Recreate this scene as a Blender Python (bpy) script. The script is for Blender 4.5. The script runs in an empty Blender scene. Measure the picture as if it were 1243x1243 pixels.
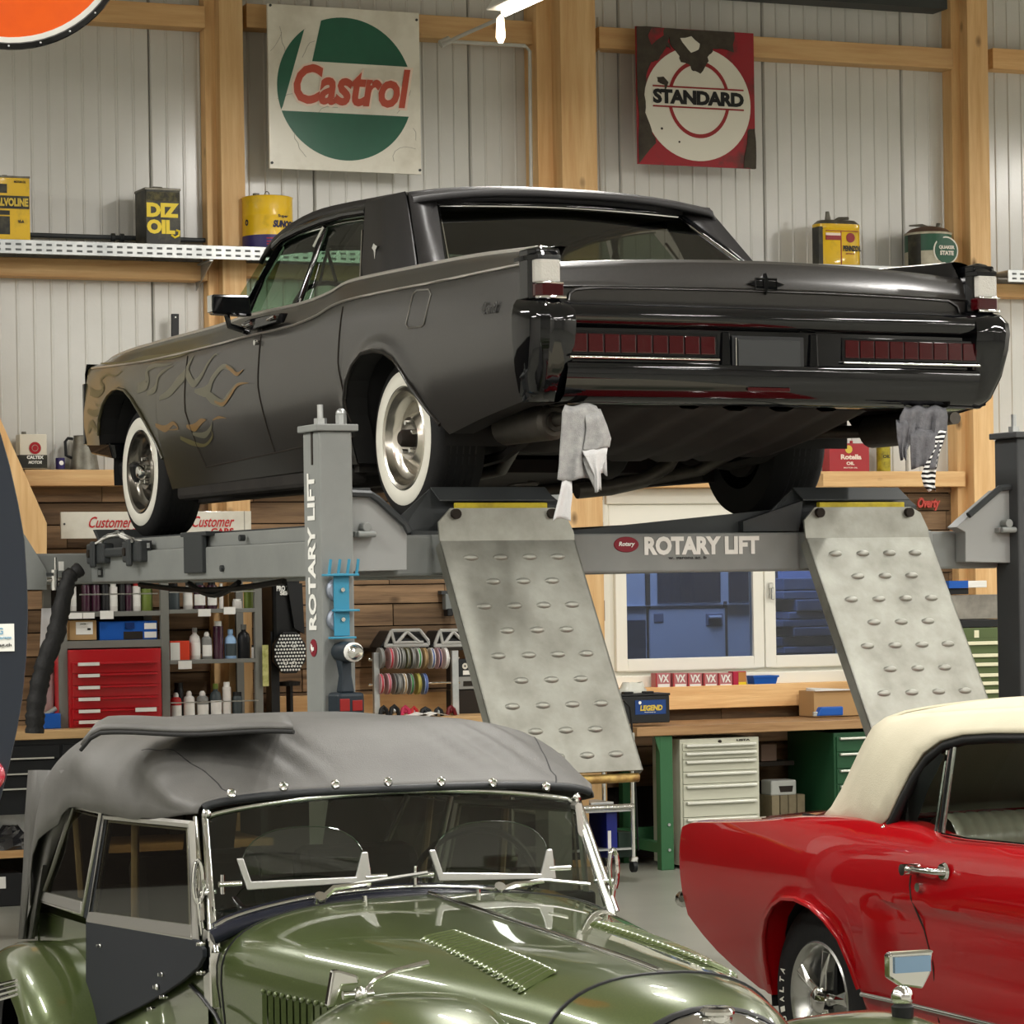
import bpy, bmesh, math, random
from mathutils import Vector, Matrix
random.seed(7)
SC = bpy.context.scene
COL = SC.collection
R = math.radians
# ---------------------------------------------------------------- camera, exposure
FPX, HORY, ROLL, CAMH = 3600.0, 712.0, .0155, 1.7
cam_d = bpy.data.cameras.new('camera')
cam = bpy.data.objects.new('camera', cam_d)
COL.objects.link(cam)
cam_d.sensor_width = 36; cam_d.lens = 36 * FPX / 1243
cam_d.shift_y = (HORY - 621.5) / 1243
cam_d.clip_end = 200
cr, sr = math.cos(ROLL), math.sin(ROLL)
cam.matrix_world = Matrix(((cr, sr, 0, 0), (0, 0, -1, 0), (-sr, cr, 0, CAMH), (0, 0, 0, 1)))
SC.camera = cam
SC.view_settings.view_transform = 'Standard'
SC.view_settings.look = 'None'
SC.view_settings.exposure = 1.05
SC.view_settings.gamma = 1
SC.view_settings.use_curve_mapping = False
SC.cycles.use_denoising = True
SC.cycles.max_bounces = 8
SC.cycles.transparent_max_bounces = 12
SC.cycles.sample_clamp_indirect = 6
SC.cycles.caustics_reflective = False
SC.cycles.caustics_refractive = False
wd = bpy.data.worlds.new('night'); SC.world = wd; wd.use_nodes = True
wd.node_tree.nodes['Background'].inputs[0].default_value = (.05, .09, .2, 1)
wd.node_tree.nodes['Background'].inputs[1].default_value = .35

# ---------------------------------------------------------------- frames of the place
class Frame:
    """a local frame: u to the right, v away from the viewer, w up"""
    def __init__(s, x, y, z, deg):
        t = R(deg); s.rot = t
        s.o = Vector((x, y, z))
        s.u = Vector((math.cos(t), math.sin(t), 0)); s.v = Vector((-math.sin(t), math.cos(t), 0))
    def pos(s, u, v, w): return s.o + s.u * u + s.v * v + Vector((0, 0, w))
    def inv(s, px, py, u=None, v=None, w=None):
        a, b = (px - 621.5) / FPX, (HORY - py) / FPX
        d = Vector((a * cr + b * sr, 1, -a * sr + b * cr)); c = Vector((0, 0, CAMH))
        if u is not None: t = ((s.o - c).dot(s.u) + u) / d.dot(s.u)
        elif v is not None: t = ((s.o - c).dot(s.v) + v) / d.dot(s.v)
        else: t = (s.o.z + w - CAMH) / d.z
        p = c + d * t - s.o
        return p.dot(s.u), p.dot(s.v), p.z
W = Frame(0, 18.1, 0, 22.3)            # back wall
L = Frame(.083, 10.465, 1.973, 26.03)  # lifted saloon and its lift, w = 0 at the runway top
M = Frame(-.789, 7.68, 0, 20)          # green roadster
U = Frame(.934, 9.73, 0, 23)           # red convertible
def uz(px, py, v): a = W.inv(px, py, v=v); return a[0], a[2]

# ---------------------------------------------------------------- lights of the hall (ceiling strip lamps)
def lamp_light(loc, rotz, size, energy):
    d = bpy.data.lights.new('strip_light', 'AREA'); d.shape = 'RECTANGLE'; d.size = .12; d.size_y = size
    d.energy = energy; d.color = (1, .97, .925)
    o = bpy.data.objects.new('strip_light', d); COL.objects.link(o)
    o.location = loc; o.rotation_euler = (0, 0, rotz)
    return o
LAMPZ = 4.78
LAMPS = []
def in_view(p):
    if p.y < .3: return False
    a, b = p.x / p.y * FPX, (p.z - CAMH) / p.y * FPX
    return abs(a * cr - b * sr) < 720 and abs(HORY - (a * sr + b * cr) - 621) < 700
for iu, u in enumerate((-10.2, -6.8, -2.1, 1.3, 5.2, 8.6)):
    for v in (-2.8, -6.2, -9.6, -13.0, -16.4, -19.8):
        if any(in_view(W.pos(u, v + k, LAMPZ)) for k in (-.8, 0, .8)): continue
        LAMPS.append((u, v))
for u, v in LAMPS:
    lamp_light(W.pos(u, v, LAMPZ - .035), W.rot, 1.5, 46)

# ---------------------------------------------------------------- materials
def lin(c):
    c = [x / 255 for x in c[:3]]
    return tuple((x / 12.92 if x <= .04045 else ((x + .055) / 1.055) ** 2.4) for x in c) + (1,)
MATS = {}
def mat(name, col, rough=.5, metal=0.0, coat=0.0, n=None, b=None, col2=None, spec=.5, alpha=1.0, emit=0, stretch=None, seed=False, coatr=.05):
    if spec == .5: spec = .3
    """n=(scale, low, high): noise that mixes col -> col2; b=(scale, strength): fine relief"""
    if name in MATS: return MATS[name]
    m = bpy.data.materials.new(name); m.use_nodes = True; nt = m.node_tree; P = nt.nodes['Principled BSDF']
    P.inputs['Base Color'].default_value = lin(col); P.inputs['Roughness'].default_value = rough
    P.inputs['Metallic'].default_value = metal; P.inputs['Coat Weight'].default_value = coat
    P.inputs['Coat Roughness'].default_value = coatr
    P.inputs['Specular IOR Level'].default_value = spec; P.inputs['Alpha'].default_value = alpha
    if emit:
        P.inputs['Emission Color'].default_value = lin(col); P.inputs['Emission Strength'].default_value = emit
    if n or b:
        tc = nt.nodes.new('ShaderNodeTexCoord'); mp = nt.nodes.new('ShaderNodeMapping')
        nt.links.new(tc.outputs['Object'], mp.inputs[0])
        if stretch: mp.inputs['Scale'].default_value = stretch
        if seed:
            oi = nt.nodes.new('ShaderNodeObjectInfo'); mu = nt.nodes.new('ShaderNodeMath'); mu.operation = 'MULTIPLY'
            mu.inputs[1].default_value = 57.0
            nt.links.new(oi.outputs['Random'], mu.inputs[0]); nt.links.new(mu.outputs[0], mp.inputs['Location'])
    if n:
        t = nt.nodes.new('ShaderNodeTexNoise'); t.inputs['Scale'].default_value = n[0]; t.inputs['Detail'].default_value = 6
        t.inputs['Roughness'].default_value = .6
        nt.links.new(mp.outputs[0], t.inputs['Vector'])
        r = nt.nodes.new('ShaderNodeValToRGB')
        r.color_ramp.elements[0].position = n[1]; r.color_ramp.elements[1].position = n[2]
        r.color_ramp.elements[0].color = lin(col)
        r.color_ramp.elements[1].color = lin(col2 or [c * .8 for c in col])
        nt.links.new(t.outputs['Fac'], r.inputs[0]); nt.links.new(r.outputs[0], P.inputs['Base Color'])
        if seed:
            hs = nt.nodes.new('ShaderNodeHueSaturation'); mr = nt.nodes.new('ShaderNodeMapRange')
            mr.inputs['To Min'].default_value = .55 if seed == 2 else .85; mr.inputs['To Max'].default_value = 1.35 if seed == 2 else 1.15
            nt.links.new(oi.outputs['Random'], mr.inputs[0]); nt.links.new(mr.outputs[0], hs.inputs['Value'])
            nt.links.new(r.outputs[0], hs.inputs['Color']); nt.links.new(hs.outputs[0], P.inputs['Base Color'])
    if b:
        t2 = nt.nodes.new('ShaderNodeTexNoise'); t2.inputs['Scale'].default_value = b[0]; t2.inputs['Detail'].default_value = 4
        nt.links.new(mp.outputs[0], t2.inputs['Vector'])
        bu = nt.nodes.new('ShaderNodeBump'); bu.inputs['Strength'].default_value = b[1]; bu.inputs['Distance'].default_value = .01
        nt.links.new(t2.outputs['Fac'], bu.inputs['Height']); nt.links.new(bu.outputs[0], P.inputs['Normal'])
    MATS[name] = m
    return m
def wood(name, c1, c2, axis=0, rough=.55, knots=True, seed=True, vary=1):
    if name in MATS: return MATS[name]
    sc = [14, 14, 14]; sc[axis] = .9
    m = mat(name, c1, rough, n=(1.6, .32, .72), col2=c2, b=(6, .25), stretch=sc, seed=2 if vary == 2 else seed)
    if knots:
        nt = m.node_tree; P = nt.nodes['Principled BSDF']
        src = P.inputs['Base Color'].links[0].from_socket
        tc = nt.nodes.new('ShaderNodeTexCoord'); mp = nt.nodes.new('ShaderNodeMapping')
        s2 = [4.5, 4.5, 4.5]; s2[axis] = 2.6; mp.inputs['Scale'].default_value = s2
        oi = nt.nodes.new('ShaderNodeObjectInfo'); mu = nt.nodes.new('ShaderNodeMath'); mu.operation = 'MULTIPLY'; mu.inputs[1].default_value = 31
        nt.links.new(oi.outputs['Random'], mu.inputs[0]); nt.links.new(mu.outputs[0], mp.inputs['Location'])
        vo = nt.nodes.new('ShaderNodeTexVoronoi'); vo.inputs['Scale'].default_value = 1.0
        nt.links.new(tc.outputs['Object'], mp.inputs[0]); nt.links.new(mp.outputs[0], vo.inputs['Vector'])
        r = nt.nodes.new('ShaderNodeValToRGB'); r.color_ramp.elements[0].position = .03; r.color_ramp.elements[1].position = .13
        r.color_ramp.elements[0].color = lin([c * .45 for c in c2]); r.color_ramp.elements[1].color = (1, 1, 1, 1)
        nt.links.new(vo.outputs['Distance'], r.inputs[0])
        mx = nt.nodes.new('ShaderNodeMix'); mx.data_type = 'RGBA'; mx.blend_type = 'MULTIPLY'; mx.inputs[0].default_value = .85
        nt.links.new(src, mx.inputs[6]); nt.links.new(r.outputs[0], mx.inputs[7]); nt.links.new(mx.outputs[2], P.inputs['Base Color'])
    return m
def glass(name, col=(235, 245, 240), rough=.02, tint=.25, refl=1.45):
    """thin pane: fresnel mirror over tinted see-through"""
    if name in MATS: return MATS[name]
    m = bpy.data.materials.new(name); m.use_nodes = True; nt = m.node_tree; nt.nodes.clear()
    out = nt.nodes.new('ShaderNodeOutputMaterial'); tr = nt.nodes.new('ShaderNodeBsdfTransparent'); gl = nt.nodes.new('ShaderNodeBsdfGlossy')
    c = lin(col); tr.inputs[0].default_value = tuple(x * (1 - tint) for x in c[:3]) + (1,)
    gl.inputs['Roughness'].default_value = rough
    f0 = ((refl - 1) / (refl + 1)) ** 2 * 2
    lw = nt.nodes.new('ShaderNodeLayerWeight'); lw.inputs[0].default_value = .5
    pw = nt.nodes.new('ShaderNodeMath'); pw.operation = 'POWER'; pw.inputs[1].default_value = 5.0
    fr = nt.nodes.new('ShaderNodeMath'); fr.operation = 'MULTIPLY_ADD'; fr.inputs[1].default_value = .85; fr.inputs[2].default_value = f0
    nt.links.new(lw.outputs['Facing'], pw.inputs[0]); nt.links.new(pw.outputs[0], fr.inputs[0])
    mx = nt.nodes.new('ShaderNodeMixShader')
    nt.links.new(fr.outputs[0], mx.inputs[0]); nt.links.new(tr.outputs[0], mx.inputs[1]); nt.links.new(gl.outputs[0], mx.inputs[2])
    nt.links.new(mx.outputs[0], out.inputs[0]); MATS[name] = m
    return m

# ---------------------------------------------------------------- mesh building
class MB:
    def __init__(s): s.v = []; s.f = []; s.m = []; s.k = 0
    def face(s, idx): s.f.append(tuple(idx)); s.m.append(s.k)
    def box(s, x0, x1, y0, y1, z0, z1):
        b = len(s.v)
        s.v += [(x0, y0, z0), (x1, y0, z0), (x1, y1, z0), (x0, y1, z0), (x0, y0, z1), (x1, y0, z1), (x1, y1, z1), (x0, y1, z1)]
        for q in ((0, 3, 2, 1), (4, 5, 6, 7), (0, 1, 5, 4), (1, 2, 6, 5), (2, 3, 7, 6), (3, 0, 4, 7)): s.face([b + i for i in q])
        return s
    def hexa(s, p):  # 8 corners, bottom four then top four
        b = len(s.v); s.v += [tuple(q) for q in p]
        for q in ((0, 3, 2, 1), (4, 5, 6, 7), (0, 1, 5, 4), (1, 2, 6, 5), (2, 3, 7, 6), (3, 0, 4, 7)): s.face([b + i for i in q])
        return s
    def loft(s, rings, closed=True, cap0=True, cap1=True):
        b = len(s.v); n = len(rings[0])
        for r in rings: s.v += [tuple(p) for p in r]
        for i in range(len(rings) - 1):
            for j in range(n if closed else n - 1):
                j2 = (j + 1) % n
                s.face((b + i * n + j, b + i * n + j2, b + (i + 1) * n + j2, b + (i + 1) * n + j))
        if closed and cap0: s.face([b + j for j in range(n)][::-1])
        if closed and cap1: s.face([b + (len(rings) - 1) * n + j for j in range(n)])
        return s
    def grid(s, rows): return s.loft(rows, closed=False)
    def cyl(s, p0, p1, r0, r1=None, n=12, caps=True):
        r1 = r0 if r1 is None else r1
        p0, p1 = Vector(p0), Vector(p1); d = (p1 - p0).normalized()
        a = d.orthogonal().normalized(); c = d.cross(a)
        rg = [[p + (a * math.cos(t) + c * math.sin(t)) * r for t in [2 * math.pi * i / n for i in range(n)]] for p, r in ((p0, r0), (p1, r1))]
        return s.loft(rg, cap0=caps, cap1=caps)
    def lathe(s, prof, n=24, o=(0, 0, 0), ax='z', a0=0, a1=2 * math.pi, sq=1, caps=True):
        """prof: (radius, along) pairs"""
        full = abs(a1 - a0 - 2 * math.pi) < 1e-6
        k = n if full else n + 1
        rings = []
        for r, h in prof:
            ring = []
            for i in range(k):
                t = a0 + (a1 - a0) * i / n
                c, d = r * math.cos(t), r * math.sin(t)
                q = {'z': (c, d * sq, h), 'x': (h, c, d), 'y': (c, h, d * sq)}[ax]
                ring.append((o[0] + q[0], o[1] + q[1], o[2] + q[2]))
            rings.append(ring)
        return s.loft(rings, closed=full, cap0=caps and prof[0][0] > 1e-4, cap1=caps and prof[-1][0] > 1e-4)
    def tube(s, pts, r, n=8, closed=False):
        pts = [Vector(p) for p in pts]; rg = []; N = len(pts); prev = None
        for i, p in enumerate(pts):
            if closed: d = pts[(i + 1) % N] - pts[i - 1]
            else: d = (pts[min(i + 1, N - 1)] - pts[max(i - 1, 0)])
            d = d.normalized()
            if prev is None: a = d.orthogonal().normalized()
            else:
                a = (prev - d * prev.dot(d))
                a = a.normalized() if a.length > 1e-6 else d.orthogonal().normalized()
            prev = a; c = d.cross(a); rr = r[i] if isinstance(r, (list, tuple)) else r
            rg.append([p + (a * math.cos(t) + c * math.sin(t)) * rr for t in [2 * math.pi * k / n for k in range(n)]])
        if closed: rg.append(rg[0]); return s.loft(rg, cap0=False, cap1=False)
        return s.loft(rg)
    def prism(s, poly, a0, a1, plane='xz'):
        f = {'xz': lambda p, a: (p[0], a, p[1]), 'yz': lambda p, a: (a, p[0], p[1]), 'xy': lambda p, a: (p[0], p[1], a)}[plane]
        return s.loft([[f(p, a0) for p in poly], [f(p, a1) for p in poly]])
    def sphere(s, c, r, n=12, m=8, sz=1):
        return s.lathe([(max(r * math.sin(math.pi * i / m), 1e-5), -r * sz * math.cos(math.pi * i / m)) for i in range(m + 1)], n, c)
    def mesh(s, name, mats, smooth=None):
        me = bpy.data.meshes.new(name); me.from_pydata([tuple(p) for p in s.v], [], s.f)
        for m in (mats if isinstance(mats, (list, tuple)) else [mats]): me.materials.append(m)
        if any(s.m): me.polygons.foreach_set('material_index', s.m)
        bm = bmesh.new(); bm.from_mesh(me)
        bmesh.ops.remove_doubles(bm, verts=bm.verts, dist=1e-5)
        bmesh.ops.recalc_face_normals(bm, faces=bm.faces); bm.to_mesh(me); bm.free()
        if smooth:
            me.shade_smooth(); me.set_sharp_from_angle(angle=R(smooth))
        return me
def obj(name, mb, mats, parent=None, smooth=None, bevel=0, loc=None, rot=None, label=None, solid=0, sub=0, bseg=2):
    me = mb.mesh(name, mats, smooth) if isinstance(mb, MB) else mb
    o = bpy.data.objects.new(name, me); COL.objects.link(o)
    if parent: o.parent = parent
    if loc is not None: o.location = loc
    if rot is not None: o.rotation_euler = rot
    if label: o['label'] = label
    if sub:
        k = o.modifiers.new('sub', 'SUBSURF'); k.levels = sub; k.render_levels = sub
    if solid:
        k = o.modifiers.new('thick', 'SOLIDIFY'); k.thickness = solid; k.offset = -1
    if bevel:
        k = o.modifiers.new('bevel', 'BEVEL'); k.width = bevel; k.segments = bseg; k.limit_method = 'ANGLE'; k.angle_limit = R(35)
    return o
def tag(o, label, cat, group=None, kind=None):
    if label: o['label'] = label
    if cat: o['category'] = cat
    if group: o['group'] = group
    if kind: o['kind'] = kind
    return o
def thing(name, label, cat, loc=(0, 0, 0), rotz=0, group=None, rot=None):
    o = bpy.data.objects.new(name, None); COL.objects.link(o); o.empty_display_size = .05
    o.location = loc; o.rotation_euler = rot or (0, 0, rotz)
    return tag(o, label, cat, group)
def struct(o): o['kind'] = 'structure'; return o
def bx(name, m, parent, x0, x1, y0, y1, z0, z1, bevel=0, label=None, smooth=None):
    return obj(name, MB().box(x0, x1, y0, y1, z0, z1), m, parent, bevel=bevel, label=label, smooth=smooth)
def text_mb(body, w, h, depth=.001, bold=.02, shear=0, spacing=1.0, align=None):
    """text as a mesh in the x-z plane facing -y, fitted to w x h, lower left corner at 0"""
    cu = bpy.data.curves.new('lettering', 'FONT'); cu.body = body; cu.size = 1; cu.extrude = .02; cu.offset = bold; cu.shear = shear
    cu.space_character = spacing; cu.resolution_u = 3
    if align: cu.align_x = align
    o = bpy.data.objects.new('lettering', cu); COL.objects.link(o)
    dg = bpy.context.evaluated_depsgraph_get(); dg.update()
    me = bpy.data.meshes.new_from_object(o.evaluated_get(dg))
    bpy.data.objects.remove(o); bpy.data.curves.remove(cu)
    xs = [v.co.x for v in me.vertices]; ys = [v.co.y for v in me.vertices]
    x0, x1, y0, y1 = min(xs), max(xs), min(ys), max(ys)
    for v in me.vertices:
        x, y, z = v.co
        v.co = ((x - x0) / (x1 - x0) * w, -(z + .02) / .04 * depth, (y - y0) / (y1 - y0) * h)
    me.name = 'lettering'
    return me
def text(body, w, h, m, parent, loc, rot=None, name='lettering', **k):
    me = text_mb(body, w, h, **k); me.materials.clear(); me.materials.append(m)
    return obj(name, me, m, parent, loc=loc, rot=rot)
def copy_tree(o, parent=None):
    c = o.copy(); COL.objects.link(c)
    if parent: c.parent = parent
    for ch in list(o.children): copy_tree(ch, c)
    return c
def interp(t, x):
    if x <= t[0][0]: return t[0][1]
    for (a, b), (c, d) in zip(t, t[1:]):
        if x <= c: return b + (d - b) * (x - a) / (c - a)
    return t[-1][1]
def sinterp(t, x):
    """smooth (Catmull-Rom) table interpolation"""
    n = len(t)
    if x <= t[0][0]: return t[0][1]
    if x >= t[-1][0]: return t[-1][1]
    for i in range(n - 1):
        if x <= t[i + 1][0]: break
    x0, y0 = t[i]; x1, y1 = t[i + 1]; h = x1 - x0; s = (x - x0) / h
    def sl(j):
        if j <= 0: return (t[1][1] - t[0][1]) / (t[1][0] - t[0][0])
        if j >= n - 1: return (t[-1][1] - t[-2][1]) / (t[-1][0] - t[-2][0])
        return (t[j + 1][1] - t[j - 1][1]) / (t[j + 1][0] - t[j - 1][0])
    a, b = sl(i) * h, sl(i + 1) * h
    return (2 * s**3 - 3 * s**2 + 1) * y0 + (s**3 - 2 * s**2 + s) * a + (-2 * s**3 + 3 * s**2) * y1 + (s**3 - s**2) * b
# ================================================================= THE SETTING
M_panel = mat('wall_panel_paint', (204, 203, 197), .24, n=(3, .3, .8), col2=(196, 195, 188), b=(60, .04), spec=.7)
M_floor = mat('concrete_floor', (150, 150, 140), .32, n=(1.2, .3, .8), col2=(128, 128, 118), b=(30, .08))
M_ceil = mat('ceiling_paint', (196, 194, 188), .7)
M_pine_v = wood('pine_upright', (226, 190, 138), (202, 156, 102), 2)
M_pine_h = wood('pine_lengthwise', (224, 186, 132), (198, 150, 98), 0)
M_old = wood('weathered_plank', (158, 128, 96), (92, 72, 54), 0, .75, vary=2)
M_pvc = mat('white_plastic_frame', (232, 230, 218), .35)
M_dark = mat('dark_gap', (40, 34, 28), .8)
M_black = mat('black_plastic', (26, 27, 28), .45)
M_chrome = mat('chrome', (225, 225, 222), .08, 1.0)
M_steel = mat('brushed_steel', (190, 190, 186), .3, 1.0)
M_galv = mat('galvanised_steel', (188, 190, 188), .38, .75, n=(9, .35, .7), col2=(160, 163, 162))

def place(name, mb, m, F, parent=None, **k):
    """a mesh written in frame coordinates, linked with its origin on the frame"""
    o = obj(name, mb, m, parent, **k)
    if parent is None:
        o.location = F.o; o.rotation_euler = (0, 0, F.rot)
    return o
def rootF(name, F, kind=None):
    o = bpy.data.objects.new(name, None); COL.objects.link(o); o.location = F.o; o.rotation_euler = (0, 0, F.rot)
    if kind: o['kind'] = kind
    return o
ROOM = (-12.5, 10.0, -24.0, 6.0)
fl = struct(place('floor', MB().box(ROOM[0], ROOM[1], ROOM[2], .3, -.1, 0), M_floor, W))
struct(place('ceiling', MB().box(ROOM[0], ROOM[1], ROOM[2], .3, ROOM[3], ROOM[3] + .1), M_ceil, W))
struct(place('wall_left', MB().box(ROOM[0] - .1, ROOM[0], ROOM[2], .3, 0, ROOM[3]), M_ceil, W))
struct(place('wall_right', MB().box(ROOM[1], ROOM[1] + .1, ROOM[2], .3, 0, ROOM[3]), M_ceil, W))
struct(place('wall_front', MB().box(ROOM[0], ROOM[1], ROOM[2] - .1, ROOM[2], 0, ROOM[3]), M_ceil, W))

wu0, wz1 = uz(737, 601, -.02); wu1, wz0 = uz(1036, 829, -.02); wz1 += .02
wb = struct(rootF('wall_back', W))
# solid core round the window opening
core = MB()
core.box(ROOM[0], wu0, .04, .25, 0, ROOM[3]).box(wu1, ROOM[1], .04, .25, 0, ROOM[3]).box(wu0, wu1, .04, .25, 0, wz0).box(wu0, wu1, .04, .25, wz1, ROOM[3])
place('wall_core', core, M_dark, W, wb)
# ribbed sandwich panels, one metre wide
LEDGE_Z = 2.30
def panel_mb(z0, z1, h=1.0):
    prof = [(0, .04), (.004, .012), (.012, 0)]
    for k in range(1, 10):
        x = k * .1
        prof += [(x - .009, 0), (x - .003, -.006), (x + .003, -.006), (x + .009, 0)]
    prof += [(.988, 0), (.996, .012), (1.0, .04)]
    return MB().grid([[(x * h, y, z0) for x, y in prof], [(x * h, y, z1) for x, y in prof]])
pm = panel_mb(LEDGE_Z, ROOM[3]).mesh('wall_panel', M_panel)
PU0 = -12.5 + .27
for i in range(23):
    u = PU0 + i
    if u + 1 > ROOM[1]: break
    obj('wall_panel', pm, M_panel, wb, loc=(u, 0, 0))
# timber frame
def timber(u0, u1, v0, v1, z0, z1, up=False):
    mb = MB().box(-(u1 - u0) / 2, (u1 - u0) / 2, v0, v1, 0, z1 - z0) if up else MB().box(0, u1 - u0, v0, v1, 0, z1 - z0)
    return obj('timber_post' if up else 'timber_beam', mb, M_pine_v if up else M_pine_h, wb, bevel=.004,
               loc=((u0 + u1) / 2 if up else u0, 0, z0))
def post(xl, xf, xr, vd, y=300, z0=0.0, z1=6.0):
    """front face between pixels xf..xr, depth vd"""
    a = uz(xf, y, vd)[0]; b = uz(xr, y, vd)[0]
    timber(a, b, vd, -.001, z0, z1, True); return a, b
pl = post(249, 270, 299, -.19)
pl2 = post(249, 252, 268, -.10)
pc = post(648, 684, 727, -.34)
pc2 = post(648, 655, 681, -.20)
pr = post(1155, 1178, 1203, -.22)
pr2 = post(1155, 1158, 1178, -.12)
pr3 = post(1190, 1204, 1212, -.06, y=620, z1=2.6)
def beam(x0, x1, ya, yb, vd=-.14):
    """a girt: its bottom edge at pixel height yb and top at ya, both read at pixel x0"""
    a = uz(x0, ya, vd); b = uz(x1, yb, vd); c = uz(x0, yb, vd)
    timber(a[0], uz(x1, yb, vd)[0], vd, -.001, c[1], a[1])
beam(-90, 249, -14, 14); beam(299, 655, 4, 33); beam(727, 1157, 32, 58); beam(1205, 1290, 58, 83)
beam(-90, 252, 309, 332); beam(1205, 1300, 344, 360)
beam(299, 655, 319, 335); beam(727, 1157, 338, 352)
# ledges: the top of the plank cladding
beam(30, 262, 570, 590, -.17); beam(299, 650, 570, 590, -.17); beam(727, 1000, 574, 592, -.17); beam(985, 1172, 572, 591, -.17)
# diagonal brace on the left, in front of the wall
br = MB()
def bp(px, py, v):
    a = W.inv(px, py, v=v); return a
pts = [(-110, 260), (57, 635), (57, 705), (15, 705), (-175, 280)]
q = [uz(x, y, -.42) for x, y in pts]
br.prism(q, -.42, -.30)
place('timber_brace', br, M_pine_v, W, wb, bevel=.004)
# reclaimed plank cladding below the ledge
random.seed(11)
def planks(u0, u1, z0, z1, h0=.125):
    z = z0
    while z < z1 - .03:
        h = min(h0 * random.uniform(.85, 1.15), z1 - z); u = u0 - random.uniform(0, .5)
        if z1 - z - h < .05: h = z1 - z
        while u < u1:
            ln = random.uniform(.45, 1.15); a, b = max(u, u0), min(u + ln, u1)
            if b - a > .04:
                t = random.uniform(.018, .04)
                obj('plank', MB().box(0, b - a - .006, -t, .04, 0, h - .007), M_old, wb, loc=(a, 0, z))
            u += ln
        z += h
planks(-3.9, wu0 - .03, .45, LEDGE_Z + .02)
planks(wu1 + .02, 4.3, .45, LEDGE_Z + .02)
planks(wu0 - .03, wu1 + .02, .45, wz0 - .02)
# light timber rail above the benches
def rail(x0, x1, y0, y1, vd):
    a = uz(x0, y0, vd); b = uz(x1, y1, vd); c = uz(x0, y1, vd)
    timber(a[0], b[0], vd, -.001, c[1], a[1])
rail(330, 740, 846, 880, -.10)
rail(740, 1100, 836, 864, -.16)
# small conduit by the centre post and lamp arm
cd = struct(rootF('trim_1', W))
a = uz(643, 56, -.2); b = uz(645, 330, -.2); c = uz(540, 50, -.2)
cdm = MB().tube([(b[0], -.2, 2.8), (a[0], -.2, a[1] - .03), (a[0] - .03, -.2, a[1]), (c[0], -.2, c[1])], .012)
place('conduit', cdm, mat('grey_conduit', (190, 188, 180), .4), W, cd, smooth=40)
d = W.inv(608, 22, v=-.75)
place('conduit', MB().tube([(c[0] - .02, -.2, c[1] - .02), d], .012).tube([(c[0] - .03, -.2, c[1] - .02), (c[0] + .03, -.2, c[1] + .01)], .025), mat('grey_conduit', (0, 0, 0)), W, cd, smooth=40)
# thin cable pipe right of the centre post
a = uz(727, 90, -.05)
place('conduit', MB().tube([(a[0], -.05, 2.7), (a[0], -.05, 5.2)], .01), mat('grey_conduit', (0, 0, 0)), W, cd, smooth=40)
# dark cable tray high on the wall, top right
a = uz(800, -4, -.3); b = uz(1150, 11, -.3)
ct = struct(place('trim_2', MB().box(a[0] - .1, b[0], -.30, -.12, b[1], b[1] + .10), mat('dark_tray', (52, 54, 52), .5), W))

# window
win = struct(rootF('window_1', W))
F0 = -.03
g = {}
for nm, (x0, y0, x1, y1) in dict(a=(748, 655, 915, 797), b=(938, 650, 1006, 792)).items():
    p = uz(x0, y0, F0); q_ = uz(x1, y1, F0); g[nm] = (p[0], q_[0], min(q_[1], 1.26), p[1])
zg0 = (uz(748, 797, F0)[1] + uz(1000, 792, F0)[1]) / 2
zsh = uz(800, 641, F0)[1]
zg1 = zsh - .06
def ring(mb, u0, u1, z0, z1, t, v0, v1):
    mb.box(u0, u0 + t, v0, v1, z0, z1).box(u1 - t, u1, v0, v1, z0, z1).box(u0 + t, u1 - t, v0, v1, z0, z0 + t).box(u0 + t, u1 - t, v0, v1, z1 - t, z1)
fr = MB(); ring(fr, wu0, wu1, wz0 + .09, zsh, .06, -.01, .06)
place('window_frame', fr, M_pvc, W, win, bevel=.004)
um = (g['a'][1] + g['b'][0]) / 2
for u0, u1 in ((wu0 + .035, um - .003), (um + .003, wu1 - .035)):
    s_ = MB(); ring(s_, u0, u1, wz0 + .115, zsh - .03, .075, -.045, .01)
    sash = place('sash', s_, M_pvc, W, win, bevel=.006)
    place('pane', MB().box(u0 + .07, u1 - .07, -.02, -.012, wz0 + .185, zsh - .1), glass('window_glass', (214, 222, 238), .01, .12, 1.4), W, sash)
hu = uz(936, 715, -.06)
place('window_handle', MB().box(hu[0] - .016, hu[0] + .016, -.06, -.04, hu[1] - .05, hu[1] + .04).box(hu[0] - .01, hu[0] + .01, -.085, -.06, hu[1] - .07, hu[1] + .01), M_chrome, W, win, bevel=.005)
place('shutter_box', MB().box(wu0, wu1, -.03, .03, zsh + .002, uz(800, 612, -.03)[1]).box(wu0 - .02, wu1 + .02, -.05, .03, uz(800, 612, -.03)[1], wz1 + .02), M_pvc, W, win, bevel=.008)
place('window_sill', MB().box(wu0 - .03, wu1 + .03, -.06, .03, wz0, wz0 + .088), M_pvc, W, win, bevel=.008)
place('window_reveal', MB().box(wu0 - .045, wu0, -.03, .2, wz0, wz1).box(wu1, wu1 + .045, -.03, .2, wz0, wz1), M_pvc, W, win, bevel=.003)

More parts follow.
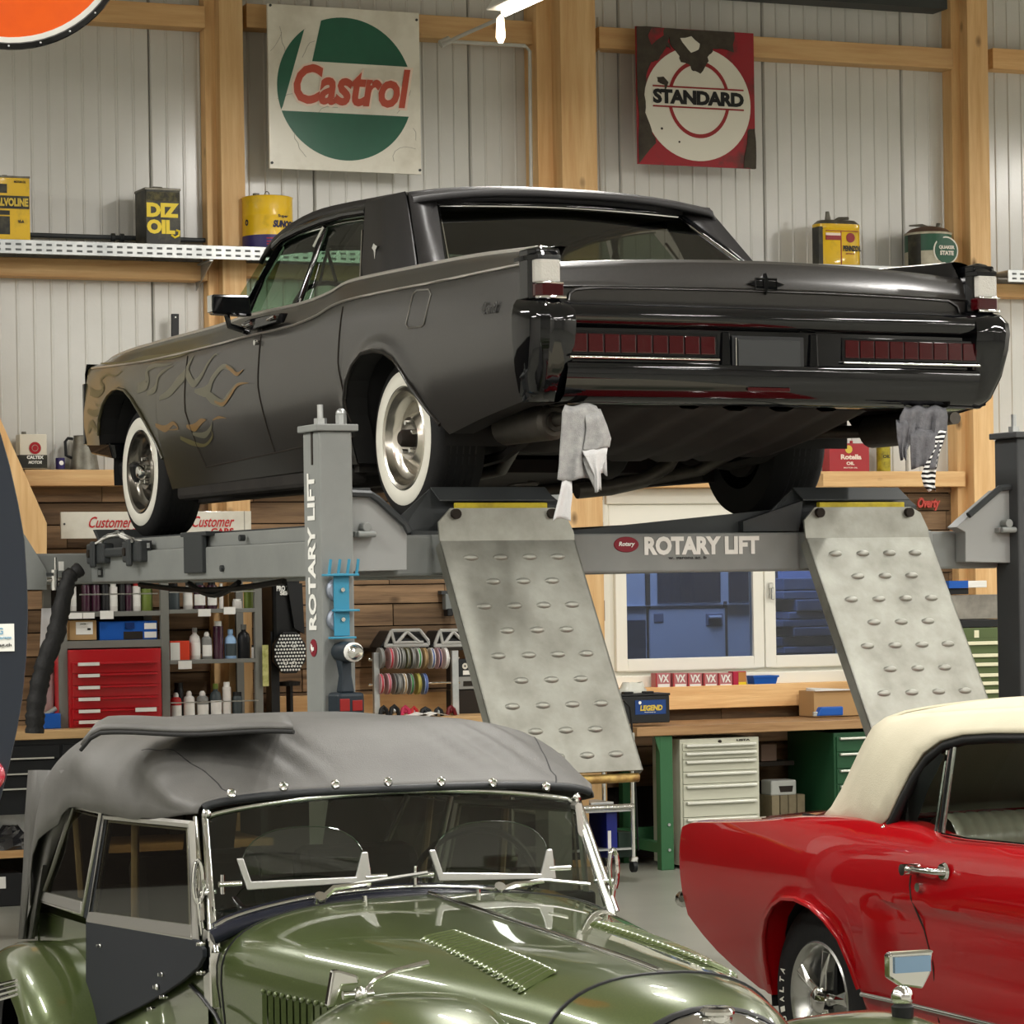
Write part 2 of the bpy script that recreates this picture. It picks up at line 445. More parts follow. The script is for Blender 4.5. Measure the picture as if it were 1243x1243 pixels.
# ceiling strip lamps
M_tube = mat('lamp_tube_glow', (255, 248, 235), .5, emit=9)
M_lampbody = mat('lamp_body', (225, 225, 220), .4)
lampb = MB().prism([(-.09, .02), (-.04, .09), (.04, .09), (.09, .02), (.085, .015), (-.085, .015)], -.78, .78, 'xz').mesh('lamp_body', M_lampbody)
tubem = MB().cyl((0, -.74, 0), (0, .74, 0), .022, n=8).mesh('lamp_tube', M_tube)
rodm = MB().cyl((0, 0, .09), (0, 0, ROOM[3] - LAMPZ), .008, n=5).mesh('suspension_rod', M_steel)
def strip_lamp(pos, rotz, label, group):
    t = thing('strip_lamp', label, 'lamp', pos, rotz, group)
    obj('lamp_body', lampb, M_lampbody, t); obj('lamp_tube', tubem, M_tube, t); obj('suspension_rod', rodm, M_steel, t)
    return t
for u, v in LAMPS:
    strip_lamp(W.pos(u, v, LAMPZ), W.rot, 'hanging tube strip lamp under the hall ceiling, out of the picture', 'strip lamps over the hall')
# the lamp seen at the top of the picture
vis = Frame(0, 0, 0, 26.0)
pA = Vector(); 
def atY(px, py, Y):
    a, b = (px - 621.5) / FPX, (HORY - py) / FPX
    return Vector(((a * cr + b * sr) * Y, Y, CAMH + (-a * sr + b * cr) * Y))
pA = atY(611, 16, 15.6)
t = strip_lamp(pA + Vector((math.sin(R(24)), -math.cos(R(24)), 0)) * .76, R(24), 'glowing strip lamp at the top edge beside the wide timber post', None)
lamp_light(t.location + Vector((0, 0, -.04)), R(24), 1.4, 46)
obj('end_reflector', MB().lathe([(.001, 0), (.02, -.02), (.026, -.12), (.012, -.15), (.001, -.152)], 12), mat('reflected_lamp_glow', (255, 230, 190), .4, emit=2.0), t, loc=(0, .80, 0), smooth=40)  # bracket end; its emission stands in for the lamp light it reflects
# ================================================================= FOUR POST LIFT
M_lift = mat('lift_grey_paint', (138, 141, 138), .42, n=(5, .3, .8), col2=(126, 129, 127))
M_liftd = mat('lift_dark_paint', (58, 61, 62), .5)
M_liftmid = mat('lift_column_dark', (86, 88, 87), .5)
M_ramp = mat('ramp_zinc_plate', (158, 159, 150), .45, .5, n=(6, .3, .75), col2=(122, 121, 112), b=(25, .1))
M_yellow = mat('yellow_paint', (196, 178, 44), .5, n=(14, .4, .8), col2=(140, 124, 40))
M_white = mat('white_lettering', (236, 236, 230), .5)
M_redlogo = mat('dark_red_print', (128, 30, 44), .5)
lift = thing('four_post_lift', 'grey four-post car lift with raised runways carrying the black saloon', 'car lift', L.o, L.rot)
def li(name, mb, m, **k): return obj(name, mb, m, lift, **k)
ZF = -1.973
CW0, CW1, CV0, CV1 = -.585, -.455, .56, .72
def column(uo, ui, v0, v1, label=None, m=None):
    m = m or M_lift
    """folded sheet column: open towards the runway"""
    s = 1 if ui > uo else -1
    mb = MB()
    a, b = min(uo, ui), max(uo, ui)
    mb.box(a, b, v0, v1, ZF + .02, .30)
    mb.box(a - .05, b + .05, v0 - .05, v1 + .05, ZF, ZF + .02)
    c = li('column', mb, m, bevel=.008, label=label)
    obj('column_cap', MB().box(a - .015, b + .02, v0 - .015, v1 + .015, .30, .325), m, c, bevel=.004)
    obj('threaded_rod', MB().cyl(((a * .7 + b * .3), (v0 + v1) / 2, .325), ((a * .7 + b * .3), (v0 + v1) / 2, .40), .011, n=10).cyl(((a * .7 + b * .3), (v0 + v1) / 2, .325), ((a * .7 + b * .3), (v0 + v1) / 2, .35), .024, n=6), M_galv, c)
    obj('cap_bolt', MB().cyl((b - .03, v0 + .03, .325), (b - .03, v0 + .03, .36), .022, n=8).sphere((b - .03, v0 + .03, .365), .02), M_galv, c, smooth=40)
    return c
c1 = column(CW0, CW1, CV0, CV1, "near left column with white upright lettering")
obj('slot', MB().box(CW0 - .0025, CW0 + .001, .62, .635, .18, .30), M_dark, c1)
# lettering up the outer (left) side of the column
def side_text(body, v0, z0, ln, h, m, u=CW0 - .002, **k):
    me = text_mb(body, ln, h, **k); me.materials.clear(); me.materials.append(m)
    o = bpy.data.objects.new('lettering', me); COL.objects.link(o); o.parent = c1
    # text x -> up, text z(height) -> towards -v ... seen from the left side
    o.matrix_local = Matrix(((0, 1, 0, u), (0, 0, 1, v0), (1, 0, 0, z0), (0, 0, 0, 1)))
    return o
side_text('ROTARY LIFT', .605, -.42, .57, .072, M_white, bold=.035)
obj('round_emblem', MB().lathe([(.001, -.003), (.032, -.003), (.032, 0)], 20, (CW0, .64, -.485), 'x'), M_redlogo, c1)
side_text('f', .628, -.50, .03, .03, M_white, u=CW0 - .005, bold=.03)
c2 = column(2.62, 2.475, CV0, CV1, 'near right column, charcoal', mat('lift_charcoal', (64, 66, 67), .5))
column(-.76, -.62, 4.86, 5.02); column(2.62, 2.475, 4.86, 5.02)
# crossbeams
def crossbeam(v0, v1, label=None):
    mb = MB().box(-.455 if v0 < 1 else -.62, 2.475, v0, v1, -.228, -.075)
    return li('crossbeam', mb, M_lift, bevel=.01, label=label)
cb = crossbeam(.70, .86, "rear crossbeam with white lettering and red oval badge"); cb2 = crossbeam(4.78, 4.92)
p0 = L.inv(782, 674, v=.70); p1 = L.inv(921, 652, v=.70)
text('ROTARY LIFT', p1[0] - p0[0], .072, M_white, cb, (p0[0], .698, p0[2]), bold=.05)
pe = L.inv(760, 661, v=.70)
obj('oval_badge', MB().lathe([(.001, -.003), (.052, -.003), (.055, 0)], 28, (pe[0], .699, pe[2]), 'y', sq=.55), M_redlogo, cb)
text('Rotary', .07, .022, M_white, cb, (pe[0] - .035, .694, pe[2] - .011), bold=.03, shear=.2)
ps = L.inv(811, 680, v=.70)
text('w. garona ag. b', .17, .016, mat('print_dark', (50, 50, 50), .5), cb, (ps[0], .698, ps[2]))
# corner brackets between crossbeam ends and columns
M_liftl = mat('lift_bracket_paint', (150, 152, 150), .4)
def bracket(pix, v, vt, name_label=None):
    q = [L.inv(x, y, v=v) for x, y in pix]
    poly = [(a[0], a[2]) for a in q]
    b = li('corner_bracket', MB().prism(poly, v, v + vt), M_liftl, bevel=.003, label=name_label)
    return b, poly
b1, poly = bracket([(424, 599), (447, 600), (456, 606), (489, 636), (494, 646), (494, 692), (424, 694)], .62, .07)
obj('edge_trim', MB().tube([(x, .60, z) for x, z in [(p[0], p[1]) for p in poly[:5]]], .013, 6).box(poly[0][0], poly[1][0], .60, .75, poly[0][1] - .005, poly[0][1] + .02), M_liftd, b1)
b2, poly2 = bracket([(1161, 640), (1174, 628), (1212, 595), (1243, 592), (1260, 592), (1260, 684), (1172, 682), (1172, 646)], .62, .07)
obj('edge_trim', MB().tube([(x, .61, z + .008) for x, z in [(p[0], p[1]) for p in poly2[1:5]]], .014, 6), M_liftd, b2)
for (px, py), bb in (((441, 646), b1), ((1219, 641), b2)):
    a = L.inv(px, py, v=.61)
    obj('safety_latch', MB().box(a[0] - .04, a[0] + .04, .59, .62, a[2] - .018, a[2] + .002).cyl((a[0] + .002, .575, a[2] + .018), (a[0] + .002, .62, a[2] + .018), .018).cyl((a[0] - .035, .58, a[2] - .008), (a[0] + .035, .58, a[2] - .008), .012), M_lift, bb, bevel=.003)
for x0, x1, uu in ((-.335, -.1, 1), (2.1, 2.36, 1)):
    pass
bb3 = li('corner_bracket', MB().prism([(a_[0], a_[2]) for a_ in [L.inv(x_, y_, v=4.74) for x_, y_ in ((-40, 640), (20, 640), (30, 649), (57, 692), (57, 716), (-40, 716))]], 4.74, 4.78), M_lift, bevel=.003)
obj('paper_label', MB().box(-.262, -.236, 4.735, 4.739, -.16, -.115), M_white, bb3)
# runways
def runway(u0, u1, label):
    mb = MB()
    v0, v1 = .62, 4.93
    mb.box(u0, u0 + .05, v0, v1, -.22, -.075).box(u1 - .05, u1, v0, v1, -.22, -.075)
    mb.box(u0 + .05, u1 - .05, v0, v1, -.10, -.075)
    r = li('runway', mb, M_lift, bevel=.006, label=label)
    obj('runway_rail', MB().box(u0 + .025, u0 + .07, 1.9, 4.25, -.075, -.015).box(u1 - .07, u1 - .025, .75, 4.25, -.075, -.015), M_lift, r, bevel=.004)
    obj('track_plate', MB().box(u0 + .07, u1 - .07, .70, 4.86, -.075, -.006), M_liftd, r)
    return r
rl = runway(-.08, .48, 'left runway'); rr = runway(1.52, 2.10, 'right runway')
# dark rail inset in the middle of the left runway
obj('sliding_rail', MB().box(-.04, .02, 1.05, 2.35, -.07, -.012), M_liftd, rl, bevel=.004)
for (x, y) in ((237, 671),):
    a = L.inv(x, y, u=-.09)
    obj('clamp_plate', MB().box(-.10, -.075, a[1] - .11, a[1] + .13, -.19, -.02).box(-.10, -.02, a[1] - .16, a[1] + .17, -.025, -.005), M_liftd, rl, bevel=.004)
for x, y in ((121, 695), (180, 662)):
    a = L.inv(x, y, u=-.085)
    obj('decal', MB().box(-.084, -.0805, a[1] - .035, a[1] + .035, a[2] - .022, a[2] + .022), M_black, rl)
    obj('decal', MB().box(-.086, -.084, a[1] - .02, a[1] + .02, a[2] - .012, a[2] + .012), M_lift, rl)
for x, y in ((293, 653), (270, 690)):
    a = L.inv(x, y, u=-.085)
    obj('rail_bolt', MB().cyl((-.095, a[1], a[2]), (-.07, a[1], a[2]), .014, n=8), M_liftd, rl)
# front wheel stop and pulley brackets at the far end
ws = obj('wheel_stop', MB().hexa([(-.02, 4.80, -.03), (.46, 4.80, -.03), (.46, 4.84, -.03), (-.02, 4.84, -.03), (-.02, 4.90, .045), (.46, 4.90, .045), (.46, 4.94, .045), (-.02, 4.94, .045)]), M_liftd, rl, bevel=.004)
for v in (4.60, 4.05):
    obj('jack_bracket', MB().box(-.12, -.06, v - .12, v + .14, -.13, -.03).box(-.14, -.12, v - .03, v + .03, -.15, -.02), M_liftd, rl, bevel=.012)
    obj('bracket_hole', MB().cyl((-.142, v + .05, -.08), (-.12, v + .05, -.08), .02, n=12), M_dark, rl)
obj('jack_bar', MB().box(-.11, -.07, 4.1, 4.7, -.10, -.055), M_liftd, rl, bevel=.01)
random.seed(3)
for k in range(6):
    pts = [(-.10 + random.uniform(-.03, .02), 4.62 - .62 * t + random.uniform(-.03, .03), -.035 + .06 * math.sin(3.1 * t) * random.uniform(.3, 1.0)) for t in [i / 7 for i in range(8)]]
    obj('loose_wire', MB().tube(pts, .006, 5), M_white if k % 3 == 0 else M_galv, rl, smooth=50)
# under-runway hydraulic hoses
for a, b, dz in (((230, 712), (290, 714), -.035), ((170, 708), (345, 702), -.02)):
    A = L.inv(*a, u=.1); B = L.inv(*b, u=.1)
    pts = [(.1, A[1] + (B[1] - A[1]) * t, -.235 + dz * math.sin(math.pi * t) * 1.6) for t in [i / 10 for i in range(11)]]
    obj('hydraulic_hose', MB().tube(pts, .014, 6), M_black, rl, smooth=50)
# rear wheel stops (bent black plates) and yellow hinge strips, ramps
RT, RB = (.615, -.10), (.10, -.945)   # v, w of the fold and of the lower lip
def ramp(u0, u1, label):
    d = Vector((0, RB[0] - RT[0], RB[1] - RT[1])); ln = d.length; d.normalize(); nrm = Vector((0, d.z, -d.y))
    if nrm.y > 0: nrm = -nrm
    w = u1 - u0
    def P(a, t, h=0): return tuple(Vector((a, RT[0], RT[1])) + d * t + nrm * h)
    mb = MB()
    mb.hexa([P(u0, 0, -.006), P(u1, 0, -.006), P(u1, 0, 0), P(u0, 0, 0), P(u0, ln, -.006), P(u1, ln, -.006), P(u1, ln, 0), P(u0, ln, 0)])
    for a, b in ((u0, u0 + .006), (u1 - .006, u1)):
        mb.hexa([P(a, 0, -.05), P(b, 0, -.05), P(b, 0, 0), P(a, 0, 0), P(a, ln, -.05), P(b, ln, -.05), P(b, ln, 0), P(a, ln, 0)])
    r = li('drive_on_ramp', mb, M_ramp, label=label)
    # upper plate above the fold with clipped corners
    pl = [(u0, -.10), (u0, -.03), (u0 + .055, .022), (u1 - .075, .022), (u1 - .03, .0), (u1, -.07), (u1, -.10)]
    obj('hinge_plate', MB().loft([[(x, RT[0] + .012 + (z + .1) * .15, z) for x, z in pl], [(x, RT[0] + .002 + (z + .1) * .15, z) for x, z in pl]]), M_ramp, r)
    for a in (u0 + .07, u1 - .09):
        obj('hinge_hole', MB().cyl((a, RT[0] - .002, .0), (a, RT[0] + .03, .0), .019, n=14), M_dark, r)
    em = MB()
    prof = [(.0, .0), (.006, .006), (.012, .006)]
    # anti-slip lugs: pressed ovals, each a part
    lug = MB(); n = 12
    rings = []
    for rr, h in ((1, 0), (.82, .007), (.5, .010)):
        rings.append([((.031 * rr * math.cos(2 * math.pi * i / n)), (.014 * rr * math.sin(2 * math.pi * i / n)), h) for i in range(n)])
    lug.loft(rings, cap0=False)
    lm = lug.mesh('lug', M_ramp, 60)
    rotm = Matrix((Vector((1, 0, 0)), -d, nrm)).transposed()
    for k in range(9):
        t = ln * (.075 + .107 * k)
        for f in ((.19, .41, .625, .835) if k % 2 == 0 else (.305, .525, .74)):
            o = obj('lug', lm, M_ramp, r); o.matrix_local = Matrix.Translation(Vector(P(u0 + w * f, t, 0))) @ rotm.to_4x4()
    obj('roller', MB().cyl(P(u0 + .02, ln + .012, -.035), P(u1 - .01, ln + .012, -.035), .017, n=14), mat('rusty_yellow_roller', (196, 170, 100), .5, .3, n=(20, .35, .7), col2=(120, 88, 50)), r, smooth=40)
    # yellow strip and black stop plate behind
    obj('hinge_strip', MB().box(u0 + .08, u1 - .10, .64, .665, .010, .042), M_yellow, r, bevel=.003)
    st = MB()
    pl2 = [(u0 - .10, -.06), (u0 - .10, .0), (u0 + .03, .098), (u1 - .05, .098), (u1 + .02, .03), (u1 + .02, -.06)]
    st.loft([[(x, .735 + .03 * (z > .05), z) for x, z in pl2], [(x, .745 + .03 * (z > .05), z) for x, z in pl2]])
    st.hexa([(u0 + .03, .68, .05), (u1 - .05, .68, .05), (u1 - .05, .76, .10), (u0 + .03, .76, .10), (u0 + .03, .68, .055), (u1 - .05, .68, .055), (u1 - .05, .76, .105), (u0 + .03, .76, .105)])
    obj('wheel_stop', st, M_liftd, r)
    return r
r1 = ramp(-.085, .475, 'left drive-on ramp, folded down'); r2 = ramp(1.50, 2.08, 'right drive-on ramp, folded down')
# black sloping edge between runway and rear tyre on the right
obj('stop_arm', MB().hexa([(1.30, .76, -.07), (1.52, .70, -.07), (1.52, .74, -.07), (1.30, .80, -.07), (1.30, .76, -.03), (1.54, .70, .05), (1.54, .74, .05), (1.30, .80, -.03)]), M_liftd, rr)
obj('tie_bar', MB().hexa([(.48, .80, -.078), (1.50, .80, -.078), (1.50, .86, -.078), (.48, .86, -.078), (.48, .80, -.068), (1.50, .80, .02), (1.50, .86, .02), (.48, .86, -.068)]), M_liftd, rr)

# ribbed cable sleeve hanging from the far end of the left runway
M_rub = mat('black_ribbed_sleeve', (30, 30, 30), .6, b=(40, .5))
pts = [(98, 690), (84, 700), (76, 730), (68, 770), (56, 800), (48, 830), (43, 860), (42, 890)]
q = [Vector(L.inv(x, y, v=4.6)) for x, y in pts]
path = []
for i in range(len(q) - 1):
    for k in range(7): path.append(q[i].lerp(q[i + 1], k / 7))
path.append(q[-1])
rad = [.034 + .003 * math.sin(i * 1.3) + .003 * math.sin(i * 2.9) + .012 * min(1, i / 20) for i in range(len(path))]
hs = obj('cable_sleeve', MB().tube(path, rad, 10), M_rub, None, smooth=60)
hs.location = L.o; hs.rotation_euler = (0, 0, L.rot)
tag(hs, 'thick black ribbed hose hanging from the far end of the left lift runway', 'hose')
hv = thing('hose_valve', 'small chrome valve fitting on the black hose at the runway end', 'valve', L.pos(*L.inv(66, 704, v=4.62)), L.rot)
obj('valve_body', MB().cyl((0, 0, -.05), (0, 0, .05), .018).cyl((-.04, 0, 0), (.05, 0, 0), .013).cyl((0, -.02, .05), (0, -.02, .11), .007), M_chrome, hv, smooth=40)
obj('valve_lever', MB().box(-.045, -.01, -.02, -.01, .02, .035), M_liftd, hv)

# magnetic tool holder and impact driver on the column
M_teal = mat('teal_blue_paint', (58, 138, 168), .4)
def colp(px, py): return L.inv(px, py, v=CV0)
h = thing('magnetic_tool_holder', 'blue magnetic tool holder with two round magnets on the lift column', 'tool holder', L.pos(*colp(411, 722)), L.rot)
def zof(py): return colp(411, py)[2] - colp(411, 722)[2]
obj('holder_spine', MB().box(-.030, .030, -.03, -.022, zof(772), zof(696)), M_teal, h, bevel=.002)
for y, w0, w1 in ((698, -.072, .06), (741, -.035, .06), (774, -.05, .045)):
    obj('holder_shelf', MB().box(w0, w1, -.055, -.015, zof(y) - .004, zof(y) + .004), M_teal, h, bevel=.002)
for k in range(4):
    x = -.055 + k * .036
    obj('holder_pin', MB().cyl((x, -.045, zof(697)), (x + .008, -.045, zof(679)), .0055, n=6), M_teal, h)
for y in (716, 752):
    mg = obj('magnet_disc', MB().lathe([(.044, 0), (.044, -.012), (.036, -.021), (.001, -.021)], 20, (-.006, 0, zof(y)), 'y'), mat('magnet_zinc', (150, 158, 172), .35, .6), h, smooth=40)
    obj('bolt', MB().cyl((.002, -.03, zof(y)), (.002, -.038, zof(y)), .008, n=8), M_chrome, mg)
d = thing('impact_driver', 'black cordless impact driver with red battery hanging below the blue holder', 'power tool', L.pos(*(Vector(colp(411, 790)) + Vector((0, -.03, 0)))), L.rot)
def zz(py): return colp(411, py)[2] - colp(411, 790)[2]
M_tool = mat('dark_blue_tool_body', (30, 40, 48), .5); M_toolred = mat('tool_red', (136, 26, 24), .5)
obj('motor_housing', MB().lathe([(.001, .02), (.034, .02), (.038, -.02), (.038, -.09), (.03, -.115)], 18, (.0, 0, zz(791)), 'y'), M_tool, d, smooth=40)
obj('chuck', MB().lathe([(.030, -.115), (.026, -.14), (.016, -.155), (.001, -.156)], 16, (.0, 0, zz(791)), 'y'), M_chrome, d, smooth=40)
obj('chuck_ring', MB().lathe([(.035, -.100), (.035, -.118), (.024, -.122)], 16, (0, 0, zz(791)), 'y'), M_white, d, smooth=40)
obj('grip', MB().loft([[(-.022, -.04, zz(800)), (.022, -.04, zz(800)), (.022, .01, zz(800)), (-.022, .01, zz(800))], [(-.02, -.05, zz(820)), (.018, -.05, zz(820)), (.018, -.01, zz(820)), (-.02, -.01, zz(820))], [(-.026, -.06, zz(840)), (.024, -.06, zz(840)), (.024, 0, zz(840)), (-.026, 0, zz(840))]]), M_tool, d, bevel=.006)
bt = obj('battery', MB().box(-.052, .050, -.09, .02, zz(868), zz(840)), M_tool, d, bevel=.012)
obj('battery_panel', MB().box(-.048, -.01, -.093, -.088, zz(862), zz(847)).box(.0, .04, -.093, -.088, zz(862), zz(849)), M_toolred, bt, bevel=.003)
# ================================================================= BLACK SALOON ON THE LIFT
def paint_front_fade():
    m = mat('satin_black_paint', (31, 29, 27), .42, .2, n=(90, .4, .6), col2=(34, 32, 30), coat=.8)
    m.node_tree.nodes['Principled BSDF'].inputs['Coat Roughness'].default_value = .17
    nt = m.node_tree; P = nt.nodes['Principled BSDF']; src = P.inputs['Base Color'].links[0].from_socket
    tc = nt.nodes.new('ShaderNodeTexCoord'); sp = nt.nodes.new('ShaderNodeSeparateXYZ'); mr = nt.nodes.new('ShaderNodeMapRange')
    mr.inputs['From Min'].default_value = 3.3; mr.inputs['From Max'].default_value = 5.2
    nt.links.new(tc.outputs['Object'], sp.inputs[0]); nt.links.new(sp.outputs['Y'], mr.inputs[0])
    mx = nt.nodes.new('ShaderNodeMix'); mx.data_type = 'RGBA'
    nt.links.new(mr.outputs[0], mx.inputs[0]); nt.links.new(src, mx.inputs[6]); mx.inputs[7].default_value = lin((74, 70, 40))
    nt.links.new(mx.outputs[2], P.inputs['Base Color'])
    return m
M_body = paint_front_fade()
M_vinyl = mat('matte_black_roof', (33, 32, 32), .46, b=(120, .06))
M_gloss = mat('gloss_black', (9, 10, 12), .06, coat=1, spec=0)
M_lensr = mat('red_lens', (52, 4, 8), .12, coat=1, b=(160, .2), spec=0)
M_lensw = mat('clear_lens', (176, 174, 166), .25, coat=.6, b=(150, .3))
M_tyre = mat('tyre_rubber', (24, 24, 24), .75, b=(60, .1))
M_ww = mat('whitewall_rubber', (232, 230, 218), .55)
M_under = mat('underbody_dusty', (44, 41, 38), .75, n=(6, .3, .8), col2=(26, 24, 23))
M_exh = mat('exhaust_steel', (84, 80, 74), .5, .6, n=(12, .3, .8), col2=(60, 56, 50))
M_int = mat('dark_interior', (30, 30, 30), .7)
M_sglass = glass('green_tint_glass', (200, 226, 205), .01, .22, 1.45)
M_rglass = glass('dark_rear_glass', (150, 150, 140), .01, .35, 1.55)
car = thing('lifted_saloon', 'satin black classic saloon with whitewall tyres, raised on the four-post lift', 'car', L.o, L.rot)
def ci(name, mb, m, parent=None, **k): return obj(name, mb, m, parent or car, **k)
WID = 2.02
side_t = [(.18, .085), (.32, .042), (.45, .016), (.60, .0), (.74, .008), (.86, .026), (1.0, .06)]
wc_t = [(.0, .874), (.14, .876), (.92, .886), (1.5, .897), (1.79, .896), (1.92, .885), (2.05, .862), (2.33, .842), (2.78, .842), (3.38, .834), (4.29, .836), (5.22, .872)]
wb_t = [(.0, .938), (.232, .947), (.7, .972), (1.2, .986), (1.8, .998), (1.97, .994), (2.08, .975), (2.3, .957), (2.5, .952), (3.1, .957), (3.42, .944), (4.18, .938), (5.0, .925), (5.25, .905)]
arch_r = [(.80, .305), (.86, .345), (.94, .402), (1.05, .507), (1.12, .565), (1.2, .615), (1.3, .652), (1.4, .668), (1.5, .662), (1.6, .625), (1.68, .565), (1.72, .50), (1.735, .43), (1.742, .235)]
arch_f = [(4.0, .215), (4.01, .36), (4.06, .44), (4.159, .536), (4.24, .605), (4.33, .665), (4.443, .712), (4.55, .728), (4.65, .728), (4.75, .708), (4.83, .67), (4.90, .60), (4.94, .52), (4.95, .47)]
sill_t = [(.08, .395), (.17, .386), (.5, .347), (.80, .305)]
def bottom(v):
    if v <= .80: return interp(sill_t, v)
    if v <= 1.742: return interp(arch_r, v)
    if v < 4.0: return .235 - (v - 1.742) * .009
    if v <= 4.95: return interp(arch_f, v)
    return .47 + (v - 4.95) * .05
def u_side(v, w):
    u = sinterp(side_t, w)
    if v > 4.5: u += ((v - 4.5) / .8) ** 2 * .05
    if v < .5: u += ((.5 - v) / .5) ** 2 * .012
    # flared lips round the wheel arches
    for c, ww in ((1.36, .33), (4.52, .36)):
        d = math.hypot((v - c), (w - ww)); e = abs(d - .36)
        if d > .33 and e < .07 and w > .25: u -= .012 * (1 - e / .07) ** 2
    return u
def side_section(v):
    zb = bottom(v); wc = sinterp(wc_t, v); wbt = sinterp(wb_t, v); pts = []
    n = 16
    for i in range(n + 1):
        w = zb + (wc - zb) * i / n; pts.append((u_side(v, w), w))
    uc = pts[-1][0]
    pts += [(uc + .005, wc + .006), (uc + .02, wc + .018), (uc + .05, wc + (wbt - wc) * .62), (uc + .075, wc + (wbt - wc) * .9), (uc + .10, wbt), (uc + .13, wbt + .002)]
    return pts
def deck(v, u):
    d = abs(u - 1.01) / .86
    if v < 2.2: h = .884 + .032 * (1 - d ** 2) + (v - .1) * .062
    else: h = .93 + .035 * (1 - d ** 2)
    return h
sts = sorted(set([.08, .12, .2, .3, .4, .5, .6, .7, .8] + [a for a, _ in arch_r] + [1.8, 1.85, 1.9, 1.95, 2.0, 2.05, 2.1, 2.2, 2.3, 2.5, 2.7, 2.9, 3.1, 3.3, 3.5, 3.7, 3.9] + [a for a, _ in arch_f] + [5.0, 5.05, 5.1, 5.15, 5.2, 5.25]))
for s_ in (1, -1):
    fx = (lambda u: u) if s_ == 1 else (lambda u: WID - u)
    mb = MB(); rows = []
    for v in sts:
        rows.append([(fx(u), v, w) for u, w in side_section(v)])
    mb.grid(rows)
    # inner return of the side (closes it off from inside and round the arches)
    ci('inner_panel', MB().grid([[(r[0][0] + .004 * s_, r[0][1], r[0][2] + .004), (r[0][0] + .10 * s_, r[0][1], r[0][2] + .004)] for r in rows]), mat('dark_interior', (30, 30, 30), .7))
    mld = [(fx(side_section(v)[16][0] - .002), v, side_section(v)[16][1] + .003) for v in sts if .1 < v < 5.2]
    mld2 = [(fx(side_section(v)[-2][0] - .004), v, side_section(v)[-2][1]) for v in sts if .14 < v < 5.2]
    M_edge = mat('edge_highlight_metal', (206, 202, 196), .32, .9)  # bright strips added to draw the highlight along crease and fender edge
    ci('crease_highlight_moulding', MB().tube(mld, .0055, 6), M_edge, smooth=60)
    ci('fender_highlight_moulding', MB().tube(mld2, .010, 8), M_edge, smooth=60)
    # front end face of the fender
    ci('side_body', mb, M_body, smooth=32, label='left flank of the body with flame paint' if s_ == 1 else None)
# hood, deck, cowl (top surface between fenders)
top = MB()
def toprow(v, f):
    return [(u, v, f(v, u)) for u in [.145 + (WID - .29) * i / 16 for i in range(17)]]
ci('trunk_lid', top.grid([toprow(.085, lambda v, u: deck(.1, u) - .012), toprow(.10, deck), toprow(.13, lambda v, u: deck(v, u) + .004)] + [toprow(v, deck) for v in (.2, .4, .7, 1.0, 1.2, 1.3)]), M_body, smooth=40)
fend = MB()
for s_ in (1, -1):
    fx = (lambda u: u) if s_ == 1 else (lambda u: WID - u)
    rows = []
    for v in sts:
        u0, w0 = side_section(v)[-1]
        if v < .135: tu, tw = .15, deck(v, .15)
        elif v < 1.3: tu, tw = .15, deck(v, .15)
        elif v < 3.5: tu, tw = .24, w0 - .012
        else: tu, tw = .22, min(w0 - .004, .935)
        rows.append([(fx(u0), v, w0), (fx(u0 + .015), v, w0 - .003), (fx(tu), v, tw)])
    fend.grid(rows)
ci('fender_top', fend, M_body, smooth=30)
hd = MB().grid([[(u, v, .935 + .03 * (1 - (abs(u - 1.01) / .8) ** 4) - max(0, v - 4.6) * .02) for u in [.22 + 1.58 * i / 12 for i in range(13)]] for v in (3.55, 3.8, 4.2, 4.6, 5.0, 5.2)])
ci('bonnet', hd, M_body, smooth=40)
nose = MB().grid([[(u, v, w) for u in (.06, .3, 1.01, 1.72, 1.96)] for v, w in ((5.24, .90), (5.27, .85), (5.27, .6), (5.25, .48))])
ci('grille_panel', nose, M_gloss, smooth=40)
# side marker strip and front edge of the left fender
a = L.inv(98, 490, u=.05)
ci('front_edge_trim', MB().box(.045, .075, 5.24, 5.27, .49, .80), M_gloss, bevel=.004)
ci('lower_valance', MB().hexa([(.08, 4.9, .40), (1.94, 4.9, .40), (1.94, 5.25, .44), (.08, 5.25, .44), (.06, 4.9, .48), (1.96, 4.9, .48), (1.96, 5.27, .50), (.06, 5.27, .50)]), M_gloss, bevel=.01)
ci('front_spoiler', MB().hexa([(.14, 4.72, .27), (1.88, 4.72, .27), (1.88, 4.98, .29), (.14, 4.98, .29), (.12, 4.70, .37), (1.90, 4.70, .37), (1.90, 5.02, .39), (.12, 5.02, .39)]), M_black, bevel=.02)
# arch lips
for nm, arch in (('arch_lip', arch_r[1:-1]), ('arch_lip', arch_f[1:-1])):
    for s_ in (1, -1):
        pts = [((u_side(v, w) - .002) if s_ == 1 else WID - u_side(v, w) + .002, v, w) for v, w in arch]
        ci(nm, MB().tube(pts, .009, 6), M_body, smooth=60)
# wheel wells
for c, r in ((1.36, .40), (4.53, .42)):
    ci('wheel_well', MB().lathe([(r, .10), (r, .55), (.05, .56)], 20, (0, c, .34), 'x', R(-10), R(190)), M_int, smooth=40)
    ci('wheel_well', MB().lathe([(r, WID - .10), (r, WID - .55), (.05, WID - .56)], 20, (0, c, .34), 'x', R(-10), R(190)), M_int, smooth=40)
